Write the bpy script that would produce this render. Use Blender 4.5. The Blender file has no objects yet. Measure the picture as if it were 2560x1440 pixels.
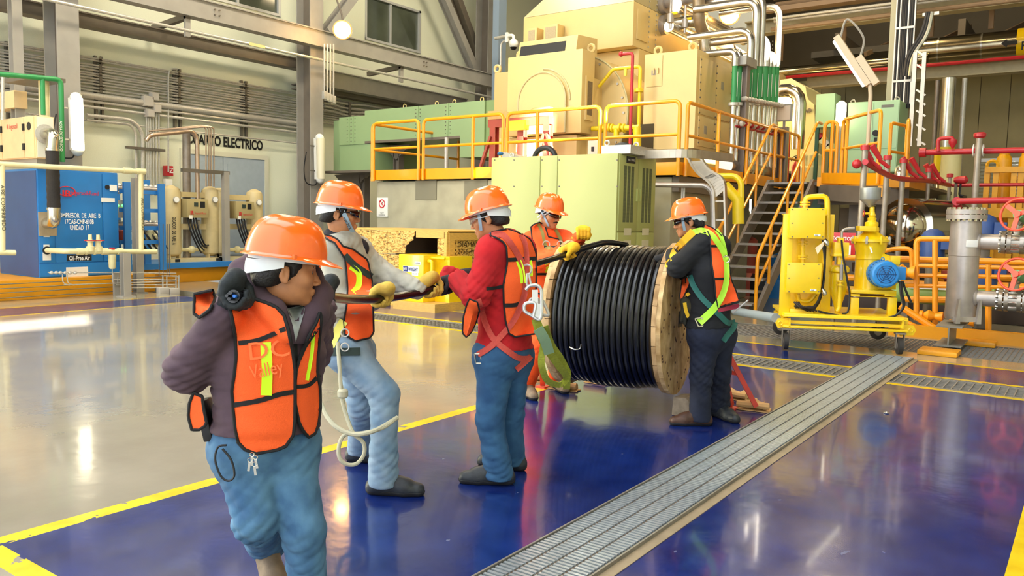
import bpy, bmesh, math, random
import numpy as np
from mathutils import Vector, Matrix
from mathutils.bvhtree import BVHTree
random.seed(7)
S = bpy.context.scene
COL = S.collection
# ---------------- camera, world, sun, lamps, exposure ----------------
RM = Matrix(((0.81067,-0.06444,0.58195),(0.58519,0.05653,-0.80892),(0.01923,0.99632,0.08354)))
CAMP = Vector((0,0,1.56)); FPX = 2032.0
cd = bpy.data.cameras.new('camera'); cam = bpy.data.objects.new('camera', cd); COL.objects.link(cam)
cd.sensor_width = 36; cd.lens = 36*FPX/2560; cd.clip_end = 200
cam.matrix_world = Matrix.Translation(CAMP) @ RM.to_4x4()
S.camera = cam
w = bpy.data.worlds.new('world'); S.world = w; w.use_nodes = True
bg = w.node_tree.nodes['Background']; bg.inputs[0].default_value = (0.88,0.94,1.0,1); bg.inputs[1].default_value = 3.4
def lamp(kind, name, loc, energy, col, size=1, size_y=None, target=None, **k):
    l = bpy.data.lights.new(name, kind); l.energy = energy; l.color = col
    o = bpy.data.objects.new(name, l); COL.objects.link(o); o.location = loc
    if kind == 'AREA':
        l.size = size
        if size_y: l.shape = 'RECTANGLE'; l.size_y = size_y
    elif kind in ('POINT','SPOT'): l.shadow_soft_size = size
    for a, b in k.items(): setattr(l, a, b)
    if target is not None: o.rotation_euler = (Vector(target)-Vector(loc)).to_track_quat('-Z','Y').to_euler()
    return o
SUNDIR = Vector((-0.84, 0.42, -0.27)).normalized()
sun = lamp('SUN', 'sun', (8,-6,12), 130, (1.0,.94,.84), angle=math.radians(0.4), target=Vector((8,-6,12))+SUNDIR)
# added overhead area lamps: warm hall fill, a left wall row, cool sky fill
for x, y in ((-12.5,5),(-12.5,11),(-12.5,18),(-4,8),(-4,17),(-6,25)):
    lamp('AREA', 'hall_fill_lamp', (x,y,11.5), 620 if x < -10 else 420, (1.0,.88,.66) if x < -10 else (1.0,.78,.45), 1.6, target=(x,y,0))
lamp('AREA', 'sky_fill_lamp', (-7,2,12.0), 1300, (.86,.93,1.0), 14, 5, target=(-7,6,0))  # unseen cool area lamp added as daylight fill from above
S.view_settings.view_transform = 'Standard'; S.view_settings.look = 'None'
S.view_settings.exposure = -0.2; S.view_settings.gamma = 1; S.view_settings.use_curve_mapping = False

# ---------------- helpers ----------------
def U(px, py, x=None, y=None, z=None, d=None):
    """the point on the plane x=.., y=.. or z=.. (or at forward distance d) seen at that pixel of the photograph"""
    r = RM @ Vector(((px-1280)/FPX, -(py-720)/FPX, -1.0))
    if z is not None: t = (z-CAMP.z)/r.z
    elif x is not None: t = (x-CAMP.x)/r.x
    elif y is not None: t = (y-CAMP.y)/r.y
    else: t = d
    return CAMP + r*t
def V(*a): return Vector(a)
def lin(h):
    if not isinstance(h, str): return (*h, 1)
    c = [int(h[i:i+2],16)/255 for i in (0,2,4)]
    return (*[(v/12.92 if v <= .04045 else ((v+.055)/1.055)**2.4) for v in c], 1)
MATS = {}
def M(name, col=None, rough=.5, metal=0, var=0, bump=0, scale=8, emit=0, alpha=None, trans=0, col2=None, stretch=None, spec=None, coat=0):
    if name in MATS: return MATS[name]
    m = bpy.data.materials.new(name); m.use_nodes = True; nt = m.node_tree; N = nt.nodes; L = nt.links
    b = N['Principled BSDF']; c = lin(col)
    b.inputs['Base Color'].default_value = c; b.inputs['Roughness'].default_value = rough; b.inputs['Metallic'].default_value = metal
    if spec is not None: b.inputs['Specular IOR Level'].default_value = spec
    if coat: b.inputs['Coat Weight'].default_value = coat; b.inputs['Coat Roughness'].default_value = .08
    if emit: b.inputs['Emission Color'].default_value = c; b.inputs['Emission Strength'].default_value = emit
    if trans: b.inputs['Transmission Weight'].default_value = trans; b.inputs['IOR'].default_value = 1.45
    if alpha is not None: b.inputs['Alpha'].default_value = alpha
    if var or bump or col2:
        tc = N.new('ShaderNodeTexCoord'); mp = N.new('ShaderNodeMapping'); L.new(tc.outputs['Object'], mp.inputs[0])
        if stretch: mp.inputs['Scale'].default_value = stretch
        nz = N.new('ShaderNodeTexNoise'); nz.inputs['Scale'].default_value = scale; nz.inputs['Detail'].default_value = 6; L.new(mp.outputs[0], nz.inputs[0])
        if var or col2:
            r = N.new('ShaderNodeValToRGB'); L.new(nz.outputs[0], r.inputs[0]); L.new(r.outputs[0], b.inputs['Base Color'])
            e = r.color_ramp.elements; e[0].position = .35; e[1].position = .68
            if col2: e[0].color = lin(col2); e[1].color = c
            else: e[0].color = (*[v*(1-var) for v in c[:3]],1); e[1].color = (*[min(1,v*(1+var*.6)) for v in c[:3]],1)
        if bump:
            bp = N.new('ShaderNodeBump'); bp.inputs['Strength'].default_value = bump; bp.inputs['Distance'].default_value = .01
            L.new(nz.outputs[0], bp.inputs['Height']); L.new(bp.outputs[0], b.inputs['Normal'])
    MATS[name] = m; return m
def tag(o, label=None, cat=None, group=None, kind=None):
    if label: o['label'] = label
    if cat: o['category'] = cat
    if group: o['group'] = group
    if kind: o['kind'] = kind
    return o
AUTO = []
def T(name, label, cat, group=None, loc=None):
    o = bpy.data.objects.new(name, None); COL.objects.link(o); tag(o, label, cat, group); o.empty_display_size = .1
    if loc is None: AUTO.append(o)
    else: o.location = loc
    return o
def kids(o): return [c for c in bpy.data.objects if c.parent == o]
CH = {}
def copy_tree(o, parent=None):
    c = o.copy(); COL.objects.link(c)
    if parent is not None: c.parent = parent; CH.setdefault(parent.name, []).append(c)
    for k in list(CH.get(o.name, [])): copy_tree(k, c)
    return c
def frame(d):
    d = d.normalized(); a = V(0,0,1) if abs(d.z) < .95 else V(1,0,0)
    s = a.cross(d).normalized(); return s, d.cross(s).normalized()
def rounded(pts, rad, n=5):
    """fillet the corners of a polyline"""
    if rad <= 0 or len(pts) < 3: return pts
    out = [pts[0]]
    for i in range(1, len(pts)-1):
        p, a, b = pts[i], pts[i-1], pts[i+1]
        da, db = (a-p), (b-p); r = min(rad, da.length*.49, db.length*.49)
        A = p+da.normalized()*r; B = p+db.normalized()*r
        for k in range(n+1):
            t = k/n; out.append((A*(1-t)+p*t)*(1-t)+(p*(1-t)+B*t)*t)
    out.append(pts[-1]); return out
def spline(pts, n=8):
    P = [pts[0]]+list(pts)+[pts[-1]]; out = []
    for i in range(1, len(P)-2):
        for k in range(n):
            t = k/n; a,b,c,d = P[i-1],P[i],P[i+1],P[i+2]
            out.append(.5*((2*b)+(c-a)*t+(2*a-5*b+4*c-d)*t*t+(3*b-a-3*c+d)*t**3))
    out.append(pts[-1]); return out
class MB:
    def __init__(s): s.v = []; s.f = []; s.m = []; s.cur = 0
    def add(s, vs, fs):
        n = len(s.v); s.v += [tuple(v) for v in vs]; s.f += [tuple(n+i for i in f) for f in fs]; s.m += [s.cur]*len(fs); return s
    def box(s, a, b):
        x0,x1 = sorted((a[0],b[0])); y0,y1 = sorted((a[1],b[1])); z0,z1 = sorted((a[2],b[2]))
        return s.add([(x0,y0,z0),(x1,y0,z0),(x1,y1,z0),(x0,y1,z0),(x0,y0,z1),(x1,y0,z1),(x1,y1,z1),(x0,y1,z1)],
                     [(0,3,2,1),(4,5,6,7),(0,1,5,4),(1,2,6,5),(2,3,7,6),(3,0,4,7)])
    def bar(s, p, q, w, h, up=None):
        """box beam from p to q, w sideways, h along up"""
        d = (q-p).normalized(); u = up if up is not None else V(0,0,1)
        if abs(d.dot(u)) > .97: u = V(0,1,0)
        sd = d.cross(u).normalized()*w/2; uu = sd.cross(d).normalized()*h/2
        vs = [e+a*sd+b*uu for e in (p,q) for a,b in ((-1,-1),(1,-1),(1,1),(-1,1))]
        return s.add(vs, [(0,1,2,3),(4,7,6,5),(0,4,5,1),(1,5,6,2),(2,6,7,3),(3,7,4,0)])
    def tube(s, pts, r, n=10, cap=True):
        k = len(pts); rr = r if isinstance(r, (list,tuple)) else [r]*k
        d0 = (pts[1]-pts[0]).normalized(); a, b = frame(d0); vs = []
        for i in range(k):
            d = (pts[min(i+1,k-1)]-pts[max(i-1,0)]).normalized()
            a = (a-d*a.dot(d)); a = a.normalized() if a.length > 1e-6 else frame(d)[0]; b = d.cross(a)
            for j in range(n):
                t = 2*math.pi*j/n; vs.append(pts[i]+(a*math.cos(t)+b*math.sin(t))*rr[i])
        fs = [(i*n+j, i*n+(j+1)%n, (i+1)*n+(j+1)%n, (i+1)*n+j) for i in range(k-1) for j in range(n)]
        if cap: fs += [tuple(reversed(range(n))), tuple((k-1)*n+j for j in range(n))]
        return s.add(vs, fs)
    def cyl(s, p, q, r, n=16, r2=None): return s.tube([p,q], [r, r if r2 is None else r2], n)
    def lathe(s, p, axis, prof, n=24):
        """prof: (distance along axis, radius)"""
        ax = axis.normalized(); a, b = frame(ax); vs = []; k = len(prof)
        for h, r in prof:
            for j in range(n):
                t = 2*math.pi*j/n; vs.append(p+ax*h+(a*math.cos(t)+b*math.sin(t))*max(r,1e-4))
        fs = [(i*n+j, i*n+(j+1)%n, (i+1)*n+(j+1)%n, (i+1)*n+j) for i in range(k-1) for j in range(n)]
        fs += [tuple(reversed(range(n))), tuple((k-1)*n+j for j in range(n))]
        return s.add(vs, fs)
    def torus(s, c, axis, R, r, n=24, m=8, a0=0, a1=2*math.pi):
        a, b = frame(axis); full = abs(a1-a0-2*math.pi) < 1e-6; k = n if full else n+1
        pts = [c+(a*math.cos(a0+(a1-a0)*i/n)+b*math.sin(a0+(a1-a0)*i/n))*R for i in range(n+1)]
        return s.tube(pts, r, m, cap=not full)
    def sphere(s, c, r, n=12, m=8, sc=(1,1,1)):
        vs = [(c[0], c[1], c[2]+r*sc[2])]
        for i in range(1, m):
            t = math.pi*i/m
            for j in range(n): u = 2*math.pi*j/n; vs.append((c[0]+r*sc[0]*math.sin(t)*math.cos(u), c[1]+r*sc[1]*math.sin(t)*math.sin(u), c[2]+r*sc[2]*math.cos(t)))
        vs.append((c[0], c[1], c[2]-r*sc[2])); L = len(vs)-1
        fs = [(0,1+j,1+(j+1)%n) for j in range(n)]
        for i in range(m-2): fs += [(1+i*n+j, 1+(i+1)*n+j, 1+(i+1)*n+(j+1)%n, 1+i*n+(j+1)%n) for j in range(n)]
        fs += [(L, 1+(m-2)*n+(j+1)%n, 1+(m-2)*n+j) for j in range(n)]
        return s.add(vs, fs)
    def prism(s, poly, d):
        """extrude a planar polygon (list of points) by vector d"""
        k = len(poly); vs = list(poly)+[p+d for p in poly]
        nrm = sum(((poly[i]-poly[0]).cross(poly[(i+1)%k]-poly[0]) for i in range(k)), V(0,0,0))
        fs = [tuple(range(k)), tuple(reversed(range(k,2*k)))] if nrm.dot(d) < 0 else [tuple(reversed(range(k))), tuple(range(k,2*k))]
        sides = [(i,(i+1)%k,k+(i+1)%k,k+i) for i in range(k)]
        if nrm.dot(d) < 0: sides = [tuple(reversed(f)) for f in sides]
        return s.add(vs, fs+sides)
    def ibeam(s, p, q, w, h, tf=.02, tw=.015, up=None):
        u = up if up is not None else V(0,0,1); d = (q-p).normalized()
        if abs(d.dot(u)) > .97: u = V(0,1,0)
        sd = d.cross(u).normalized(); uu = sd.cross(d).normalized()
        s.bar(p+uu*(h/2-tf/2), q+uu*(h/2-tf/2), w, tf, uu); s.bar(p-uu*(h/2-tf/2), q-uu*(h/2-tf/2), w, tf, uu)
        return s.bar(p, q, tw, h-2*tf, uu)
    def build(s, name, mats, parent=None, label=None, cat=None, group=None, kind=None, bevel=0, smooth=True, angle=.6, origin=None):
        me = bpy.data.meshes.new(name); vs = s.v
        if parent is None and origin is None:
            a = np.array(vs); origin = ((a[:,0].min()+a[:,0].max())/2, (a[:,1].min()+a[:,1].max())/2, a[:,2].min())
        if parent is None: ox,oy,oz = origin; vs = [(x-ox,y-oy,z-oz) for x,y,z in vs]
        me.from_pydata(vs, [], s.f); o = bpy.data.objects.new(name, me); COL.objects.link(o)
        if not isinstance(mats, (list,tuple)): mats = [mats]
        for m in mats: me.materials.append(m)
        if len(mats) > 1: me.polygons.foreach_set('material_index', s.m)
        if bevel:
            bm = bmesh.new(); bm.from_mesh(me)
            es = [e for e in bm.edges if len(e.link_faces) == 2 and e.calc_face_angle(0) > .6]
            bmesh.ops.bevel(bm, geom=es, offset=bevel, segments=2, affect='EDGES', profile=.6, clamp_overlap=True); bm.to_mesh(me); bm.free()
        if smooth and len(me.polygons):
            me.polygons.foreach_set('use_smooth', [True]*len(me.polygons)); me.set_sharp_from_angle(angle=angle)
        me.update()
        if parent is not None: o.parent = parent; CH.setdefault(parent.name, []).append(o)
        else: o.location = origin
        return tag(o, label, cat, group, kind)
def finish():
    """put every Empty at the base of its thing"""
    dg = None
    for r in AUTO:
        ds = []
        def walk(o):
            for k in CH.get(o.name, []): ds.append(k); walk(k)
        walk(r)
        if not ds: print('EMPTY THING', r.name, r.get('label')); continue
        P = np.concatenate([np.array([v.co for v in d.data.vertices]) for d in ds if d.type == 'MESH' and len(d.data.vertices)])
        b = Vector(((P[:,0].min()+P[:,0].max())/2, (P[:,1].min()+P[:,1].max())/2, P[:,2].min()))
        seen = set()
        for d in ds:
            if d.data.name in seen: continue
            seen.add(d.data.name); d.data.transform(Matrix.Translation(-b))
        r.location = b
def text(s, name, mat, parent, o, xd, yd, h, width=None, depth=.004, font_bold=0.0, align='CENTER'):
    """raised lettering: centred at o, reading along xd, upwards yd, cap height h, squeezed to width"""
    c = bpy.data.curves.new(name, 'FONT'); c.body = s; c.size = 1; c.align_x = align; c.align_y = 'CENTER'; c.offset = font_bold
    c.resolution_u = 3; c.extrude = 0
    t = bpy.data.objects.new('t', c); COL.objects.link(t); bpy.context.view_layer.update()
    me = bpy.data.meshes.new_from_object(t.evaluated_get(bpy.context.evaluated_depsgraph_get())); bpy.data.objects.remove(t)
    xd = xd.normalized(); yd = yd.normalized(); n = xd.cross(yd)
    P = np.array([v.co for v in me.vertices]) if len(me.vertices) else np.zeros((1,3))
    hh = (P[:,1].max()-P[:,1].min()) or 1; ww = (P[:,0].max()-P[:,0].min()) or 1
    sy = h/.7; sx = (width/ww) if width else sy
    cy_ = (P[:,1].max()+P[:,1].min())/2 if '\n' in s else 0
    off = -cy_
    for v in me.vertices: v.co = o+xd*(v.co.x*sx)+yd*((v.co.y+off)*sy)+n*depth
    me.materials.append(mat); ob = bpy.data.objects.new(name, me); COL.objects.link(ob); me.update()
    ob.parent = parent; CH.setdefault(parent.name, []).append(ob)
    return ob
X_ = V(1,0,0); Y_ = V(0,1,0); Z_ = V(0,0,1)

ORD = ('topmost','second','third','fourth','fifth','sixth','seventh','eighth','ninth','tenth','eleventh','twelfth')
# ---------------- materials ----------------
STEEL = M('grey painted steel','9a958c',.45,0,.08,scale=3); STEELD = M('dark grey painted steel','6f6558',.5,0,.1,scale=3)
GALV = M('galvanised conduit','c2beb4',.38,.35,.12,scale=30); GALVD = M('strut channel','77726a',.45,.7)
WALLM = M('pale green plaster','dcdec6',.8,0,.04,.15,60); WALLT = M('wall band','b59a68',.8,0,.05)
YEL = M('safety yellow paint','f2a00c',.32,0,.05,scale=2,coat=.3); CARTY = M('bright yellow enamel','f5cc0c',.3,0,.05,scale=3,coat=.4)
ORN = M('orange yellow kerb paint','e39a10',.4,0,.08,scale=3)
CREAM = M('cream pipe paint','ddd3a2',.4,0,.06,scale=10); TAN = M('tan machine enamel','d6bb7c',.42,0,.05,scale=1.5)
SAGE = M('sage green enamel','a6aa66',.4,0,.04,scale=1.2); SAGED = M('duct sage enamel','8fa878',.45,0,.05,scale=1.2); MINT = M('mint cabinet enamel','a3c79c',.4,0,.04,scale=1.2)
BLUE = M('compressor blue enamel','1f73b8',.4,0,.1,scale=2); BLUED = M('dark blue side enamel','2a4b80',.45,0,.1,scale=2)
RED = M('red pipe enamel','b8242c',.35,0,.08,scale=10); REDOX = M('red oxide steel','a04030',.5,0,.1,scale=5)
GREENP = M('green pipe enamel','2f8a4c',.4); WHITE = M('white enamel','e8e6dc',.4); BLACK = M('black rubber','15151a',.5); BLK = M('black lettering','101012',.6)
CHROME = M('bright cladding','cfcabd',.22,1,.1,scale=4); VESS = M('brushed vessel steel','b5aca4',.36,.5,.18,.1,scale=5)
CONC = M('concrete plinth','a8a288',.7,0,.14,.2,scale=2.2); LAMPG = M('tube glow','fff4cf',.4,emit=9); SOD = M('sodium glow','ffa640',.4,emit=26)
GLASSD = M('dark window glass','4d5244',.08,0,.25,scale=1.2); ALU = M('aluminium frame','c8c8c4',.35,.4)
WTXT = M('white lettering','f2f2ee',.5); RTXT = M('red lettering','c8202c',.5)
# ================= structure =================
def floor_material():
    m = bpy.data.materials.new('epoxy floor'); m.use_nodes = True; nt = m.node_tree; N = nt.nodes; L = nt.links; b = N['Principled BSDF']
    g = N.new('ShaderNodeNewGeometry'); sp = N.new('ShaderNodeSeparateXYZ'); L.new(g.outputs['Position'], sp.inputs[0])
    def mt(op, a, c=None):
        n = N.new('ShaderNodeMath'); n.operation = op; n.use_clamp = False
        for i, v in enumerate((a, c)):
            if v is None: continue
            if isinstance(v, (int,float)): n.inputs[i].default_value = v
            else: L.new(v, n.inputs[i])
        return n.outputs[0]
    X, Y = sp.outputs[0], sp.outputs[1]
    rng = lambda v,a,c: mt('MULTIPLY', mt('GREATER_THAN', v, a), mt('LESS_THAN', v, c))
    rect = lambda x0,x1,y0,y1: mt('MULTIPLY', rng(X,x0,x1), rng(Y,y0,y1))
    OR = lambda *a: a[0] if len(a) == 1 else mt('MAXIMUM', a[0], OR(*a[1:]))
    def noise(scale, detail=5, st=(1,1,1)):
        mp = N.new('ShaderNodeMapping'); mp.inputs['Scale'].default_value = st; L.new(g.outputs['Position'], mp.inputs[0])
        n = N.new('ShaderNodeTexNoise'); n.inputs['Scale'].default_value = scale; n.inputs['Detail'].default_value = detail; L.new(mp.outputs[0], n.inputs[0]); return n.outputs[0]
    def ramp(v, p0, c0, p1, c1):
        r = N.new('ShaderNodeValToRGB'); L.new(v, r.inputs[0]); e = r.color_ramp.elements
        e[0].position = p0; e[0].color = lin(c0); e[1].position = p1; e[1].color = lin(c1); return r.outputs[0]
    def mix(f, a, c):
        n = N.new('ShaderNodeMix'); n.data_type = 'RGBA'; L.new(f, n.inputs[0]); L.new(a, n.inputs[6]); L.new(c, n.inputs[7]); return n.outputs[2]
    n1 = noise(.9); n2 = noise(5); n3 = noise(40, 8)
    grey = ramp(n1, .35, '827b70', .7, '968f83'); blue = ramp(n2, .3, '0a1b58', .72, '152b72')
    # scratches and pale scuffs of the blue paint
    sc = mt('MULTIPLY', mt('GREATER_THAN', noise(14, 10, (1,.35,1)), .72), .35); scuff = ramp(n3, 0, '7a8098', 1, '9aa0b4')
    yel = ramp(n2, .3, 'd8b407', .7, 'ecd022'); conc = ramp(n1, .35, '8f8974', .7, 'a49d86')
    Lw = .055
    blueM = OR(rect(-4.12,-.25,1.6,8.78), rect(-13.0,8,9.44,10.5), rect(-14.08,-13.0,-5,9.44), rect(-8.5,-4.0,7.0,8.78))
    blueM = OR(rect(-4.12,-.25,1.6,10.5), rect(-13.0,8,9.44,10.5), rect(-14.08,-13.0,-5,10.5))
    c = mix(mt('GREATER_THAN', Y, 10.5), grey, conc); c = mix(mt('LESS_THAN', X, -14.1), c, conc)
    c = mix(blueM, c, blue); c = mix(mt('MULTIPLY', blueM, sc), c, scuff)
    yM = OR(rect(-4.12-Lw,-4.12+Lw,1.55,9.0), rect(-4.17,3,1.50,1.61), rect(-.25,-.14,1.5,8.8),
            rect(-14.14,-14.06,-5,11), rect(-13.05,-12.96,-5,9.4), rect(-13,8,8.70,8.80), rect(-13,8,9.42,9.52), rect(-13,8,10.48,10.57))
    yM = mt('MULTIPLY', yM, mt('LESS_THAN', noise(9, 8), .64))
    c = mix(yM, c, yel); L.new(c, b.inputs['Base Color'])
    rr = N.new('ShaderNodeMapRange'); L.new(noise(3.2, 6, (1,1,1)), rr.inputs[0]); rr.inputs[3].default_value = .10; rr.inputs[4].default_value = .26; L.new(rr.outputs[0], b.inputs['Roughness'])
    bp = N.new('ShaderNodeBump'); bp.inputs['Strength'].default_value = .10; bp.inputs['Distance'].default_value = .02; L.new(noise(7, 3), bp.inputs['Height']); L.new(bp.outputs[0], b.inputs['Normal'])
    b.inputs['Specular IOR Level'].default_value = .75; b.inputs['Coat Weight'].default_value = .35; b.inputs['Coat Roughness'].default_value = .06
    return m
FLOORM = floor_material()
fl = MB()
# floor around the drain trench (y 8.80-9.42) and the pit trench (y 11.3-12.7)
for y0, y1 in ((-12,8.80),(9.42,11.15),(12.55,45)): fl.box((-19,y0,-.35),(14,y1,0))
fl.build('floor', FLOORM, kind='structure', origin=(0,0,0))
DARKM = M('dark pit concrete','1c1a18',.8)
MB().box((-19,-12,-.5),(14,45,-.351)).build('trim_1', DARKM, kind='structure')
CEIL = M('dark roof deck','4a463e',.8,0,.1); RPURL = M('roof purlin','6a5f50',.6)
MB().box((-19,-2,13.0),(14,45,13.2)).build('ceiling', CEIL, kind='structure')
# left wall with the two upper windows cut out
WX = -18.5
def yz(px, py, x=WX): p = U(px, py, x=x); return p.y, p.z
w1 = (yz(912,97)[0], yz(1050,135)[0], yz(980,116)[1], yz(1050,28)[1]); w0 = (yz(480,20)[0], yz(700,43)[0], yz(700,43)[1], yz(700,43)[1]+1.25)
zt = max(w1[3], 8.6)
mb = MB(); x0, x1 = WX-.25, WX
zlo = w1[2]; zhi = w1[3]
for a, b_, c_, d_ in ((-4,45,0,zlo),(-4,45,zhi,13),(-4,w0[0],zlo,zhi),(w0[1],w1[0],zlo,zhi),(w1[1],45,zlo,zhi)): mb.box((x0,a,c_),(x1,b_,d_))
mb.build('wall_left', WALLM, kind='structure', origin=(0,0,0))
ROOMD = M('room beyond the glass','59604a',.8,0,.2,scale=.6); PANEL = M('ceiling panel light','f4e8c0',.5,emit=1.2)
for i, ww in enumerate((w0, w1)):
    fr = MB(); t = .07
    ym = ww[0]+(ww[1]-ww[0])*(.45 if i else .5)
    for a, b_ in (((x1-.12,ww[0],zlo),(x1+.03,ww[0]+t,zhi)),((x1-.12,ww[1]-t,zlo),(x1+.03,ww[1],zhi)),((x1-.12,ww[0],zlo),(x1+.04,ww[1],zlo+t)),((x1-.12,ww[0],zhi-t),(x1+.03,ww[1],zhi)),((x1-.08,ym-t/2,zlo),(x1,ym+t/2,zhi))): fr.box(a, b_)
    f = fr.build('window_%d' % (i+1), ALU, kind='structure', origin=(x1,ww[0],zlo))
    for a, b_ in ((ww[0]+t, ym-t/2), (ym+t/2, ww[1]-t)):
        o = MB().box((x1-.06-x1,a-ww[0],t),(x1-.05-x1,b_-ww[0],zhi-t-zlo)).build('pane', GLASSD, f)
BACKY = 33.0
# back wall of tall sheet panels
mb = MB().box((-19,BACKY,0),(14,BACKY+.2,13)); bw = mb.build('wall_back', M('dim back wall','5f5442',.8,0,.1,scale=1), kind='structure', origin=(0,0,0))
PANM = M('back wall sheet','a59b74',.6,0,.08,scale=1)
for i in range(27):
    xx = -10+i*.9
    MB().box((xx+.01,BACKY-.06,0),(xx+.89,BACKY,7.2)).build('wall_panel', PANM, bw)
# unseen right wall added to block the sun, its holes shaped for the patches
# sun patches (where the photograph shows them) are projected back along the sun onto this wall
RX = 9.0
holes = []
for P, hy, hz in ((U(48,812,z=0),.95,.20), (V(-7.3,19.5,5.4),1.5,.7), (U(1190,430,y=13.0),.10,.10), (U(1360,330,y=13.6),.45,.5), (V(-5.0,24,3.6),.9,.9), (V(-5.6,19.0,4.6),.5,.5)):
    t = (RX-P.x)/SUNDIR.x; Q = P+SUNDIR*t; holes.append((Q.y-hy, Q.y+hy, Q.z-hz, Q.z+hz))
def wall_with_holes(x0, x1, ya, yb, za, zb, holes):
    ys = sorted({ya, yb, *[h[0] for h in holes], *[h[1] for h in holes]}); zs = sorted({za, zb, *[h[2] for h in holes], *[h[3] for h in holes]})
    mb = MB()
    for i in range(len(ys)-1):
        run = None
        for j in range(len(zs)-1):
            cy, cz = (ys[i]+ys[i+1])/2, (zs[j]+zs[j+1])/2
            solid = not any(h[0] < cy < h[1] and h[2] < cz < h[3] for h in holes)
            if solid and run is None: run = zs[j]
            if not solid and run is not None: mb.box((x0,ys[i],run),(x1,ys[i+1],zs[j])); run = None
        if run is not None: mb.box((x0,ys[i],run),(x1,ys[i+1],zs[-1]))
    return mb
wall_with_holes(RX, RX+.2, -14, 45, 0, 26, holes).build('wall_right_sun_mask', WALLM, kind='structure', origin=(0,0,0))

# steel columns of the left wall
def column(y0, y1, label, x=-17.0, dep=.55):
    yc = (y0+y1)/2; t = T('steel_column', label, 'column')
    MB().box((x-.03,y0,0),(x,y1,12.9)).build('flange', STEEL, t); MB().box((x-dep,y0,0),(x-dep+.03,y1,12.9)).build('flange', STEEL, t)
    MB().box((x-dep+.03,yc-.012,0),(x-.03,yc+.012,12.9)).build('web', STEELD, t)
    MB().box((x-dep-.08,y0-.08,0),(x+.08,y1+.08,.04)).build('base_plate', STEELD, t)
column(8.03,8.47,'grey steel column carrying the lit tube lamp, behind the blue compressor')
column(14.42,14.86,'grey steel column beside the orange sodium lamp, right of the electrical room door')
column(22.0,22.65,'grey steel column behind the green duct and the dome camera')
column(2.0,2.4,'grey steel column at the left edge of the hall')
t = T('steel_post', 'narrow grey steel post between the left conduits and the first column', 'post')
p = U(41,150,x=-17.2); MB().ibeam(V(p.x,p.y,2.6), V(p.x,p.y,12.9), .18, .2, up=X_).build('shaft', STEEL, t)
# runway beam and its companion
def beam(name, label, x, y0, y1, z0, z1, w=.3, m=STEEL):
    t = T(name, label, 'beam'); zc = (z0+z1)/2
    MB().box((x-w/2,y0,z1-.03),(x+w/2,y1,z1)).build('flange', m, t); MB().box((x-w/2,y0,z0),(x+w/2,y1,z0+.03)).build('flange', m, t)
    MB().box((x+w/2-.07,y0,z0+.03),(x+w/2-.05,y1,z1-.03)).build('web', m, t)
    return t
za = U(700,92,x=-16.8).z; zb = U(700,47,x=-16.8).z
bt = beam('crane_beam', 'long grey steel beam running past the sodium lamp along the left wall', -16.95, -2, 31, za, zb)
bolts = MB()
for px in (545, 1065):
    p = U(px, 35 if px < 600 else 160, x=-16.8)
    for dy in (-.06,.06):
        for dz in (-.06,.06): bolts.cyl(V(-16.86,p.y+dy,(za+zb)/2+dz), V(-16.8,p.y+dy,(za+zb)/2+dz), .018, 6)
bolts.build('bolts', STEELD, bt, kind='stuff')
z2 = U(500,95,x=-17.9).z
beam('wall_beam', 'lower grey steel beam half hidden behind the long conduit, left of the sodium lamp', -17.95, -2, 15.0, z2-.28, z2, .35, STEELD)
z3 = U(811,180,x=-17.9).z
beam('wall_beam', 'deep grey steel beam above the green duct, right of the sodium lamp', -17.95, 14.9, 21.9, z3-.42, z3+.05, .4, STEEL)
z4 = U(811,225,x=-18.1).z
beam('wall_beam', 'thin grey ledge beam right above the green duct, under the deep beam', -18.2, 14.9, 21.9, z4-.1, z4+.05, .3, STEELD)
for lab, a, b_, x in (('wide diagonal steel brace right of the upper office window', U(1085,-60,x=-17.6), U(1195,200,x=-17.6), 0), ('short diagonal steel brace above the sodium lamp', U(905,-40,x=-17.2), U(815,80,x=-17.2), 0),
                      ('second diagonal steel brace crossing beside the wide one', U(1120,-60,x=-17.9), U(1215,200,x=-17.9), 0)):
    t = T('diagonal_brace', lab, 'brace'); MB().ibeam(a, b_, .24, .3, up=X_).build('brace_bar', STEELD if 'second' in lab else STEEL, t)
for px, py in ((470,35),(1005,175)):
    p = U(px, py, x=-16.9); t = T('beam_bracket', 'small steel strut joining the long beam to the wall beam, '+('left' if px < 600 else 'right')+' of the sodium lamp', 'bracket')
    MB().bar(V(-16.9,p.y,za), V(-18.3,p.y,za-.1), .12, .12).build('strut_arm', STEELD, t); MB().box((-16.98,p.y-.06,za-.45),(-16.9,p.y+.06,za)).build('hanger_plate', STEEL, t)

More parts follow.
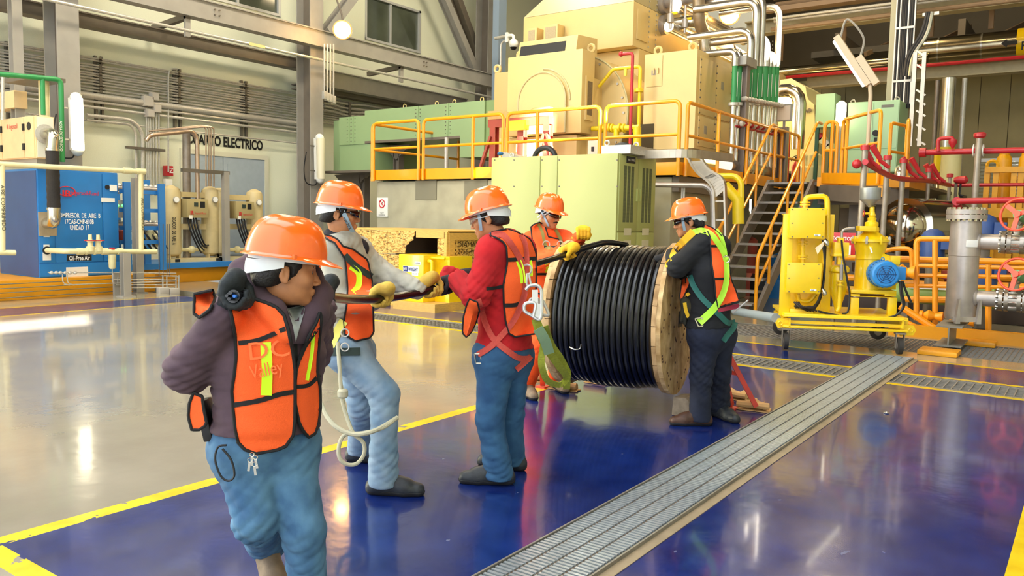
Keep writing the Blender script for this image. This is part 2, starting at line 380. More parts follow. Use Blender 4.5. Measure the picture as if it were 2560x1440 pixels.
# long horizontal conduits
zc = U(500,83,x=-16.75).z
tag(MB().tube([V(-16.75,0,zc),V(-16.75,22,zc)], .035, 10).build('conduit', GALV), 'single long conduit hanging under the crane beam', 'conduit')
p = U(640,90,x=-16.71)
tag(MB().box((-16.70,p.y-.2,zc-.04),(-16.69,p.y+.25,zc+.03)).build('pipe_marker', M('paper marker','d9c98a',.7)), 'small pale marker on the long conduit under the beam', 'marker')
rows = [148,153,165,171,178,186,191,198,205,212,221,229]
grp = 'thin conduits on the left wall'
CL = 'one of the thin galvanised conduits running level along the left wall'
for iv, v in enumerate(rows):
    p = U(248, v, x=-18.36); CL = (ORD[iv]+' from the top of' if iv else 'topmost of')+' the thin conduits running level along the left wall'
    tag(MB().tube([V(-18.36,-1,p.z),V(-18.36,21.6,p.z)], .022, 8).build('conduit', GALV), CL, 'conduit', grp)
p = U(248,242,x=-18.3); tag(MB().tube([V(-18.3,-1,p.z),V(-18.3,15.4,p.z)], .075, 14).build('conduit', GALV), 'thickest conduit on the left wall, just below the thin ones', 'conduit')
for v, r, l in ((256,.035,'middle-size conduit just below the thickest one on the left wall'),(270,.035,'second middle-size conduit below the thickest one on the left wall'),(304,.02,'lowest straight conduit passing over the painted door sign')):
    p = U(248,v,x=-18.33); tag(MB().tube([V(-18.33,-1,p.z),V(-18.33,15.4,p.z)], r, 10).build('conduit', GALV), l, 'conduit')
def pxs(pts, x): return [U(a, b_, x=x) for a, b_ in pts]
tag(MB().tube(rounded(pxs([(216,288),(330,299),(357,330),(357,470)], -18.3), .35), .045, 10).build('conduit', GALV), 'thick conduit that bends down beside the blue rack', 'conduit')
tag(MB().tube(rounded(pxs([(216,300),(325,310),(340,330),(341,470)], -18.33), .3), .03, 10).build('conduit', GALV), 'conduit bending down left of the thick bent one', 'conduit')
# vertical struts that hold them
for px, a, b_ in ((247,140,306),(444,172,318),(611,202,343),(26,105,330)):
    p = U(px,a,x=-18.4); q = U(px,b_,x=-18.4); t = T('strut_rack', 'slotted strut upright holding the conduits, '+{247:'nearest the first column',444:'in the middle of the wall bay',611:'above the door',26:'at the far left of the wall'}[px], 'strut')
    for dy in (-.07,.07): MB().box((-18.48,p.y+dy-.025,q.z),(-18.40,p.y+dy+.025,p.z)).build('channel', GALVD, t)
    cl = MB()
    for v in rows: 
        z = U(248, v, x=-18.36).z; cl.box((-18.40,p.y-.1,z-.03),(-18.33,p.y+.1,z-.022)); cl.box((-18.34,p.y-.03,z-.03),(-18.33,p.y+.03,z+.035))
    cl.build('clamps', GALVD, t, kind='stuff')
# drop conduits with a strut tie
grp = 'vertical conduits dropping behind the blue rack'
for i, px in enumerate((366,371,376,383,390,397)):
    tag(MB().tube(pxs([(px,270+i*2),(px+1,470)], -18.3), .022, 8).build('conduit', GALV), ('leftmost','second from left','third from left','fourth from left','fifth from left','rightmost')[i]+' thin vertical conduit dropping behind the blue rack', 'conduit', grp)
a, b_ = U(313,368,x=-18.28), U(410,376,x=-18.28)
tag(MB().box((-18.30,a.y,a.z-.03),(-18.22,b_.y,a.z+.03)).build('strut_channel', GALVD), 'horizontal strut tie across the vertical conduits', 'strut')
tag(MB().tube(rounded(pxs([(421,430),(421,185),(428,172),(444,173)], -18.3), .15), .02, 8).build('conduit', GALV), 'thin conduit rising from the red fire call point to the wall rack', 'conduit')
# junction boxes
BOXM = M('grey junction box','b8b2a8',.5)
for (px, py, s, l) in ((373,253,.24,'largest square junction box among the wall conduits'),(389,241,.18,'junction box at the upper right of the largest one'),(395,272,.18,'junction box at the right below the largest one'),(378,283,.18,'lowest junction box of the wall cluster')):
    p = U(px,py,x=-18.2); t = T('junction_box', l, 'junction box')
    MB().box((-18.35,p.y-s/2,p.z-s/2),(-18.2,p.y+s/2,p.z+s/2)).build('box', BOXM, t, bevel=.01); MB().box((-18.2,p.y-s*.44,p.z-s*.44),(-18.188,p.y+s*.44,p.z+s*.44)).build('lid', BOXM, t)
# double door with painted name above
y0, y1 = yz(448,370)[0], yz(668,390)[0]; ztop = yz(448,370)[1]; zb = .35
DOORM = M('blue grey door enamel','a3b0bb',.45,0,.04); FRM = M('cream door frame','d4d2bc',.5)
d = MB(); d.box((WX,y0,zb),(WX+.06,y0+.12,ztop)); d.box((WX,y1-.12,zb),(WX+.06,y1,ztop)); d.box((WX,y0+.12,ztop-.12),(WX+.06,y1-.12,ztop)); dr = d.build('door_1', FRM, kind='structure', origin=(WX,y0,zb))
ym = (y0+y1)/2-.1
for a, b_ in ((y0+.12, ym-.01), (ym+.01, y1-.12)):
    lf = MB().box((0.0,a-y0,0),(.04,b_-y0,ztop-zb-.12)).build('door_leaf', DOORM, dr)
    for z0, z1 in ((.15,1.2),(1.35,ztop-zb-.3)): MB().box((.04,a-y0+.12,z0),(.05,b_-y0-.12,z1)).build('door_panel', DOORM, lf)
sg = T('door_sign', 'black painted words over the grey double door in the left wall', 'sign')
a, b_ = U(466,350,x=WX), U(656,363,x=WX)
text('CUARTO ELECTRICO', 'lettering', BLK, sg, V(WX+.01,(a.y+b_.y)/2,U(560,356,x=WX).z), Y_, Z_, .24, (b_.y-a.y), font_bold=.035)
# red fire call point and pale box below it
t = T('fire_call_point', 'small red fire call box on the wall left of the double door', 'call point'); p = U(426,427,x=-18.3)
MB().box((-18.48,p.y-.09,p.z-.12),(-18.32,p.y+.09,p.z+.12)).build('box', RED, t, bevel=.01); text('Z', 'lettering', WTXT, t, V(-18.315,p.y+.03,p.z), Y_, Z_, .12)
tag(MB().box((-18.48,p.y-.09,p.z-.42),(-18.36,p.y+.09,p.z-.2)).build('switch_box', WHITE, bevel=.01), 'small pale switch box under the red fire call box', 'switch box')
# lamps
def tube_lamp(label, px0, py0, px1, py1, x, mat, lit):
    a, b_ = U(px0,py0,x=x), U(px1,py1,x=x); c = (a+b_)/2; t = T('tube_lamp', label, 'lamp'); d = (b_-a).normalized()
    MB().tube([c+(a-c)*.99+X_*.03, c+(b_-c)*.99+X_*.03], [.11,.11], 14).build('diffuser', mat, t)
    MB().bar(a-X_*.08, b_-X_*.08, .2, .08, X_).build('housing', WHITE, t)
    for e in (a, b_): MB().sphere(e+X_*.0, .115, 12, 8).build('end_cap', WHITE, t)
    for f in (.2,.8): MB().bar(a+(b_-a)*f-X_*.1+Y_*-.25, a+(b_-a)*f-X_*.1+Y_*.15, .03, .03).build('bracket', GALVD, t)
    e = b_ if b_.z < a.z else a
    MB().tube(spline([e-X_*.1, e+V(-.15,-.05,-.15), e+V(-.2,-.3,-.1), e+V(-.2,-.38,.25), e+V(-.2,-.3,.7)], 6), .015, 6).build('cable', BLACK, t)
    return t
tube_lamp('lit white tube lamp fixed upright on the column above the blue compressor', 190,245,194,376, -16.75, LAMPG, True)
tube_lamp('unlit tube lamp fixed upright on the column left of the green duct', 799,345,801,448, -16.8, M('unlit tube','e4dcc0',.4), False)
def sodium(label, px, py, x=None, y=None, arm=V(0,0,1)):
    c = U(px,py,x=x,y=y); t = T('sodium_lamp', label, 'lamp')
    ax = (CAMP-c).normalized(); ax.z = -.35; ax.normalize()
    MB().lathe(c-ax*.12, ax, [(0,.16),(.05,.22),(.16,.25),(.18,.25)], 20).build('housing', STEELD, t)
    MB().lathe(c-ax*.08, ax, [(.06,.22),(.16,.22),(.24,.17),(.28,.08),(.285,.01)], 20).build('glass_dome', SOD, t)
    MB().lathe(c-ax*.42, ax, [(0,.07),(.1,.13),(.3,.15)], 16).build('ballast', STEELD, t)
    MB().tube(rounded([c-ax*.42, c-ax*.45+arm*.3, c-ax*.45+arm*.9+V(-.3,0,0)], .15), .025, 8).build('arm', STEELD, t)
    o = lamp('POINT', 'sodium_bulb_light', c+ax*.45, 70, (1,.62,.22), .15); return t
sodium('glowing orange sodium lamp on the column above the group of workers', 856, 74, x=-16.2)
# conduits cluster under that lamp
grp = 'short conduits under the sodium lamp on the column'
for i, px in enumerate((811,818,826,834)):
    p = U(px,110,x=-16.7); q = U(px,228+i*4,x=-16.7)
    tag(MB().tube([p,q], .022, 8).build('conduit', GALV), ('leftmost','second','third','rightmost')[i]+' short vertical conduit ending under the sodium lamp', 'conduit', grp)
    tag(MB().box((-16.75,q.y-.05,q.z-.2),(-16.65,q.y+.05,q.z)).build('conduit_fitting', GALV, bevel=.01), ('leftmost','second','third','rightmost')[i]+' small conduit fitting hanging under the orange lamp on the column', 'fitting', 'conduit fittings under the sodium lamp')
p, q = U(700,100,x=-16.7), U(812,108,x=-16.7)
# bent conduits in the second bay above the duct
for i, (a, b_, c_, d_) in enumerate((((812,250),(830,252),(870,262),(910,262)),((812,258),(832,261),(868,272),(915,274)),((812,266),(833,270),(866,281),(930,284)),((812,275),(834,279),(864,289),(950,292)))):
    tag(MB().tube(rounded(pxs([a,b_,c_,d_,(d_[0]+60,d_[1]+12)], -18.2), .3), .03, 8).build('conduit', GALV), ('topmost','second','third','lowest')[i]+' wavy conduit on the wall just left of the green duct', 'conduit', 'wavy conduits beside the green duct')
tag(MB().box((-18.3,U(872,270,x=-18.2).y-.04,U(872,298,x=-18.2).z),(-18.15,U(872,270,x=-18.2).y+.04,U(872,256,x=-18.2).z)).build('strut_channel', GALVD), 'short upright strut holding the wavy conduits', 'strut')
# plinths
MB().box((-18.49,-2,0),(-15.2,8.95,.35)).build('plinth', ORN, label='long orange yellow concrete plinth under the blue compressor', cat='plinth', bevel=.01)
MB().box((-18.49,9.6,0),(-16.85,17,.33)).build('plinth', ORN, label='orange yellow plinth under the two air dryers', cat='plinth', bevel=.01)
MB().box((-18.3,8.96,.33),(-16.7,16.5,.45)).build('skid_base', M('blue skid enamel','2c78c0',.4), label='long blue steel skid base under the air dryers', cat='skid')
# ================= left machinery =================
# blue air compressor
cx_ = -15.45; y0 = U(98,695,z=.35).y; y1 = U(296,686,z=.35).y; zt = U(98,421,x=cx_).z; xb = -17.05
cmp_ = T('air_compressor', 'large blue air compressor cabinet on the orange plinth at the left', 'compressor')
MB().box((xb,y0,.35),(cx_,y1,zt)).build('cabinet', BLUE, cmp_, bevel=.015)
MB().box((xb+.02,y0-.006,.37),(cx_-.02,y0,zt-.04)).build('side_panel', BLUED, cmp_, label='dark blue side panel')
ys = [y0, y0+(y1-y0)*.19, y0+(y1-y0)*.79, y1]
for i in range(3): MB().box((cx_,ys[i]+.008,.62),(cx_+.012,ys[i+1]-.008,zt-.03)).build('door_panel', BLUE, cmp_, bevel=.004)
MB().box((cx_,y0+.008,.37),(cx_+.012,y1-.008,.6)).build('bottom_panel', BLUE, cmp_)
fx = cx_+.014
def onx(px, py, x=fx): return U(px, py, x=x)
p = onx(117,558); MB().box((cx_,p.y-.14,p.z-.23),(fx+.02,p.y+.16,p.z+.2)).build('inlet_plate', M('raw inlet plate','a89a84',.4,.5,.1), cmp_)
p = onx(268,468); MB().cyl(V(cx_,p.y,p.z), V(fx+.01,p.y,p.z), .045, 16).build('round_vent', BLACK, cmp_)
for px, py, a, b_ in ((283,470,.07,.06),(270,500,.13,.04),(116,587,.05,.04),(116,617,.05,.04),(117,641,.07,.07),(193,681,.20,.1)):
    p = onx(px,py); MB().box((cx_,p.y-a,p.z-b_),(fx+.006,p.y+a,p.z+b_)).build('paper_label', WHITE, cmp_)
RING = MB(); p = onx(163,478); RING.torus(V(fx+.004,p.y+.02,p.z), X_, .14, .012, 24, 6); n0 = len(RING.v); RING.v = [(x, p.y+.02+(y-p.y-.02)*1.1, p.z+(z-p.z)*.62) for x,y,z in RING.v]
RING.build('logo_ring', RTXT, cmp_)
text('IR', 'logo_lettering', RTXT, cmp_, V(fx+.006,p.y+.02,p.z-.045), Y_, Z_, .11, .17, font_bold=.03)
p = onx(212,482); text('Ingersoll-Rand', 'lettering', RTXT, cmp_, V(fx+.006,p.y,p.z-.01), Y_, Z_, .075, onx(245,480).y-onx(178,480).y, font_bold=.01)
for s, a, b_, py in (('COMPRESOR  DE  AIRE  B',140,250,537),('17CAS-CMP-610B',161,233,553),('UNIDAD  17',174,222,568)):
    q0, q1 = onx(a,py), onx(b_,py); text(s, 'lettering', WTXT, cmp_, V(fx+.006,(q0.y+q1.y)/2,q0.z-.01), Y_, Z_, .085, q1.y-q0.y, font_bold=.02)
p = onx(198,644); a = onx(167,644).y; b_ = onx(229,644).y
MB().box((cx_,a,p.z-.06),(fx+.005,b_,p.z+.06)).build('decal', BLK, cmp_, bevel=.004); text('Oil-Free Air', 'lettering', WTXT, cmp_, V(fx+.01,p.y,p.z-.012), Y_, Z_, .08, (b_-a)*.84, font_bold=.02)
# intake filter box raised behind
t = T('intake_filter_box', 'pale cream filter box raised above the blue compressor, with a black hose', 'filter box')
A = U(88,288,x=-15.25); zb_ = U(88,395,x=-15.25).z; yb_ = U(135,293,x=-15.25).y
PEACH = M('peach enamel','e6c795',.4,0,.04)
MB().box((-17.2,A.y,zb_),(-15.25,yb_,A.z)).build('box', PEACH, t, bevel=.01)
for a, b_ in ((-17.1,-16.55),(-16.53,-15.66),(-15.64,-15.28)): MB().box((a,A.y-.02,zb_+.02),(b_,A.y,A.z-.02)).build('door_panel', PEACH, t)
MB().box((-15.25,A.y+.02,zb_+.02),(-15.24,yb_-.02,A.z-.02)).build('flange_panel', M('ivory panel','d8d6c4',.5), t)
for xx in (-16.54,-15.65):
    for zz in (zb_+.15, A.z-.25): MB().box((xx-.03,A.y-.045,zz),(xx+.03,A.y-.02,zz+.12)).build('hinge', BLACK, t)
MB().cyl(V(-15.45,A.y-.03,A.z-.18), V(-15.45,A.y-.015,A.z-.18), .07, 16).build('gauge', BLACK, t)
text('IR Ingersoll', 'lettering', RTXT, t, V(-16.1,A.y-.024,A.z-.16), X_, Z_, .09, .42)
MB().box((-17.0,A.y+.05,zb_-.09),(-15.35,yb_-.05,zb_)).build('base_channel', M('grey underframe','9a968c',.5), t)
hx = -14.95
e0 = U(112,335,x=-15.24); e1 = U(135,372,x=hx)
ell = rounded([V(-15.24,e0.y,e0.z), V(hx,e0.y+.02,e0.z), V(hx,e1.y-.03,e1.z)], .24, 8)
MB().tube(ell, .10, 16).build('elbow', CHROME, t)
MB().cyl(V(-15.24,e0.y,e0.z), V(-15.22,e0.y,e0.z), .17, 18).build('elbow_flange', GALV, t)
h0 = ell[-1]; h1 = U(133,522,x=hx); h1.y = h0.y+.0
MB().tube([h0+Z_*i*(-(h0.z-h1.z)/16) for i in range(17)], [.108 if i%2 else .103 for i in range(17)], 14).build('black_hose', M('black fabric hose','26221f',.8,0,.2,.4,40), t)
e2 = U(117,558,x=fx); MB().tube(rounded([V(hx,h0.y,h1.z+.02), V(hx,h0.y,e2.z+.02), V(fx,e2.y,e2.z+.0)], .2, 8), .105, 16).build('lower_elbow', CHROME, t)
for zz in (h0.z-.02, h1.z): MB().cyl(V(hx,h0.y,zz-.02), V(hx,h0.y,zz+.02), .115, 16).build('hose_clamp', CHROME, t)
for px in (72,):
    p = U(px,180,x=-16.0); tag(MB().cyl(V(-16.0,A.y+.5,A.z), V(-16.0,A.y+.5,U(72,195,x=-16).z), .09, 14).build('support_pipe', CREAM), 'thick cream vertical pipe standing on top of the filter box', 'pipe')
p = U(70,195,x=-16.0); tag(MB().box((-16.9,A.y+.2,p.z-.02),(-15.8,A.y+.8,p.z+.05)).build('support_plate', STEELD), 'dark steel plate at the top of the cream vertical pipe', 'plate')
# green pipe frame
gx = -15.6
gp = T('green_pipe', 'green pipe running over the filter box and down beside the column', 'pipe')
MB().tube(rounded([U(-30,183,x=gx),U(152,199,x=gx),U(156,405,x=gx)], .1), .045, 12).build('pipe_run', GREENP, gp); MB().tube([U(106,197,x=gx),U(108,287,x=gx)], .04, 12).build('branch', GREENP, gp)
p = U(152,340,x=gx+.05); text('AGUA DE SERVICIO', 'lettering', WTXT, gp, V(gx+.05,p.y,p.z), -Z_, Y_, .05, .55)
tag(MB().box((-18.2,U(52,247,x=-17).y-.12,U(52,247,x=-17).z-.18),(-17,U(52,247,x=-17).y+.12,U(52,247,x=-17).z+.15)).build('wall_cabinet', PEACH, bevel=.01), 'small peach wall box behind the cream vertical pipe', 'box')
tag(MB().tube(pxs([(7,190),(6,300)], -16.3), .03, 10).build('conduit', GALV), 'thin conduit at the far left edge above the filter box', 'conduit')
# cream compressed air pipework in front of the compressor
px_ = -14.75
cp = T('air_pipe', 'cream compressed air pipe arching over the blue compressor and down', 'pipe')
MB().tube(rounded(pxs([(-25,409),(352,429),(353,624)], px_), .05), .045, 12).build('pipe_run', CREAM, cp)
for q in ((318,427),(352,429)): MB().tube([U(*q,x=px_)-Y_*.08, U(*q,x=px_)+Y_*.08], .058, 12).build('coupling', CREAM, cp)
text('AIRE COMPRIMIDO', 'lettering', BLK, cp, V(px_+.05,U(353,535,x=px_).y,U(353,535,x=px_).z), -Z_, Y_, .06, U(353,495,x=px_).z-U(353,575,x=px_).z)
lp = T('air_pipe', 'short cream pipe standing at the very left edge in front of the dark blue side', 'pipe')
MB().tube(pxs([(5,412),(6,628)], px_), .045, 12).build('pipe_run', CREAM, lp); MB().tube(pxs([(-20,631),(38,632)], px_), .045, 12).build('foot_pipe', CREAM, lp)
text('AIRE COMPRIMIDO', 'lettering', BLK, lp, V(px_+.05,U(4,520,x=px_).y,U(4,520,x=px_).z), -Z_, Y_, .06, .75)
mp_ = T('valve_manifold', 'cream valve manifold with two red handwheels in front of the blue compressor', 'manifold')
m0 = U(117,626,x=fx)
MB().tube(rounded([V(fx,m0.y,m0.z), U(165,628,x=px_), U(390,629,x=px_)], .08), [.05]*8, 12).build('pipe_run', CREAM, mp_)
MB().cyl(V(fx-.01,m0.y,m0.z), V(fx+.02,m0.y,m0.z), .075, 16).build('rubber_seal', BLACK, mp_)
for px in (226,246):
    p = U(px,628,x=px_); q = MB(); q.lathe(p, Z_, [(0,.07),(.08,.075),(.09,.05),(.16,.045),(.17,.06),(.2,.06),(.21,.035),(.3,.03)], 14); q.lathe(p-Y_*.09, Y_, [(0,.065),(.03,.065),(.035,.055),(.145,.055),(.15,.065),(.18,.065)], 14); v = q.build('valve_body', CREAM, mp_)
    h = MB(); c = U(px,601,x=px_); h.torus(c, Z_, .095, .01, 20, 6)
    for k in range(4): h.tube([c, c+V(math.cos(k*math.pi/2),math.sin(k*math.pi/2),0)*.095], .007, 5)
    h.build('handwheel', RED, mp_); MB().cyl(U(px,612,x=px_), U(px,598,x=px_), .012, 8).build('valve_stem', GALV, mp_)
for px in (200,262,300): p = U(px,628.5,x=px_); MB().cyl(p-Y_*.05, p+Y_*.05, .062, 14).build('pipe_union', CREAM, mp_)
p = U(280,636,x=px_); q = U(281,672,x=px_); MB().lathe(q, Z_, [(0,.045),(.03,.06),((p-q).z,.07)], 16).build('filter_bowl', CREAM, mp_); MB().cyl(U(280,624,x=px_), U(280,619,x=px_), .05, 12).build('red_cap', RED, mp_)
MB().tube([q, U(281,705,x=px_)], .008, 6).build('drain_tube', GALV, mp_)
for (px, py, l, w_) in ((315,742,'front grey channel post holding the cream manifold',.14),(347,733,'grey channel post behind the cream manifold',.15)):
    p = U(px,py,z=0); t = T('support_post', l, 'post'); zt_ = U(px,(632 if px==315 else 445),x=p.x).z
    MB().ibeam(V(p.x,p.y,.02), V(p.x,p.y,zt_), w_, w_, .012, .012, up=X_).build('post_shaft', STEEL, t); MB().box((p.x-.12,p.y-.12,0),(p.x+.12,p.y+.12,.02)).build('base_plate', STEEL, t)
# tubing along the kerb
grp = 'thin tubes along the orange kerb'
for i, py in enumerate((711,722,733,746)):
    a = U(0,py,x=-15.05); z = a.z; ye = (9.3,9.4,9.0,8.6)[i]
    tag(MB().tube([V(-15.05,-1,z),V(-15.05,ye,z)], .009, 6).build('tube_line', GALVD), ('topmost','second','third','lowest')[i]+' thin steel tube running level along the orange kerb', 'tube', grp)
grp2 = 'thin tubes on the low valve stand'
for i, (a, b_) in enumerate((((120,681),(440,683)),((283,699),(410,698)),((160,712),(440,703)),((290,712),(430,712)),((300,720),(435,719)))):
    tag(MB().tube(pxs([a,b_], -14.9), .01, 6).build('tube_line', GALV), ('longest, topmost','short upper','long middle','short middle','lowest')[i]+' thin tube between the low bracket and the small valve stand', 'tube', grp2)
for px in (156,168): tag(MB().tube(rounded(pxs([(px,684),(px+1,708),(px+18,713)], -14.92), .06), .01, 6).build('tube_line', GALV), 'small tube hooking down from the valve cluster, '+('left' if px==156 else 'right')+' of two', 'tube')
vs = T('valve_stand', 'small grey valve stand with thin pipes at the end of the kerb tubes', 'valve stand')
for px in (407,417,440,447): MB().tube(pxs([(px,688),(px,735)], -14.88), .014, 8).build('upright', GALV, vs)
for py in (690,700,712,722): MB().tube(pxs([(404,py),(442,py)], -14.88), .012, 8).build('cross_tube', GALV, vs)
MB().tube(rounded(pxs([(418,690),(446,691),(447,725)], -14.8), .05), .012, 8).build('cross_tube', GALV, vs)
for (px, py) in ((434,732),(408,730)): p = U(px,py,x=-14.8); MB().box((p.x-.08,p.y-.1,p.z-.06),(p.x+.05,p.y+.1,p.z+.09)).build('valve_box', BOXM, vs, bevel=.01)
for px in (398,408,418,424): MB().tube(pxs([(px,560),(px,690)], -14.9), .009, 6).build('riser_tube', GALVD, vs)
t = T('low_bracket', 'short grey bracket holding the kerb tubes left of the channel post', 'bracket'); p = U(291,738,z=0)
MB().box((p.x-.03,p.y-.05,0),(p.x+.03,p.y+.05,.42)).build('bracket_post', STEEL, t); MB().box((p.x+.03,p.y+.0,.2),(p.x+.06,p.y+.22,.34)).build('bracket_plate', STEEL, t)
vc = T('small_valve_cluster', 'cluster of little valves on the thin tube under the decal of the compressor', 'valves')
for px in (128,140,150,163,175,188): p = U(px,682,x=-14.9); MB().lathe(p-Y_*.03, Y_, [(0,.015),(.02,.03),(.05,.03),(.06,.015)], 8).build('small_valve', GALV, vc); 
# blue rack with valves
rk = T('blue_rack', 'blue steel rack with rows of valves between the compressor and the dryers', 'rack'); rx = -16.3
BSK = MATS['blue skid enamel']
def zpx(py, x, px=360): return U(px,py,x=x).z
for px, a, b_, x in ((318,455,665,rx+.3),(405,460,668,rx+.3),(367,450,660,rx-.5),(292,470,660,rx-.5)): 
    p, q = U(px,a,x=x), U(px,b_,x=x); MB().box((x-.06,p.y-.07,.36),(x,p.y+.07,p.z)).build('rack_post', BSK, rk)
for py in (478,525,570,606): p, q = U(300,py,x=rx+.2), U(408,py,x=rx+.2); MB().box((rx+.16,p.y,p.z-.04),(rx+.2,q.y,p.z+.04)).build('rack_rail', BSK, rk)
for py in (470,562): 
    p, q = U(292,py,x=rx), U(408,py,x=rx); MB().tube([p, V(p.x,q.y,p.z)], .055, 12).build('header_pipe', VESS, rk)
    for k in range(9):
        y = p.y+(q.y-p.y)*(k+.5)/9; MB().lathe(V(rx,y,p.z-.12), Z_, [(0,.03),(.04,.05),(.07,.035),(.16,.035),(.18,.05),(.22,.03)], 10).build('rack_valve', GALV, rk)
p, q = U(293,515,x=rx), U(312,530,x=rx); MB().box((rx-.1,p.y-.12,q.z-.12),(rx+.1,p.y+.25,p.z+.12)).build('control_box', BOXM, rk, bevel=.01)
GLED = M('green indicator','48ff60',.4,emit=6)
for px in (295,306): c = U(px,514,x=rx+.1); MB().sphere(c, .022, 8, 6).build('green_light', GLED, rk)
for px, py in ((303,590),(375,590),(388,600)): c = U(px,py,x=rx); MB().lathe(c-Z_*.15, Z_, [(0,.05),(.05,.08),(.25,.08),(.3,.04)], 12).build('filter_bowl', CREAM if px > 370 else REDOX, rk)
for k in range(5):
    y = U(330+k*14,600,x=rx).y; MB().tube(spline([V(rx,y,zpx(575,rx)), V(rx+.1,y+.1,zpx(600,rx)), V(rx,y+.3,zpx(622,rx))], 5), .022, 8).build('black_hose', BLACK, rk)
# gauges row
# air dryers
DRY = M('dryer beige enamel','cbb98a',.42,0,.05); DPAN = M('dryer panel enamel','a8996c',.42)
def dryer(name, label, pxa, pxb, boxpx, pyt, pyb, letters):
    x = -17.25; t = T(name, label, 'air dryer'); r = .205
    for i, px in enumerate((pxa, pxb)):
        c = U(px,560,x=x); top = U(px,pyt+i*3,x=x).z; bot = .62
        MB().lathe(V(x,c.y,bot-.06), Z_, [(0,.05),(.03,.14),(.07,r*.93),(.12,r),(top-bot-.1,r),(top-bot-.02,r*.9),(top-bot+.03,r*.55),(top-bot+.06,.05)], 24).build('tower', DRY, t)
        for s in (-1,1): MB().box((x+.0,c.y+s*.12-.02,.45),(x+.12,c.y+s*.12+.02,.68)).build('leg', DRY, t)
        g = U(px+9,pyt+36,x=x+.2); gb = MB().lathe(V(x+.14,g.y,g.z), X_, [(0,.03),(.08,.03),(.085,.075),(.12,.075)], 16).build('gauge', GALV, t)
        MB().cyl(V(x+.26,g.y,g.z), V(x+.263,g.y,g.z), .062, 16).build('dial_face', WTXT, gb)
    ya, yb = U(pxa,560,x=x).y, U(pxb,560,x=x).y; zh = U(pxa,pyt+22,x=x).z; zl = U(pxa,625,x=x).z; zm = U(pxa,568,x=x).z
    MB().box((x-.08,ya,zh-.06),(x+.08,yb,zh+.06)).build('cross_beam', DRY, t); MB().box((x-.05,ya,zm-.05),(x+.1,yb,zm+.08)).build('cross_beam', DRY, t)
    MB().tube([V(x,ya,zl),V(x,yb,zl)], .045, 10).build('link_pipe', CREAM, t); MB().sphere(V(x,(ya+yb)/2,zl), .09, 12, 8).build('valve_ball', CREAM, t)
    MB().box((x-.2,ya-.22,.45),(x+.3,yb+.22,.53)).build('skid_frame', DRY, t)
    for yy in (ya-.05, yb): MB().box((x+.3,yy-.06,.46),(x+.305,yy+.06,.52)).build('skid_slot', BLK, t)
    p, q = U(boxpx[0],boxpx[1],x=x+.32), U(boxpx[2],boxpx[3],x=x+.32)
    cb = MB().box((x+.05,p.y-.0,q.z),(x+.32,q.y,p.z)).build('control_panel', DPAN, t, bevel=.008)
    w_ = q.y-p.y; h_ = p.z-q.z
    MB().box((x+.32,p.y+w_*.62,q.z+h_*.55),(x+.326,p.y+w_*.84,q.z+h_*.88)).build('keypad', BLK, cb); MB().box((x+.32,p.y+w_*.33,q.z+h_*.6),(x+.326,p.y+w_*.52,q.z+h_*.82)).build('display', M('lcd green','33403a',.3), cb)
    text('IR', 'logo_lettering', RTXT, cb, V(x+.328,p.y+w_*.22,q.z+h_*.26), Y_, Z_, .085, w_*.16, font_bold=.03); text('Ingersoll-Rand', 'lettering', RTXT, cb, V(x+.328,p.y+w_*.62,q.z+h_*.24), Y_, Z_, .05, w_*.5)
    MB().box((x+.32,p.y+.05,q.z-.02),(x+.325,p.y+w_*.25,q.z+.06)).build('paper_label', WHITE, cb)
    for k in range(4):
        yy = p.y+.08+k*.07; MB().tube(spline([V(x+.22,yy,q.z), V(x+.3,yy+.02,q.z-.3), V(x+.25,yy+.2,q.z-.62), V(x+.1,yy+.42,q.z-.82+.06*k)], 6), .02, 8).build('black_cable', BLACK, t)
    MB().lathe(V(x+.1,q.y-.12,q.z-.25), Z_, [(0,.03),(.05,.05),(.18,.05),(.2,.03)], 10).build('filter', GALV, t)
    if letters:
        c = U(pxa+3,577,x=x+.2); text('SECADOR  DE  AIRE  A', 'lettering', BLK, t, V(x+r+.004,c.y+.02,c.z), -Z_, Y_, .09, 1.55*(U(430,535,x=x).z-U(430,604,x=x).z)/1.55, font_bold=.02)
    return t
dryer('air_dryer','beige twin-tower air dryer with black lettering down its left tower', 429,526,(467,497,521,545),463,0,True)
dryer('air_dryer','beige twin-tower air dryer behind the grey post, right of the lettered dryer', 548,636,(590,503,636,547),470,0,False)
# post, bridge pipes in front of the door
t = T('pipe_support', 'grey goal-shaped pipe support in front of the electrical room door', 'support'); x = -16.9
p = U(563,430,x=x); MB().box((x-.06,p.y-.07,.45),(x+.06,p.y+.07,p.z)).build('post', STEEL, t); q = U(464,434,x=x); MB().box((x-.04,q.y-.1,p.z-.06),(x+.04,p.y+.1,p.z+.02)).build('crossbar', GALVD, t)
PD = M('dull riser pipe','8f857c',.45,.5,.15)
tag(MB().tube([U(466,322,x=-17.4),V(-17.4,U(466,560,x=-17.4).y,.46)], .09, 14).build('riser_pipe', PD), 'thick dull grey riser pipe standing in front of the double door', 'pipe')
tag(MB().tube(rounded([U(365,352,x=-17.2),U(375,338,x=-17.2),U(480,327,x=-17.2)+V(0,0,0),U(493,345,x=-17.2),U(494,500,x=-17.2)], .25), .05, 12).build('riser_pipe', M('warm bright pipe','c0aa96',.3,.8,.1)), 'bright bent pipe bridging from the wall conduits down to the dryers', 'pipe')
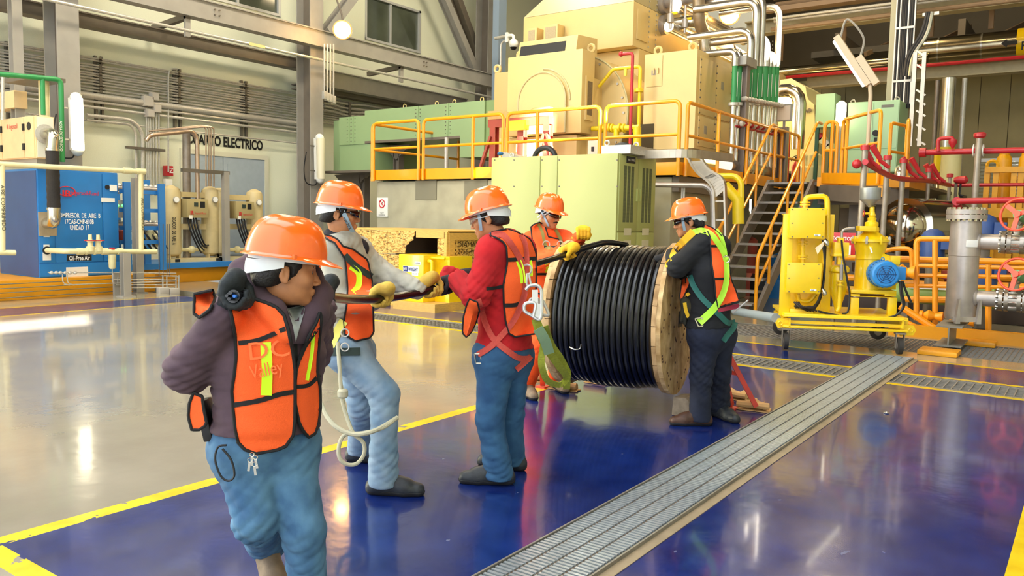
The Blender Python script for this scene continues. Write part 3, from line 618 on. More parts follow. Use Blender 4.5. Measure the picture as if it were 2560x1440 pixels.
for i, px in enumerate((515,522,528,535)):
    tag(MB().tube(rounded([U(372,328,x=-17.5),U(px-8,313+i,x=-17.5),U(px,322,x=-17.5),U(px,466,x=-17.5)], .15), .018, 8).build('tube_line', M('warm bright pipe','c0aa96',.3,.8)), ('leftmost','second','third','rightmost')[i]+' thin bright tube coming down in front of the electrical room door', 'tube', 'thin tubes in front of the door')
# ================= turbine hall, middle =================
PF = 13.0; PZ = 2.5; PX0, PX1 = -13.2, -5.9
pl = T('platform', 'raised platform of concrete and yellow edge plate round the turbine', 'platform')
MB().box((PX0,PF+.08,0),(PX1-.15,17.0,2.36)).build('concrete_block', CONC, pl, bevel=.05)
MB().box((PX0,PF,PZ-.12),(PX1,26,PZ-.06)).build('deck', STEELD, pl)
EDG = YEL
MB().box((PX0,PF-.02,PZ-.12),(PX1,PF,PZ+.10)).build('edge_plate', EDG, pl); MB().box((PX1,PF,PZ-.12),(PX1+.02,18.6,PZ+.10)).build('edge_plate', EDG, pl); MB().box((PX0-.02,PF,PZ-.12),(PX0,16,PZ+.10)).build('edge_plate', EDG, pl)
MB().box((PX1-.15,PF+.1,2.1),(PX1-.03,18.6,PZ-.13)).build('edge_beam', STEELD, pl)
DKC = M('dark patch concrete','7f7a66',.8)
for px in (1065,1190):
    p = U(px,455,y=PF+.07); MB().box((p.x-.3,PF+.065,1.95),(p.x+.3,PF+.08,2.36)).build('patch', DKC, pl)
# rails
def rail(name, label, path, posts, h=1.12, r=.034, mid=.5, foot=.14, loop=True, mat=None, cat='railing'):
    """path: base points of the rail; posts: params along the straight path"""
    t = T(name, label, cat, 'yellow guard rails') if cat == 'railing' else T(name, label, cat); m = mat or YEL
    a, b_ = path; up = Z_*h
    MB().tube(rounded([a-Z_*foot, a+up, b_+up, b_-Z_*foot], .12 if loop else .02), r, 10).build('top_rail', m, t)
    MB().tube([a+Z_*h*mid, b_+Z_*h*mid], r*.85, 8).build('mid_rail', m, t)
    for f in posts: q = a+(b_-a)*f; MB().tube([q-Z_*foot, q+up], r, 8).build('post', m, t)
    return t
def bx(px, py, y=PF-.05): return U(px, py, y=y).x
for (a, b_, mids, l) in ((935,1048,[], 'first yellow guard rail panel at the left corner of the platform'),(1060,1259,[1184],'second yellow guard rail panel, in front of the green duct'),
                    (1270,1501,[1345],'third yellow guard rail panel, in front of the arched housing'),(1515,1700,[],'fourth yellow guard rail panel, ending at the platform corner')):
    xa, xb = bx(a,300), bx(b_,300); rail('guard_rail', l, (V(xa,PF-.06,PZ),V(xb,PF-.06,PZ)), [(bx(m_,300)-xa)/(xb-xa) for m_ in mids])
yy = lambda px: U(px,280,x=PX1+.05).y
ya, yb = yy(1718), yy(1957)
rail('guard_rail','long yellow guard rail running back along the right side of the platform', (V(PX1+.06,ya,PZ),V(PX1+.06,yb,PZ)), [(yy(1797)-ya)/(yb-ya),(yy(1870)-ya)/(yb-ya)])
rail('guard_rail','yellow guard rail returning back at the left side of the platform', (V(PX0-.06,PF,PZ),V(PX0-.06,16,PZ)), [])
# prohibition sign
t = T('prohibition_sign', 'white safety sign with a red crossed circle on the concrete wall', 'sign'); a, b_ = U(943,494,y=PF+.07), U(970,542,y=PF+.07)
MB().box((a.x,PF+.055,b_.z),(b_.x,PF+.08,a.z)).build('sign_plate', WHITE, t, bevel=.004)
c = V((a.x+b_.x)/2, PF+.05, a.z-.135); MB().torus(c, Y_, .085, .011, 28, 6).build('red_ring', RTXT, t); MB().bar(c+V(-.055,0,.055), c+V(.055,0,-.055), .012, .02, Y_).build('red_slash', RTXT, t)
MB().bar(c+V(.04,.002,.05), c+V(-.03,.002,-.03), .006, .012, Y_).build('pictogram', BLK, t)
text('NO FUMAR\nCERILLAS\nO ENCENDEDORES', 'lettering', BLK, t, V(c.x,PF+.053,b_.z+.07), X_, Z_, .022, .2)
# green duct
DY = 15.0
dt = T('green_duct', 'large sage green sheet metal duct between the left wall and the turbine', 'duct')
xa, xb = U(912,277,y=DY).x, U(1212,252,y=DY).x; zt = U(912,277,y=DY).z; zb_ = U(912,353,y=DY).z
MB().box((xa,DY,zb_),(xb,DY+2.2,zt)).build('duct_body', SAGED, dt)
xr = U(1150,339,y=DY).x; zbr = U(1180,393,y=DY).z
MB().box((xr,DY,zbr),(xb,DY+2.2,zb_)).build('duct_drop', SAGED, dt)
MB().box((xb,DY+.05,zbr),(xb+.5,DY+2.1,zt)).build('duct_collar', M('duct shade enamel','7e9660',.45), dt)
xl = U(848,294,y=DY).x; zl = U(848,294,y=DY).z; zlb = U(848,363,y=DY).z
MB().box((xl,DY+.0,zlb),(xa,DY+2.2,zl)).build('duct_body', SAGED, dt)
zbb = U(848,427,y=DY).z; MB().prism([V(xl,DY+.02,zlb),V(U(935,360,y=DY).x,DY+.02,zlb),V(U(935,428,y=DY).x,DY+.02,zbb),V(xl,DY+.02,zbb)], Y_*1.9).build('duct_foot', SAGED, dt)
MB().box((xl-.55,DY+.3,zbb),(xl,DY+2.0,zl-.02)).build('duct_body', SAGED, dt)
MB().box((xl-.6,DY-.05,zbb-.06),(U(935,428,y=DY).x,DY+2,zbb)).build('base_angle', STEELD, dt)
for px in (873,883,1045,1120):
    p = U(px,300,y=DY); z0 = zb_ if px > 912 else zlb; MB().box((p.x-.01,DY-.012,z0),(p.x+.01,DY,zt if px > 912 else zl)).build('seam', SAGED, dt)
    rv = MB()
    for k in range(8):
        z = z0+.08+k*((zt-z0)-.16)/7
        for dx in (-.07,.07): rv.cyl(V(p.x+dx,DY-.012,z), V(p.x+dx,DY,z), .012, 6)
    rv.build('rivets', STEELD, dt, kind='stuff')
for px in (1012,1092,1136,1205): p = U(px,262,y=DY+.2); MB().torus(V(p.x,DY+.2,zt+.06), Y_, .05, .012, 12, 5).build('lifting_eye', TAN, dt)
MB().box((xa,DY+.0,zb_-.06),(xr,DY+.08,zb_)).build('base_angle', STEELD, dt)
for px, l in ((905,'left'),(990,'right')):
    p = U(px,380,y=DY+.5); t = T('duct_support', 'steel leg and gusset under the green duct, '+l+' of the pair', 'support'); zt_ = zb_-.06 if px > 912 else zlb
    MB().ibeam(V(p.x,DY+.6,0), V(p.x,DY+.6,zt_-.02), .2, .2, .02, .02, up=X_).build('leg', STEELD, t)
    MB().prism([V(p.x-.5,DY+.5,zt_-.02),V(p.x+.5,DY+.5,zt_-.02),V(p.x,DY+.5,zt_-.4)], Y_*.1).build('gusset', STEELD, t)
t = T('duct_support', 'steel gusset under the lower left end of the green duct', 'support'); p = U(880,440,y=DY+.5); MB().prism([V(p.x-.7,DY+.5,zbb-.07),V(p.x+.6,DY+.5,zbb-.07),V(p.x-.05,DY+.5,zbb-.6)], Y_*.1).build('gusset', STEELD, t); MB().cyl(V(p.x,DY+.55,0), V(p.x,DY+.55,zbb-.3), .05, 10).build('leg', GALV, t)
tag(MB().tube(pxs([(1001,300),(1001,436)], -12.4)[0:0] or [V(-12.2,14.3,2.5),V(-12.2,14.3,3.4)], .05, 10).build('short_post', GALV), 'short bright post on the platform behind the second guard rail', 'post')
t = T('green_pipe', 'thin dark green upright under the green duct near the platform corner', 'pipe'); p = U(962,400,y=15.8); MB().cyl(V(p.x,15.8,.0), V(p.x,15.8,zb_-.07), .05, 10).build('pipe_run', GREENP, t)
# turbine housing G1 (arched box)
GY = 14.2
g1 = T('exciter_housing', 'cream box housing with a raised arch and a slot hood on top', 'housing')
xa, xb = U(1270,144,y=GY).x, U(1457,123,y=GY).x; zt = U(1270,144,y=GY).z; zb_ = U(1457,331,y=GY).z; gd = 2.3
MB().box((xa,GY,zb_),(xb,GY+.5,zt)).build('body', TAN, g1, bevel=.02)
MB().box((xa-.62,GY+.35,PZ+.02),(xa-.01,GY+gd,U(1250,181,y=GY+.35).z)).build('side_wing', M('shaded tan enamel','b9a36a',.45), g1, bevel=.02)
MB().box((xa-.55,GY+.1,PZ-.05),(xb-.15,GY+.6,zb_-.02)).build('plinth_box', TAN, g1, bevel=.02)
MB().box((xa+.02,GY+.5,PZ+.02),(xb-.05,GY+gd,zt-.5)).build('rear_body', TAN, g1)
cxx = U(1356,200,y=GY-.03).x; hw = (U(1415,240,y=GY).x-U(1297,240,y=GY).x)/2; za_ = U(1356,183,y=GY).z
arch = [V(cxx-hw,GY-.05,zb_+.02)]+[V(cxx-hw*math.cos(math.pi*k/20), GY-.05, za_-hw+hw*math.sin(math.pi*k/20)) for k in range(21)]+[V(cxx+hw,GY-.05,zb_+.02)]
MB().prism(arch, Y_*.05).build('arch_cover', TAN, g1)
ar2 = [V(p.x,GY-.055,p.z) for p in arch]; MB().tube(ar2, .018, 6).build('arch_rim', M('arch rim','c2b888',.45), g1)
MB().tube([V(cxx+hw*1.13*math.cos(a),GY-.01,za_-hw+hw*1.13*math.sin(a)) for a in [k*math.pi/2/10 for k in range(11)]], .02, 6).build('arch_seam', M('arch rim'), g1)
sd = V(xb,GY,0); a1, b1 = U(1462,201,x=xb), U(1477,290,x=xb)
MB().box((xb,GY+.12,b1.z-.1),(xb+.035,GY+.4,a1.z+.1)).build('grille_frame', TAN, g1); 
gg = MB().box((xb+.035,GY+.17,b1.z),(xb+.038,GY+.36,a1.z)).build('grille', M('brown mesh','5d4c38',.7,bump=.5,scale=90,col2='8a7758'), g1)
s0, s1 = U(1301,132,y=GY+.25), U(1447,108,y=GY+.25)
hz = zt; MB().prism([V(s0.x,GY+.15,hz),V(s0.x,GY+.22,hz+.34),V(s0.x,GY+1.0,hz+.4),V(s0.x,GY+1.0,hz)], X_*(s1.x-s0.x)).build('slot_hood', TAN, g1, bevel=.01)
MB().prism([V(s0.x+.05,GY+.145,hz+.03),V(s0.x+.05,GY+.195,hz+.24),V(s0.x+.05,GY+.24,hz+.24),V(s0.x+.05,GY+.19,hz+.03)], X_*((s1.x-s0.x)*.78)).build('slot', BLK, g1)
def lug(parent, x, y, z, ax=Y_, m=TAN, R=.1): k_ = .5 if m is GALV else 1; MB().torus(V(x,y,z+.08*k_), ax, .075*k_, .03*k_, 14, 6).build('lifting_lug', m, parent)
lug(g1, U(1244,172,y=GY+.4).x, GY+.4, U(1244,182,y=GY+.4).z); lug(g1, xa+.14, GY+.25, zt); lug(g1, xb-.1, GY+.5, zt+.02)
# open cubby and pale panel under it
t = T('slotted_plate', 'small pale upright plate with a slot standing right of the arched housing', 'panel'); a, b_ = U(1470,352,y=14.0), U(1494,384,y=14.0); MB().box((a.x,14.0,PZ-.06),(b_.x,14.03,a.z)).build('plate', M('pale pink plate','dcc9b4',.5), t); MB().box(((a.x+b_.x)/2-.03,13.99,b_.z+.05),((a.x+b_.x)/2+.03,14.0,a.z-.12)).build('slot', BLK, t)
# G2 big upper casing
G2 = T('turbine_casing', 'big cream upper turbine casing with a sloping roof and two vent boxes', 'casing'); gy = 16.0
xa, xb = U(1309,45,y=gy).x, -8.43; zt = U(1309,45,y=gy).z; zb_ = U(1580,114,y=gy).z
MB().box((xa,gy,zb_),(xb,27,zt)).build('body', TAN, G2, bevel=.02)
MB().prism([V(xa,gy,zt),V(xb,gy,zt),V(xb,gy+1.8,zt+1.9),V(xa+.9,gy+1.8,zt+1.9)], Y_*2.2).build('roof', M('casing roof enamel','b3a578',.5), G2)
MB().box((xa+.35,gy+.3,PZ),(xb-.0,26,zb_-.01)).build('lower_body', TAN, G2)
for a, b_, c_, d_ in ((1317,72,1341,111),(1359,64,1393,107)):
    p, q = U(a,b_,y=gy-.3), U(c_,d_,y=gy-.3); MB().box((p.x,gy-.3,q.z),(q.x,gy,p.z)).build('vent_box', TAN, G2, bevel=.01); MB().box((p.x+.05,gy-.305,q.z+.06),(q.x-.05,gy-.3,p.z-.05)).build('vent_mesh', M('pale mesh','a08f6c',.7,bump=.4,scale=120,col2='b8a888'), G2)
# round end ring
rc = U(1490,262,y=gy+.0); RX_ = .95
MB().cyl(V(rc.x,gy-.9,rc.z-.35), V(rc.x,gy+.35,rc.z-.35), 1.28, 40).build('round_end', TAN, G2)
MB().torus(V(rc.x,gy-.9,rc.z-.35), Y_, 1.28, .02, 40, 6).build('end_ring', M('arch rim'), G2)
bl = MB()
for k in range(24):
    a = k*math.pi/12; c = V(rc.x+1.19*math.cos(a),gy-.93,rc.z-.35+1.19*math.sin(a)); bl.cyl(c, c+Y_*.03, .025, 6)
bl.build('bolts', GALV, G2, kind='stuff')
# right face flanges and door of the casing
for px, py, px2, py2 in ((1592,22,1616,108),): 
    p, q = U(px,py,x=xb), U(px2,py2,x=xb); MB().box((xb,p.y,q.z),(xb+.03,q.y,p.z)).build('access_door', TAN, G2, bevel=.006)
bl = MB()
for k in range(16):
    z = zb_+.1+k*.11
    for y in (U(1622,60,x=xb).y, U(1640,60,x=xb).y, 25.0): bl.cyl(V(xb,y,z), V(xb+.02,y,z), .02, 6)
bl.build('bolts', GALV, G2, kind='stuff')
for y in (19.0, 23): MB().box((xb,y-.02,zb_),(xb+.025,y+.02,zt)).build('seam', M('arch rim'), G2)
# G4 right box
g4 = T('generator_housing', 'tan box housing with lifting lugs at the platform corner, right of the red riser', 'housing'); fy = 15.2
xa, xb4 = U(1613,134,y=fy).x, U(1744,122,y=fy).x; zt = U(1744,122,y=fy).z; zb_ = U(1739,370,y=fy).z; y1 = U(1831,173,x=xb4).y
MB().box((xa,fy,PZ+.05),(xb4-.9,y1,zt)).build('body', TAN, g4); MB().box((xb4-.9,fy,zb_),(xb4,y1,zt)).build('body_right', TAN, g4)
DG4 = M('arch rim'); sy = [fy+.12, U(1789,200,x=xb4).y, y1-.05]; zm = U(1740,285,x=xb4).z
for i in range(2):
    for z0, z1 in ((zb_+.06,zm-.02),(zm+.02,zt-.12)): MB().box((xb4,sy[i]+.015,z0),(xb4+.02,sy[i+1]-.015,z1)).build('side_panel', TAN, g4, bevel=.004)
bl = MB()
for y in (sy[0]+.03,sy[1],sy[2]-.03):
    for k in range(12): z = zb_+.12+k*(zt-zb_-.3)/11; bl.cyl(V(xb4+.02,y,z), V(xb4+.035,y,z), .018, 6)
bl.build('bolts', STEELD, g4, kind='stuff')
p, q = U(1618,142,y=fy), U(1655,215,y=fy); MB().box((p.x,fy-.015,q.z),(q.x,fy,p.z)).build('hatch', TAN, g4, bevel=.004)
for zz in (.35,.65): MB().box((p.x+.06+zz*.3,fy-.05,q.z+.25),(p.x+.08+zz*.3,fy-.015,q.z+.36)).build('hatch_handle', TAN, g4)
p = U(1635,182,y=fy); MB().box((p.x-.05,fy-.02,p.z-.05),(p.x+.05,fy-.015,p.z+.05)).build('paper_label', M('grey label','a49a88',.6), g4)
for px, py in ((1806,215),(1763,325),(1798,335)): p = U(px,py,x=xb4+.02); MB().box((xb4+.02,p.y-.07,p.z-.08),(xb4+.024,p.y+.07,p.z+.08)).build('paper_label', M('grey label'), g4)
lug(g4, U(1643,130,y=fy+.1).x, fy+.15, zt); lug(g4, U(1730,120,y=fy+.1).x, fy+.15, zt); lug(g4, xb4-.4, y1-.3, zt, X_)
t = T('recess_shade_sheet', 'dark sheet painted as recess shade between the round casing end and the tan box', 'recess'); a, b_ = U(1590,315,y=fy+.2), U(1640,372,y=fy+.2); MB().box((a.x,fy-.02,PZ+.06),(xa+.25,fy-.005,a.z)).build('recess', M('painted recess shade','4a4028',.8), t)  # flat sheet, the gap's shade put into its dark colour
# red riser and yellow pipes
ry = 13.8
t = T('red_riser', 'thin red pipe standing on the platform and hooking left at its top', 'pipe'); MB().tube(rounded([U(1557,135,y=ry),U(1582,133,y=ry),V(U(1582,133,y=ry).x,ry,PZ-.05)], .06), .03, 10).build('pipe_run', RED, t); MB().sphere(U(1553,135,y=ry), .05).build('nozzle', RED, t)
YP = M('bright yellow pipe paint','e6c91c',.35)
t = T('yellow_pipe', 'bright yellow pipe bent over the round casing end and down beside the red riser', 'pipe')
MB().tube(rounded([U(1497,217,y=14.9),U(1533,173,y=14.9),U(1601,166,y=14.9),V(U(1600,230,y=14.9).x,14.9,U(1600,380,y=14.9).z)], .08), .035, 10).build('pipe_run', YP, t); MB().box((U(1565,168,y=14.9).x-.03,14.87,U(1565,190,y=14.9).z),(U(1565,168,y=14.9).x+.03,14.9,U(1565,172,y=14.9).z)).build('clip', YP, t)
MB().cyl(U(1597,230,y=14.9), U(1597,222,y=14.9), .09, 12).build('pipe_flange', YP, t)
t = T('yellow_manifold', 'bright yellow valve manifold low behind the fourth guard rail', 'manifold'); MB().tube([U(1480,322,y=14.6),U(1598,318,y=14.6)], .05, 10).build('pipe_run', YP, t)
for px in (1515,1541,1570): p = U(px,320,y=14.6); MB().lathe(p-X_*.1, X_, [(0,.09),(.03,.09),(.04,.06),(.16,.06),(.17,.09),(.2,.09)], 12).build('valve', YP, t)
MB().tube([U(1541,320,y=14.6), U(1541,345,y=14.6)], .06, 10).build('branch', YP, t); MB().tube([U(1593,318,y=14.6),U(1593,370,y=14.6)], .08, 12).build('branch', YP, t)
# red oxide trestle in front of the arched housing
t = T('steel_trestle', 'red oxide steel trestle with a wooden saddle in front of the arched housing', 'trestle'); ty = 13.55
a, b_ = U(1225,304,y=ty), U(1377,296,y=ty)
MB().bar(V(a.x,ty,b_.z-.03), V(b_.x,ty,b_.z-.03), .14, .16).build('cross_beam', REDOX, t)
zt_ = b_.z+.05; sad = [V(a.x,ty-.08,zt_),V(b_.x,ty-.08,zt_),V(b_.x,ty-.08,zt_+.17),V(b_.x-.35,ty-.08,zt_+.17)]+[V(b_.x-.35-(b_.x-a.x-.7)*k/8,ty-.08,zt_+.17-.1*math.sin(math.pi*k/8)) for k in range(1,8)]+[V(a.x+.35,ty-.08,zt_+.17),V(a.x,ty-.08,zt_+.17)]
MB().prism(sad, Y_*.16).build('wooden_saddle', M('saddle wood','c79a5c',.7,0,.15), t)
for px in (1236,1306,1370):
    p = U(px,330,y=ty); MB().ibeam(V(p.x,ty+.0,PZ-.06), V(p.x,ty+.0,b_.z-.11), .14, .15, .012, .02, up=Y_).build('post', REDOX, t)
for px, s in ((1236,-1),(1370,-1),(1370,1)): p = U(px,330,y=ty); MB().bar(V(p.x+s*.35,ty-.1,PZ-.06), V(p.x+s*.03,ty-.08,b_.z-.3), .08, .05).build('brace', REDOX, t)
p = U(1306,318,y=ty); MB().box((p.x-.22,ty-.18,p.z-.08),(p.x+.22,ty-.08,p.z+.12)).build('yellow_clamp', CARTY, t)
# green control cabinet in front
CY = 10.95
t = T('control_cabinet', 'tall sage green control cabinet with perforated doors behind the cable drum', 'cabinet'); xa, xb = U(1230,393,y=CY).x, U(1546,383,y=CY).x; zt = U(1400,388,y=CY).z; y1 = U(1640,392,x=xb).y
MB().box((xa,CY,0),(xb,y1,zt)).build('body', SAGE, t, bevel=.01)
for a, b_ in ((1230,1352),(1354,1395),(1397,1546)):
    p, q = U(a,400,y=CY), U(b_,400,y=CY); MB().box((p.x+.004,CY-.012,.1),(q.x-.004,CY,zt-.01)).build('rear_panel', SAGE, t, bevel=.003)
sc = MB()
for px in (1234,1352,1395,1282,1540):
    for py in (400,466): p = U(px+3,py,y=CY-.012); sc.cyl(V(p.x,CY-.02,p.z), V(p.x,CY-.012,p.z), .012, 6)
sc.build('screws', STEELD, t, kind='stuff')
ym = (CY+y1)/2+.0; zd = U(1590,580,x=xb).z
PERF = M('perforation dark','5b6040',.7)
for k, (a, b_) in enumerate(((CY+.02,ym),(ym,y1-.02))):
    d = MB().box((xb,a+.006,zd+.01),(xb+.02,b_-.006,zt-.02)).build('door', SAGE, t, bevel=.004); MB().box((xb,a+.006,.1),(xb+.02,b_-.006,zd-.01)).build('lower_door', SAGE, t, bevel=.004)
    vb = MB(); cc = (a+b_)/2; zt2, zb2 = U(1570,415,x=xb).z, U(1570,556,x=xb).z; n = 46
    for c_ in range(3):
        for i in range(n):
            z = zb2+(zt2-zb2)*(i+.5)/n; y0 = cc-.17+c_*.12; vb.box((xb+.02,y0,z-.009),(xb+.0215,y0+.09,z+.009))
    vb.build('perforations', PERF, d, kind='stuff')
    h = ym-.05 if k == 0 else ym+.05; MB().box((xb+.02,h-.012,(zt2+zb2)/2-.1),(xb+.05,h+.012,(zt2+zb2)/2+.1)).build('handle', SAGE, d)
    MB().box((xb+.02,cc-.12,zb2-.2),(xb+.022,cc+.12,zb2-.09)).build('paper_label', M('faint label','c9c2a4',.6), d); MB().box((xb+.02,cc-.12,zd-.25),(xb+.022,cc+.12,zd-.13)).build('paper_label', M('faint label'), t)
p = U(1577,400,x=xb+.02); MB().box((xb+.02,p.y-.14,p.z-.05),(xb+.03,p.y+.14,p.z+.05)).build('name_plate', BLK, t)
text('PANEL  CONTROL', 'lettering', WTXT, t, V(xb+.032,p.y,p.z-.005), Y_, Z_, .03, .24)
zc_ = zt
MB().box((U(1495,384,y=CY).x,CY+.1,zc_),(xb+.15,y1-.1,zc_+.13)).build('lifting_channel', GALV, t)
lug(t, U(1505,380,y=CY).x, CY+.15, zc_+.13, Y_, GALV); lug(t, U(1575,380,y=CY+.4).x, CY+.6, zc_+.13, Y_, GALV); lug(t, U(1262,385,y=CY).x, CY+.2, zc_, Y_, GALV)
tag(MB().prism([V(U(1252,395,y=CY+.3).x,CY+.3,zc_),V(U(1312,392,y=CY+.3).x,CY+.3,zc_),V(U(1258,378,y=CY+.3).x,CY+.3,zc_+.12)], Y_*.3).build('bracket', STEEL), 'grey wedge bracket lying on top of the tall green cabinet', 'bracket')
tag(MB().sphere(U(1251,384,y=CY+.3), .055, 8, 6, (1.2,.8,.6)).build('blue_rag', M('blue rag','1f5d8c',.8)), 'crumpled blue rag on the left top corner of the green cabinet', 'rag')
for px, r_, l in ((1362,.21,'thick black cable looping out of the top of the green cabinet'),(1556,.2,'black cable loop on top of the green cabinet near its right end')):
    c = U(px,392 if px<1500 else 378,y=CY+.5); c.z = zc_+.0; tag(MB().tube([V(c.x-r_*math.cos(math.pi*k/12), CY+.5, zc_+.0+r_*.85*math.sin(math.pi*k/12)) for k in range(13)], .045, 10).build('cable_loop', BLACK), l, 'cable')
# cable tray leaving the cabinet to the right, then down
TRAY = M('tray aluminium','b5aa98',.35,.8,.1)
t = T('cable_tray', 'curved aluminium cable tray leaving the top of the green cabinet and bending down', 'cable tray')
xt = U(1745,378,y=CY+.6).x
path = rounded([V(xb-.1,CY+.6,zc_+.02),V(xt-.15,CY+.6,zc_+.02),V(xt+.1,12.7,zc_+.02)], .3, 6)
for dz in (0,):
    MB().tube(path, .0, 4)
q = MB()
for i in range(len(path)-1): q.bar(path[i], path[i+1], .02, .13)
q.build('side_rail', TRAY, t)
p2 = rounded([U(1745,380,y=12.7),U(1770,425,y=12.7),U(1812,445,y=12.7),U(1816,600,y=12.7)], .3, 6); p3_ = rounded([U(1715,382,y=12.7),U(1740,432,y=12.7),U(1786,462,y=12.7),U(1790,600,y=12.7)], .3, 6)
for pp in (p2, p3_):
    q = MB()
    for i in range(len(pp)-1): q.bar(pp[i], pp[i+1], .03, .1, Y_)
    q.build('side_rail', TRAY, t)
for i in range(1, min(len(p2),len(p3_))-1): MB().bar(p2[i], p3_[i], .05, .02, Y_).build('rung', TRAY, t)
a, b_ = U(1814,480,y=12.7), U(1788,480,y=12.7)
for k in range(4): z = a.z-.15-k*.3; MB().box((b_.x,12.68,z-.015),(a.x,12.72,z+.015)).build('rung', TRAY, t)
tag(MB().tube(rounded([U(1640,462,y=12.85),U(1765,464,y=12.85),U(1782,480,y=12.85),U(1784,640,y=12.85)], .3), .045, 10).build('conduit', VESS), 'bright conduit running level on the concrete and bending down behind the tray', 'conduit')
for px in (1707,1712): tag(MB().tube([V(U(px,400,y=12.9).x,12.92,2.2),V(U(px,400,y=12.9).x,12.92,.1)], .02, 8).build('conduit', GALV), 'thin vertical conduit on the concrete wall right of the green cabinet, '+('left' if px==1707 else 'right')+' of two', 'conduit')
t = T('yellow_pipe', 'bright yellow bent pipe under the platform edge behind the stair rail', 'pipe'); MB().tube(rounded([U(1790,440,y=13.4),U(1838,440,y=13.4),U(1853,455,y=13.4),U(1853,520,y=13.4)], .15), .05, 10).build('pipe_run', YP, t)
MB().tube([U(1812,465,y=13.4),U(1845,500,y=13.4),U(1846,560,y=13.4)], .1, 12).build('large_pipe', YP, t)
# OSB crate and yellow machine
def osb():
    m = bpy.data.materials.new('osb board'); m.use_nodes = True; nt = m.node_tree; N = nt.nodes; L = nt.links; b = N['Principled BSDF']
    tc = N.new('ShaderNodeTexCoord'); vo = N.new('ShaderNodeTexVoronoi'); vo.inputs['Scale'].default_value = 26; mp = N.new('ShaderNodeMapping'); mp.inputs['Scale'].default_value = (1,1,2.2); L.new(tc.outputs['Object'], mp.inputs[0]); L.new(mp.outputs[0], vo.inputs[0])
    nz = N.new('ShaderNodeTexNoise'); nz.inputs['Scale'].default_value = 30; L.new(tc.outputs['Object'], nz.inputs[0]); ad = N.new('ShaderNodeMix'); ad.data_type = 'RGBA'; ad.inputs[0].default_value = .35; L.new(vo.outputs['Color'], ad.inputs[6]); L.new(nz.outputs['Color'], ad.inputs[7])
    r = N.new('ShaderNodeValToRGB'); L.new(ad.outputs[2], r.inputs[0]); e = r.color_ramp.elements; e[0].position = .28; e[0].color = lin('5e3f16'); e[1].position = .46; e[1].color = lin('bf9344'); x = e.new(.62); x.color = lin('d9b468'); x = e.new(.36); x.color = lin('a87a30')
    L.new(r.outputs[0], b.inputs['Base Color']); b.inputs['Roughness'].default_value = .6; return m
OSB = osb(); WOOD = M('crate timber','d0a354',.6,0,.15,scale=12,stretch=(1,1,8))
cr = T('wooden_crate', 'large chipboard crate with a broken opening and handwriting, left of the red jacket', 'crate'); cy = 10.65
cx1 = U(1118,578,y=cy).x; cx0 = -11.7; ct = U(1118,578,y=cy).z; ye = U(1250,590,x=cx1).y; cb = .12
MB().box((cx0,cy+.02,ct-.02),(cx1,ye,ct+.01)).build('lid', WOOD, cr); 
hole = [U(a,b_,y=cy) for a, b_ in ((1014,632),(1026,610),(1036,592),(1041,577),(1093,577),(1093,700),(1060,700),(1013,700))]
# front boards: strips around the broken opening
hx0, hx1 = U(1013,640,y=cy).x, U(1093,640,y=cy).x; hz1 = U(1050,594,y=cy).z; hz0 = U(1050,715,y=cy).z
seams = [cx0, U(905,600,y=cy).x, U(928,600,y=cy).x, U(969,600,y=cy).x]
zm_ = U(940,633,y=cy).z; zl_ = U(940,664,y=cy).z
for i in range(3):
    for z0, z1 in ((cb,zl_),(zl_,zm_),(zm_,ct-.02)): MB().box((seams[i]+.004,cy,z0+.004),(seams[i+1]-.004,cy+.015,z1-.004)).build('front_board', OSB, cr)
jag = [V(seams[3]+.004,cy,zm_+.004), V(seams[3]+.004,cy,ct-.024)]+[U(a,b_,y=cy) for a, b_ in ((1036,578),(1037,586),(1032,594),(1033,600),(1024,604),(1020,611),(1014,613),(1014,622),(1012,633))]
MB().prism(jag, Y_*.015).build('broken_board', OSB, cr)
MB().box((seams[3]+.004,cy,zl_+.004),(hx0,cy+.015,zm_-.004)).build('front_board', OSB, cr); MB().box((seams[3]+.004,cy,cb),(hx0,cy+.015,zl_-.004)).build('front_board', OSB, cr)
MB().box((hx0,cy,cb),(hx1,cy+.015,hz0)).build('front_board', OSB, cr); MB().box((hx1+.004,cy,cb),(cx1-.06,cy+.015,ct-.02)).build('front_board', OSB, cr)
MB().box((U(1041,577,y=cy).x,cy-.01,hz1),(cx1-.05,cy+.03,ct-.02)).build('top_batten', WOOD, cr); MB().box((cx1-.06,cy-.01,cb),(cx1+.0,cy+.06,ct-.02)).build('corner_post', WOOD, cr)
MB().box((cx1-.03,cy+.06,cb+.02),(cx1-.015,ye-.02,ct-.05)).build('side_board', OSB, cr)
for a, b_, c_, d_ in ((cy+.06,ye,ct-.16,ct-.03),(cy+.06,ye,cb,cb+.14),(cy+.06,cy+.2,cb+.14,ct-.16),(ye-.1,ye,cb+.14,ct-.16)): MB().box((cx1-.015,a,c_),(cx1+.01,b_,d_)).build('side_batten', WOOD, cr)
MB().box((cx0,ye-.02,cb),(cx1,ye,ct-.02)).build('rear_board', M('crate interior shade','2a1d12',.9), cr); MB().box((cx0,cy,cb-.02),(cx1,ye,cb)).build('floor_board', WOOD, cr)  # rear board coloured near black, the crate's inner shade put into it
for x in (cx0+.3,cx1-1.3,cx1-.35): MB().box((x,cy-.03,0),(x+.3,ye,cb-.02)).build('skid', WOOD, cr)
p = U(1165,618,x=cx1); HW = M('marker lettering','3a2410',.8)
for i, (s, w_) in enumerate((('DIAMANTE',.8),('2756-4-4KL',.7),('S - 2',.35))): text(s, 'handwriting', HW, cr, V(cx1-.012,cy+.3+w_/2,ct-.24-i*.12), Y_, Z_, .085, w_)
ym_ = T('yellow_machine', 'yellow steel box machine standing in the broken opening of the crate', 'machine'); my = cy-.45
a, b_ = U(997,635,y=my), U(1060,735,y=my); 
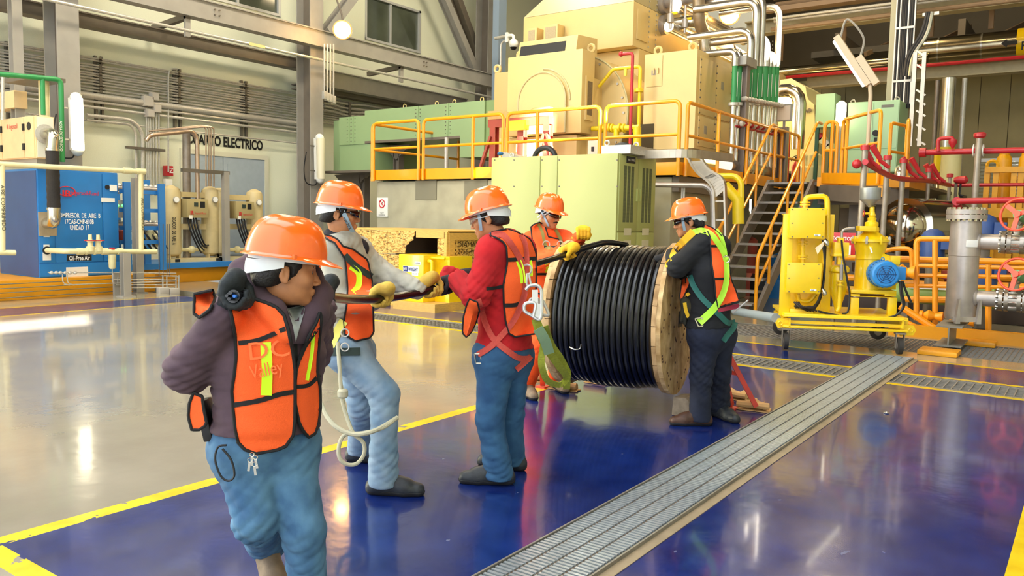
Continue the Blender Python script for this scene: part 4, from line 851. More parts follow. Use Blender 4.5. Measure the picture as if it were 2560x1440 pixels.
MB().box((a.x,my,.14),(U(1059,640,y=my).x,my+.9,a.z)).build('box', CARTY, ym_, bevel=.01); xr_ = U(1059,640,y=my).x
MB().box((xr_,my+.3,.14),(xr_+.32,my+.9,a.z-.02)).build('rear_frame', CARTY, ym_); MB().box((a.x-.03,my-.1,0),(xr_+.35,my+.9,.14)).build('base', WOOD, ym_)
MB().tube(rounded([V(xr_+.02,my+.1,a.z-.1),V(xr_+.1,my+.1,a.z-.1),V(xr_+.1,my+.1,a.z-.5),V(xr_+.35,my+.1,a.z-.62)], .1), .03, 10).build('pipe', CARTY, ym_); MB().tube([V(xr_,my+.2,a.z-.05),V(xr_+.3,my+.2,a.z-.05)], .025, 8).build('pipe', CARTY, ym_)
p, q = U(1008,664,y=my), U(1047,682,y=my); MB().box((p.x,my-.006,q.z),(q.x,my,p.z)).build('name_plate', WTXT, ym_); mid = p.x+(q.x-p.x)*.32
MB().box((p.x+.005,my-.008,q.z+.008),(mid,my-.006,p.z-.008)).build('blue_emblem', M('emblem blue','1b2f78',.5), ym_)
text('WRIGHT', 'lettering', M('emblem blue'), ym_, V((mid+q.x)/2,my-.009,(p.z+q.z)/2-.003), X_, Z_, (p.z-q.z)*.55, (q.x-mid)*.9, font_bold=.03)
text('JWI', 'emblem_lettering', WTXT, ym_, V((mid+p.x)/2,my-.011,(p.z+q.z)/2), X_, Z_, (p.z-q.z)*.45, (mid-p.x)*.7)
for s, a, b_ in (('60HW-HW700',1030,685),('ABB',1037,658)): p = U(a+8,b_,y=my); MB().box((p.x-.07,my-.006,p.z-.025),(p.x+.07,my,p.z+.025)).build('paper_label', WTXT, ym_); text(s, 'lettering', BLK, ym_, V(p.x,my-.008,p.z), X_, Z_, .025, .11)
# dome camera on the right side of the third column
t = T('security_camera', 'white dome camera on an arm fixed to the third steel column', 'camera'); q = U(1240,93,y=20); xcam = None
A0 = U(1238,96,y=20.5); B0 = U(1268,90,y=20.5); C0 = U(1284,108,y=20.5)
MB().tube([A0, B0], .05, 10).build('arm', GALV, t); MB().box(B0-V(.05,.05,.2), B0+V(.05,.05,.1)).build('bracket', WHITE, t); MB().tube(rounded([B0, V(C0.x,20.5,B0.z), C0], .1), .05, 10).build('gooseneck', WHITE, t); MB().sphere(C0-Z_*.02, .15, 16, 10).build('housing', WHITE, t); MB().sphere(C0-Z_*.1, .11, 16, 10).build('dome_glass', M('smoked dome','181818',.1), t)
tag(MB().tube(rounded([U(1278,103,y=20.5),U(1258,103,y=20.5),U(1252,112,y=20.5),U(1251,180,y=20.5)], .2), .03, 8).build('conduit', GALV), 'thin conduit hooking down below the dome camera', 'conduit')
t = T('steel_column', 'narrow blue grey steel column beside the dome camera', 'column'); xx0, xx1 = U(1232,60,y=20.9).x, U(1247,60,y=20.9).x; MB().box((xx0,20.9,0),(xx1,21.3,12.9)).build('shaft', M('blue grey steel','7f8fa0',.5), t)
# hall partition behind the turbine
MB().box((xx1-.0,26.6,0),(-9.5,26.8,12.95)).build('wall_partition', M('pale blue grey wall','c3c8c4',.8), kind='structure')
# ================= right side =================
SILV = M('pipe cladding','c9c4b8',.25,.9,.1,scale=6)
# insulated pipes on the side of the casing
xg = -8.43
t = T('insulated_pipe', 'bright clad pipe leaving the lower flange of the upper casing and dropping to the housing', 'pipe')
F0 = U(1655,63,x=xg)
MB().tube(rounded([F0, F0+V(1.0,0,.0), F0+V(1.0,.2,-.9), F0+V(1.05,4,-1.0)], .35, 8), .13, 16).build('pipe_run', SILV, t); MB().cyl(F0, F0+X_*.12, .22, 20).build('pipe_flange', VESS, t)
F1 = U(1655,8,x=xg); t = T('insulated_pipe', 'dark clad pipe at the upper flange of the casing, near the top of the picture', 'pipe')
MB().tube([F1, F1+V(1.9,-.1,.1)], .15, 16).build('pipe_run', VESS, t); MB().cyl(F1, F1+X_*.12, .24, 20).build('pipe_flange', VESS, t)
x = -7.4
t = T('insulated_pipe', 'brownish bare pipe coming down past the casing and bending away along it', 'pipe'); MB().tube(rounded([U(1746,-40,x=x),U(1747,80,x=x),U(1830,125,x=x),U(1870,150,x=x)], .5, 8), .13, 16).build('pipe_run', M('brownish pipe','a08c72',.4,.6,.15), t)
for (a, b_, l, r) in (((1672,66),(1850,150),'lower long clad pipe running back along the casing',.12),((1690,12),(1860,100),'upper long clad pipe running back along the casing',.14),((1690,22),(1760,36),'short clad pipe between the two casing flanges',.1)):
    t = T('insulated_pipe', l, 'pipe'); MB().tube([U(*a,x=-7.9), U(*b_,x=-7.9)], r, 14).build('pipe_run', SILV, t)
    for f in (.35,.7): c = U(*a,x=-7.9).lerp(U(*b_,x=-7.9), f); d = (U(*b_,x=-7.9)-U(*a,x=-7.9)).normalized(); MB().cyl(c-d*.02, c+d*.02, r+.012, 14).build('band', SILV, t)
for px, py in ((1677,35),(1713,48)):
    p = U(px,py,x=-7.7); t = T('gauge_valve', 'small upright gauge valve on the clad pipes beside the casing, '+('left' if px==1677 else 'right')+' of two', 'valve'); MB().lathe(p-Z_*.3, Z_, [(0,.03),(.1,.03),(.12,.07),(.3,.07),(.32,.03),(.6,.025)], 10).build('valve_body', VESS, t); MB().cyl(p, p+V(.15,0,0), .03, 8).build('tap', YP, t)
# vertical pipes with green bands
x = -6.05
def vp(px, r, label, top=None, px2=None):
    t = T('standpipe', label, 'pipe', 'standpipes with green bands beside the tan housing'); p = U(px,185,x=x); zt_ = p.z+(top if top else .15); zg = U(px,258,x=x).z; zb_ = PZ
    MB().tube([V(x,p.y,zb_),V(x,p.y,zg)], r, 12).build('lower_pipe', SILV, t); MB().tube([V(x,p.y,zg),V(x,p.y,zt_)], r*.95, 12).build('green_band', GREENP, t)
    MB().cyl(V(x,p.y,zg-.06), V(x,p.y,zg), r*1.7, 12).build('pipe_flange', GALV, t); MB().box((x+r,p.y-.012,zg+.12),(x+r+.004,p.y+.012,zg+.6)).build('white_lettering_strip', WTXT, t)
    return p.y, zt_
LB = 'standpipe with a green band and bright bend on top, '
for i, (px, r, l) in enumerate(((1837,.06,'nearest the tan housing'),(1848,.06,'second from the tan housing'),(1874,.06,'just right of the grey column'),(1886,.075,'second right of the grey column'),(1900,.06,'third right of the grey column'),(1913,.075,'fourth right of the grey column'),(1924,.055,'fifth right of the grey column'),(1934,.055,'sixth right of the grey column'),(1942,.055,'last before the yellow elbow casing'))):
    y, z = vp(px, r, LB+l)
    mb = MB(); HT = {1874:.75,1886:1.35,1900:1.5,1913:.65,1942:1.35}.get(px, .3)
    if HT > .5: mb.tube(rounded([V(x,y,z),V(x,y,z+HT),V(x-1.4,y+.05,z+HT)], .3, 8), r*1.2, 14)
    else: mb.tube(rounded([V(x,y,z),V(x,y,z+HT),V(x-.8,y,z+HT)], .2, 6), r*1.1, 12)
    mb.build('bent_top', SILV, bpy.data.objects[[o.name for o in COL.objects if o.name.startswith('standpipe')][-1]] if False else AUTO[-1])
t = T('valve_row', 'row of small red and steel valves across the standpipes', 'valves')
for k in range(16):
    y = 15.9+k*.17; MB().lathe(V(x+.1,y,3.55+.006*k), X_, [(0,.03),(.03,.06),(.08,.06),(.12,.02)], 8).build('valve', RED if k%2 else GALV, t); 
MB().tube([V(x+.05,15.8,3.5),V(x+.05,18.6,3.56)], .025, 8).build('link_tube', RED, t)
for zz in (4.05,): 
    for k in range(14): y = 16+k*.19; MB().lathe(V(x+.08,y,zz+k*.012), X_, [(0,.03),(.04,.05),(.1,.05),(.14,.02)], 8).build('valve', GALV, t)
MB().tube([V(x-.1,15.7,PZ+.22),V(x-.1,18.8,PZ+.22)], .18, 16).build('header', SILV, t)
tag(MB().sphere(U(1840,420,x=-6.15), .3, 18, 12).build('round_cap', VESS), 'round steel pipe cap standing on the platform at the foot of the standpipes', 'cap')
for px, a, l, xx in ((1861,160,'grey steel column between the green-banded standpipes',-5.98),(1959,318,'short grey steel column behind the stair landing rail',-5.85)):
    p = U(px,a,x=xx); t = T('steel_column', l, 'column'); MB().ibeam(V(xx,p.y,PZ), V(xx,p.y,p.z), .17, .2, .02, .02, up=X_).build('shaft', M('brown grey steel','84766a',.5), t)
t = T('pipe_bridge', 'grey cap beam on the column between the standpipes', 'beam'); p = U(1861,162,x=-6); MB().box((-6.15,p.y-.3,p.z-.05),(-5.85,p.y+.3,p.z+.12)).build('beam_bar', STEEL, t)
sodium('glowing orange sodium lamp above the bright pipes of the turbine', 1824, 35, y=19.0)
# turbine elbow casing behind
cz = M('pale yellow casting','d9cf98',.45,0,.05,scale=2)
t = T('exhaust_casing', 'pale yellow cast casing behind the white panel and standpipes', 'casing'); y = 21.5
pts = [(1950,200),(1978,196),(2014,217),(2016,232),(2020,248),(2036,262),(2038,360),(2036,428),(1945,428),(1945,300)]
MB().prism([U(a,b_,y=y) for a, b_ in pts], Y_*2.0).build('body', cz, t); c = U(2024,276,y=y-.02); MB().cyl(c, c+Y_*-.03, .05, 12).build('plug', STEELD, t); MB().tube(pxs([], 0) or [U(1984,248,y=y-.04),U(2000,256,y=y-.04),U(2019,282,y=y-.04)], .025, 6).build('handle_rod', STEELD, t)
t = T('bellows_elbow', 'shiny segmented elbow pipe above the white panel', 'pipe'); y = 20.5; c = U(1962,252,y=y)
MB().tube([V(c.x-.34*math.cos(math.pi*k/14)+.02, y, c.z-.1+.36*math.sin(math.pi*k/14)) for k in range(15)]+[V(c.x+.36,y,c.z-1.2)], [.15 if k%2 else .165 for k in range(16)], 14).build('elbow', CHROME, t)
t = T('white_panel', 'grey framed white panel at the end of the platform guard rail', 'panel'); y = 18.4; a, b_ = U(1942,262,y=y), U(1978,302,y=y); MB().box((a.x,y,b_.z),(b_.x,y+.08,a.z)).build('frame', STEEL, t); MB().box((a.x+.03,y-.006,b_.z+.03),(b_.x-.03,y,a.z-.03)).build('face', M('off white face','dccfc0',.5), t); MB().cyl(V((a.x+b_.x)/2,y+.04,PZ),V((a.x+b_.x)/2,y+.04,b_.z),.03,8).build('stand',STEEL,t)
tag(MB().box(*[(U(1944,244,y=19.3).x,19.3,U(1944,262,y=19.3).z),(U(1969,244,y=19.3).x,19.6,U(1944,244,y=19.3).z)]).build('small_box', MINT, bevel=.01), 'small mint green box above the white panel', 'box')
# far platform with stair
P2 = T('stair_landing', 'yellow edged steel landing at the top of the stair', 'landing'); lx0, lx1 = -5.88, -3.75; ly0, ly1 = 17.0, 24.5
LX = -4.62
MB().box((lx0+.02,18.7,PZ-.12),(-5.6,ly1,PZ-.06)).build('deck_piece', STEELD, P2)
MB().box((-5.56,16.75,PZ-.14),(LX,ly1,PZ-.08)).build('deck', STEELD, P2); MB().box((LX,16.75,PZ-.14),(-2.9,ly1,PZ-.08)).build('deck', STEELD, P2)
MB().box((LX,16.72,PZ-.16),(-2.95,16.75,PZ+.02)).build('edge_plate', YEL, P2)
MB().ibeam(V(-4.6,16.8,PZ-.34), V(-2.95,16.8,PZ-.34), .15, .36, .02, .02).build('edge_beam', STEELD, P2)
for px, l in ((2140,0),(2207,1)): xx = U(px,480,y=16.9).x; MB().ibeam(V(xx,16.95,0), V(xx,16.95,PZ-.52), .2, .2, .02, .02, up=Y_).build('landing_post', STEELD, P2)
# rails of the landing
def railpx(label, a, b_, y, z=PZ, mids=(), **k):
    xa, xb = U(a,400,y=y).x, U(b_,400,y=y).x; return rail('guard_rail', label, (V(xa,y,z),V(xb,y,z)), mids, **k)
rail('guard_rail','short yellow guard rail at the head of the stair, left of its top step',(V(-5.78,17.6,PZ),V(-5.78,19.3,PZ)),[.5])
railpx('narrow yellow guard rail loop at the head of the stair, right side', 2058, 2090, 16.9, mids=[.6])
rail('guard_rail','yellow guard rail running right from the narrow loop in front of the mint cabinets',(V(U(2108,330,y=16.7).x,16.7,PZ-.0),V(U(2213,330,y=15.6).x,15.2,PZ-.05)),[.12])
rail('guard_rail','yellow guard rail at the right end of the cabinet platform',(V(U(2226,340,y=17.6).x,17.6,PZ),V(U(2268,325,y=18.3).x,18.3,PZ)),[.0])
rail('guard_rail','last short yellow guard rail behind the ladder, right of the mint cabinets',(V(U(2268,325,y=18.3).x+.04,18.3,PZ),V(U(2280,330,y=17.6).x,17.2,PZ)),[])
t = T('edge_beam', 'long yellow edge beam under the right guard rail, below the mint cabinets', 'beam')
MB().bar(V(U(2058,440,y=16.75).x,16.70,PZ-.0), V(U(2215,480,y=15.2).x,15.14,PZ-.12), .04, .2).build('edge_plate', YEL, t); MB().bar(V(U(2058,440,y=16.75).x,16.78,PZ-.28), V(U(2215,480,y=15.2).x,15.24,PZ-.40), .15, .3).build('beam_bar', STEELD, t)
t = T('corner_plate', 'yellow box end plate of the cabinet platform above the sphere', 'plate'); a, b_ = U(2225,440,y=16.2), U(2273,468,y=16.2); MB().box((a.x,16.2,b_.z),(b_.x,17.9,a.z)).build('plate', ORN, t); a, b_ = U(2195,465,y=15.1), U(2210,492,y=15.1); MB().box((a.x,15.1,b_.z),(b_.x,15.2,a.z)).build('side_plate', ORN, t)
# stair
st = T('steel_stair', 'open steel stair with yellow handrails climbing to the landing', 'stair')
sy0, sy1 = 13.65, 16.75; sx0, sx1 = -5.58, -4.71; n = 12
nst = 12
for k in range(nst):
    f = (k+.5)/nst; y = sy0+(sy1-sy0)*f; z = (PZ-.08)*(k+1)/nst
    MB().box((sx0+.05,y-.12,z-.04),(sx1-.05,y+.13,z)).build('tread', M('stair tread steel','98928a',.5,.2,.12,.3,30), st)
for xx, l in ((sx0,'l'),(sx1,'r')):
    MB().prism([V(xx-.03,sy0-.05,0),V(xx-.03,sy0+.25,0),V(xx-.03,sy1+.2,PZ-.3),V(xx-.03,sy1+.2,PZ-.02),V(xx-.03,sy1-.05,PZ-.02)], X_*.06).build('stringer', M('stringer steel','8a8075',.5,0,.1), st)
for xx in (sx0-.02, sx1+.02):
    b0, b1 = V(xx,sy0,.02), V(xx,sy1+.05,PZ); up = Z_*1.05
    MB().tube(rounded([b0, b0+up*.95, b1+up*1.06, b1+up*1.06+Y_*.3], .12), .03, 10).build('handrail', YEL, st); MB().tube([b0+up*.45, b1+up*.5], .026, 8).build('mid_rail', YEL, st)
    for f in (.2,.47,.75): q = b0.lerp(b1, f); MB().tube([q, q+up*.97], .026, 8).build('rail_post', YEL, st)
# mint cabinets
t = T('mint_cabinet', 'narrow mint green cabinet raised on a dark frame on the landing', 'cabinet'); y = 20.5
a, b_ = U(2041,236,y=y), U(2084,317,y=y); y1 = U(2103,240,x=b_.x).y; y1 = min(y1, y+1.4)
MB().box((a.x,y,b_.z),(b_.x,y1,a.z)).build('body', MINT, t, bevel=.01)
for xx in (a.x+.05, b_.x-.05): MB().box((xx-.04,y+.02,PZ-.05),(xx+.04,y+.1,b_.z)).build('frame_leg', M('dark green frame','1f4a3a',.5), t)
MB().box((a.x,y+.02,PZ),(b_.x,y+.1,PZ+.1)).build('frame_rail', M('dark green frame'), t)
for k in range(4): p = U(2052+k*9,345+k*8,y=y+.3); MB().lathe(p, -Y_, [(0,.1),(.1,.12),(.2,.08)], 12).build('inner_device', (RED,cz,GALV,cz)[k], t)
t = T('mint_cabinet', 'wide mint green double cabinet right of the tilted tube lamp pole', 'cabinet'); y = 20.0
a, b_, c = U(2121,257,y=y), U(2177,433,y=y), U(2250,251,y=y); zt_ = a.z; zb_ = U(2121,433,y=y).z
MB().box((a.x,y,zb_),(c.x,y+1.0,zt_)).build('body', MINT, t, bevel=.01)
for p0, p1 in ((a.x,b_.x),(b_.x,c.x)): MB().box((p0+.02,y-.015,zb_+.55),(p1-.02,y,zt_-.03)).build('door', MINT, t); MB().box((p0+.02,y-.015,zb_+.03),(p1-.02,y,zb_+.52)).build('lower_door', MINT, t)
p = U(2190,333,y=y-.02); MB().cyl(p+Y_*-.05, p, .07, 14).build('door_knob', BLK, t); MB().box((p.x-.03,y-.06,p.z-.35),(p.x+.03,y-.02,p.z-.1)).build('door_handle', BLK, t)
p = U(2219,265,y=y-.02); MB().box((p.x-.13,y-.02,p.z-.03),(p.x+.13,y-.016,p.z+.03)).build('name_plate', M('plate grey','6a6a60',.5), t)
for px in (2133,2243): p = U(px,250,y=y+.3); MB().torus(V(p.x,y+.3,zt_+.05), Y_, .05, .015, 12, 5).build('lifting_eye', GALV, t)
# fire extinguisher and red things on the landing
t = T('fire_extinguisher', 'red fire extinguisher standing on the landing behind the stair rails', 'extinguisher'); y = 19.5; c = U(1990,415,y=y); c.z = PZ-.06
MB().lathe(c, Z_, [(0,.09),(.02,.1),(.5,.1),(.58,.06),(.62,.03),(.68,.03)], 16).build('cylinder', RED, t); MB().torus(c+Z_*.62, Y_, .12, .012, 14, 6, 0, math.pi).build('hose', BLACK, t); MB().box(c+V(-.02,-.06,.66), c+V(.02,.06,.71)).build('handle', BLACK, t)
tag(MB().box((U(1972,330,y=19).x-.03,19,PZ),(U(1972,330,y=19).x+.03,19.05,3.7)).build('red_post', RED), 'slim red post left of the fire extinguisher', 'post')
t = T('pump_unit', 'white and green pump unit on the landing behind the fire extinguisher', 'pump')
for px, py, s in ((2010,400,.22),(2030,395,.2),(2046,402,.16)): c = U(px,py,y=21); MB().lathe(V(c.x,21,PZ), Z_, [(0,s),(.5,s),(.55,s*.6),(.8,s*.6),(.85,.03)], 14).build('pump_body', cz, t)
MB().lathe(V(U(1930,400,y=20.5).x,20.5,PZ), Z_, [(0,.3),(.3,.3),(.5,.16)], 16).build('green_base', M('dark green frame'), t)
q_ = MB(); lp_ = U(2101,315,y=19.6); q_.lathe(lp_, Z_, [(0,.05),(.02,.11),(.5,.11),(.56,.04)], 14); q_.cur = 1; q_.cyl(V(lp_.x,lp_.y,PZ-.06), lp_, .03, 8)
tag(q_.build('lit_lamp', [M('tube glow'), STEEL]), 'small bright upright lamp between the two mint cabinets', 'lamp')
# tall column with cable trays
y = 20.8
def colx(px): return U(px,150,y=y).x
t = T('steel_column', 'tall pale steel column carrying cable trays above the wide mint cabinet', 'column'); MB().box((colx(2220),y,PZ+1.9),(colx(2236),y+.3,12.9)).build('shaft', M('pale olive steel','a39f84',.5), t)
t = T('cable_tray', 'vertical cable tray full of black cables beside the tall pale column', 'cable tray')
for px in (2237,2247,2267,2283): MB().box((colx(px)-.014,y-.1,PZ+1.9),(colx(px)+.014,y,12.9)).build('side_rail', TRAY, t)
for px in (2241,2252,2256,2260,2272,2277): MB().tube([V(colx(px),y-.05,PZ+1.8),V(colx(px),y-.05,12.9)], .055, 8).build('black_cable', BLACK, t)
for k in range(7): z = 4.9+k*1.2; MB().box((colx(2237),y-.12,z),(colx(2283),y-.1,z+.05)).build('rung', TRAY, t)
t = T('cable_tray', 'curved side branch of black cables splitting off the vertical tray', 'cable tray')
for k in range(3): MB().tube(rounded([U(2262+k*6,190,y=y-.3),U(2268+k*6,140,y=y-.3),U(2306+k*7,85,y=y-.3),U(2320+k*5,30,y=y-.3)], .6, 8), .05, 8).build('black_cable', BLACK if k < 2 else SILV, t)
MB().box((U(2312,42,y=y).x,y-.3,U(2312,48,y=y).z),(U(2353,42,y=y).x,y-.2,U(2312,40,y=y).z)).build('bracket', TRAY, t)
t = T('ladder_frame', 'pale ladder-like steel frame right of the vertical cable tray', 'frame')
a, b_ = U(2287,60,y=20.0), U(2312,370,y=20.0); 
for px in (2290,2313): q = U(px,100,y=20.0); MB().box((q.x-.04,20,U(px,365,y=20).z),(q.x+.04,20.08,U(px,130,y=20).z)).build('rail', TRAY, t)
for py in (140,175,238,262,290,325,362): p0, p1 = U(2290,py-14,y=20.0), U(2313,py,y=20.0); MB().bar(p0+Y_*.04, p1+Y_*.04, .04, .04).build('rung', TRAY, t)
# tilted tube lamp on its pole
def tilt_lamp():
    y = 15.6; a, b_ = U(2092,92,y=y), U(2172,213,y=y); t = T('tube_lamp', 'tilted lit tube lamp on a tall pole in front of the mint cabinets', 'lamp'); d = (b_-a).normalized(); n = V(-d.z,0,d.x)
    if n.z < 0: n = -n
    MB().bar(a, b_, .14, .11, n).build('housing', M('lamp beige','c8b498',.5), t); MB().tube([a-n*.06+d*.04, b_-n*.06-d*.04], .045, 12).build('diffuser', LAMPG, t)
    MB().bar(a+d*.55+n*.12, a+d*1.15+n*.12, .12, .12, n).build('ballast_box', M('lamp beige'), t)
    MB().tube(rounded([b_+n*.02, V(b_.x+.04,y,b_.z-.15), V(U(2165,440,y=y).x,y,U(2165,440,y=y).z)], .1), .035, 10).build('pole', M('lamp beige'), t)
    MB().tube(spline([a+d*.05+n*.05, a+n*.3+d*-.15, a+n*.35+d*.3, a+d*.55+n*.15], 6), .02, 6).build('cable', STEEL, t)
tilt_lamp()
# back wall area: beams, big pipe
BY = 27.0
def hb(label, y, pa, pb, m=STEEL, w=.4, xr=4): # horizontal beam along x between the two pixel heights
    za, zb2 = U(*pa,y=y).z, U(*pb,y=y).z; xl = U(*pa,y=y).x; t = T('roof_beam', label, 'beam')
    MB().box((xl,y-w/2,zb2),(xr,y+w/2,zb2+.04)).build('flange', m, t); MB().box((xl,y-w/2,za-.04),(xr,y+w/2,za)).build('flange', m, t); MB().box((xl,y-.03,zb2+.04),(xr,y+.03,za-.04)).build('web', m, t)
OL = M('olive steel beam','988e6e',.5,0,.08)
hb('broad olive steel beam level behind the tall column, under the red pipe', 26.0, (2019,190), (2019,222), OL)
hb('broad olive steel beam near the top right of the picture', 24.0, (1868,58), (1868,92), OL)
t = T('red_pipe', 'thin red pipe lying on the broad olive beam along the back', 'pipe'); p = U(2030,188,y=25.6); MB().tube([V(U(1965,195,y=25.6).x,25.6,p.z),V(5,25.6,p.z)], .05, 8).build('pipe_run', RED, t)
t = T('insulated_pipe', 'huge shiny insulated pipe with a yellow marker and a black arrow, top right', 'pipe'); y = 27.0
a, b_ = U(2400,88,y=y), U(2400,152,y=y); r = (a.z-b_.z)/2*.98; zc_ = (a.z+b_.z)/2; x0 = U(2290,120,y=y).x
MB().tube([V(x0,y,zc_),V(6,y,zc_)], r, 32).build('pipe_run', M('big cladding','b8ab8c',.2,1,.15,scale=2), t)
for k in range(10): xx = x0+.6+k*1.1; MB().cyl(V(xx,y,zc_), V(xx+.05,y,zc_), r+.012, 32).build('cladding_band', SILV, t)
xs = U(2541,100,y=y-r).x; MB().tube([V(xs,y,zc_),V(xs+1.6,y,zc_)], r+.02, 32).build('yellow_marker', CARTY, t)
p = U(2552,116,y=y-r); text('PR', 'lettering', BLK, t, V(xs+.26,y-r-.03,p.z), X_, Z_, .22, .28, font_bold=.03)
a = U(2503,110,y=y-r); MB().prism([a+V(0,-.05,0),a+V(.14,-.05,.12),a+V(.14,-.05,.05),a+V(.38,-.05,.05),a+V(.38,-.05,-.05),a+V(.14,-.05,-.05),a+V(.14,-.05,-.12)], Y_*.02).build('arrow', BLK, t)
t = T('insulated_pipe', 'thinner insulated pipe left of the tall column, in line with the huge pipe', 'pipe'); y = 26.6; a, b_ = U(2100,154,y=y), U(2100,178,y=y)
MB().tube([V(U(1950,175,y=y).x,y,(a.z+b_.z)/2-.02),V(x0+.4,y,(a.z+b_.z)/2)], (a.z-b_.z)/2, 24).build('pipe_run', M('big cladding'), t)
t = T('insulated_pipe', 'vertical insulated pipe standing behind the yellow band tank', 'pipe'); y = 24.5; p, q = U(2344,300,y=y), U(2389,300,y=y); r = (q.x-p.x)/2
MB().tube([V((p.x+q.x)/2,y,1.2),V((p.x+q.x)/2,y,U(2366,196,y=y).z)], r*.8, 24).build('pipe_run', SILV, t)
MB().tube([V(p.x-.1,y+.3,1.2),V(p.x-.1,y+.3,U(2345,196,y=y).z)], r*.28, 12).build('side_pipe', PD, t); MB().tube([V(q.x+.12,y+.3,1.2),V(q.x+.12,y+.3,U(2345,196,y=y).z)], r*.3, 12).build('side_pipe', GALV, t)
a, b_ = U(2361,364,y=y-.6), U(2361,427,y=y-.6); MB().cyl(V((p.x+q.x)/2,y,b_.z), V((p.x+q.x)/2,y,a.z), r*1.15, 24).build('yellow_band', YP, t)
t = T('cream_tank', 'cream cylindrical tank in front of the yellow banded pipe', 'tank'); y = 22; a, b_ = U(2353,388,y=y), U(2405,388,y=y); MB().lathe(V((a.x+b_.x)/2,y,.6), Z_, [(0,.2),(.3,(b_.x-a.x)/2*.9),(.8,(b_.x-a.x)/2),(a.z-.6,(b_.x-a.x)/2)], 24).build('tank_body', cz, t)
for xx in (a.x+.08,b_.x-.08): MB().cyl(V(xx,y,0), V(xx,y,.9), .04, 8).build('leg', cz, t)
# roof steel seen at top right
PURL = M('roof brown steel','7d654a',.55)
for i, (pa, pb, yy_) in enumerate((((1760,12),(1760,24),23.0),((1900,30),(1900,40),23.5),((1700,-30),(1700,-10),23.0),((2000,10),(2000,22),22.5))):
    za, zb2 = U(*pa,y=yy_).z, U(*pb,y=yy_).z; t = T('roof_beam', ('upper brown roof girder behind the second sodium lamp','lower brown roof girder with lights above the bright pipes','topmost brown roof girder near the picture top','grey brown roof girder left of the tall column')[i], 'beam')
    MB().box((-7.8,yy_-.1,zb2),(5,yy_+.1,za)).build('girder_bar', PURL, t)
for k in range(6):
    xx = -7+k*2.0; t = T('roof_hanger', ('leftmost','second','third','fourth','fifth','rightmost')[k]+' steel hanger joining the brown roof girders', 'hanger', 'hangers of the brown roof girders'); MB().box((xx,22.9,7.4),(xx+.08,23.0,9.6)).build('hanger_bar', STEEL, t)
for k in range(9): MB().box((-18,1+k*4.0,12.5),(13,1.25+k*4.0,12.99)).build('trim_%d'%(k+2), RPURL, kind='structure')
# mezzanine slab and dark zone over the back
MB().box((-8.3,28.6,7.2),(9,33,7.4)).build('trim_20', CEIL, kind='structure')
for k in range(9): xx = -7.5+k*1.8; MB().box((xx,28.4,7.4),(xx+.2,32.9,7.9)).build('trim_%d'%(21+k), RPURL, kind='structure')
# louvre window in the back wall
y = BACKY-.1; a, b_ = U(2450,405,y=y), U(2620,498,y=y)
wn = MB(); wn.box((a.x-.1,y,a.z),(b_.x+.1,y+.05,a.z+.12)); wn.box((a.x-.1,y,b_.z-.1),(b_.x+.1,y+.05,b_.z)); wn.box((a.x-.1,y,b_.z),(a.x,y+.05,a.z)); wo = wn.build('window_3', ALU, kind='structure', origin=(a.x,y,b_.z))
MB().box((0,.04,0),(b_.x-a.x,.06,a.z-b_.z)).build('daylight_pane', M('daylight behind louvre','f4f8ff',.5,emit=2.2), wo)
n = 11
for k in range(n): z = (a.z-b_.z)*(k+.5)/n; MB().box((0,-.03,z-.035),(b_.x-a.x,.02,z+.035)).build('louvre_slat', M('louvre slat','a9a890',.6), wo)
# yellow tank skid
t = T('yellow_tank_skid', 'yellow steel frame with two round topped yellow tanks in front of the louvre window', 'tank skid'); y = 24.0
OT = M('deep yellow enamel','e8a80c',.4,0,.06)
for px in (2512,2568):
    a = U(px,383,y=y); r = U(px+20,400,y=y).x-U(px,400,y=y).x; MB().lathe(V(a.x,y,.5), Z_, [(0,r),(a.z-.5-r*.95,r),(a.z-.5-r*.5,r*.87),(a.z-.5-r*.2,r*.55),(a.z-.5-.05,.12),(a.z-.5+.1,.1)], 24).build('tank_body', OT, t)
for px in (2470,2492,2537,2555): a = U(px,420,y=y-.6); MB().box((a.x-.06,y-.7,0),(a.x+.06,y-.55,a.z)).build('frame_post', OT, t)
a, b_ = U(2465,418,y=y-.7), U(2600,430,y=y-.7); MB().box((a.x,y-.75,b_.z),(b_.x,y-.6,a.z)).build('frame_beam', OT, t); MB().torus(U(2481,414,y=y-.7), Y_, .12, .04, 14, 6).build('lifting_lug', OT, t)
a, b_ = U(2462,520,y=y-.7), U(2600,545,y=y-.7); MB().box((a.x,y-.75,b_.z),(b_.x+1,y-.6,a.z)).build('frame_beam', OT, t)
a = U(2462,560,y=y-.5); MB().box((a.x,y-.5,0),(a.x+3,y-.3,a.z)).build('base_panel', OT, t)
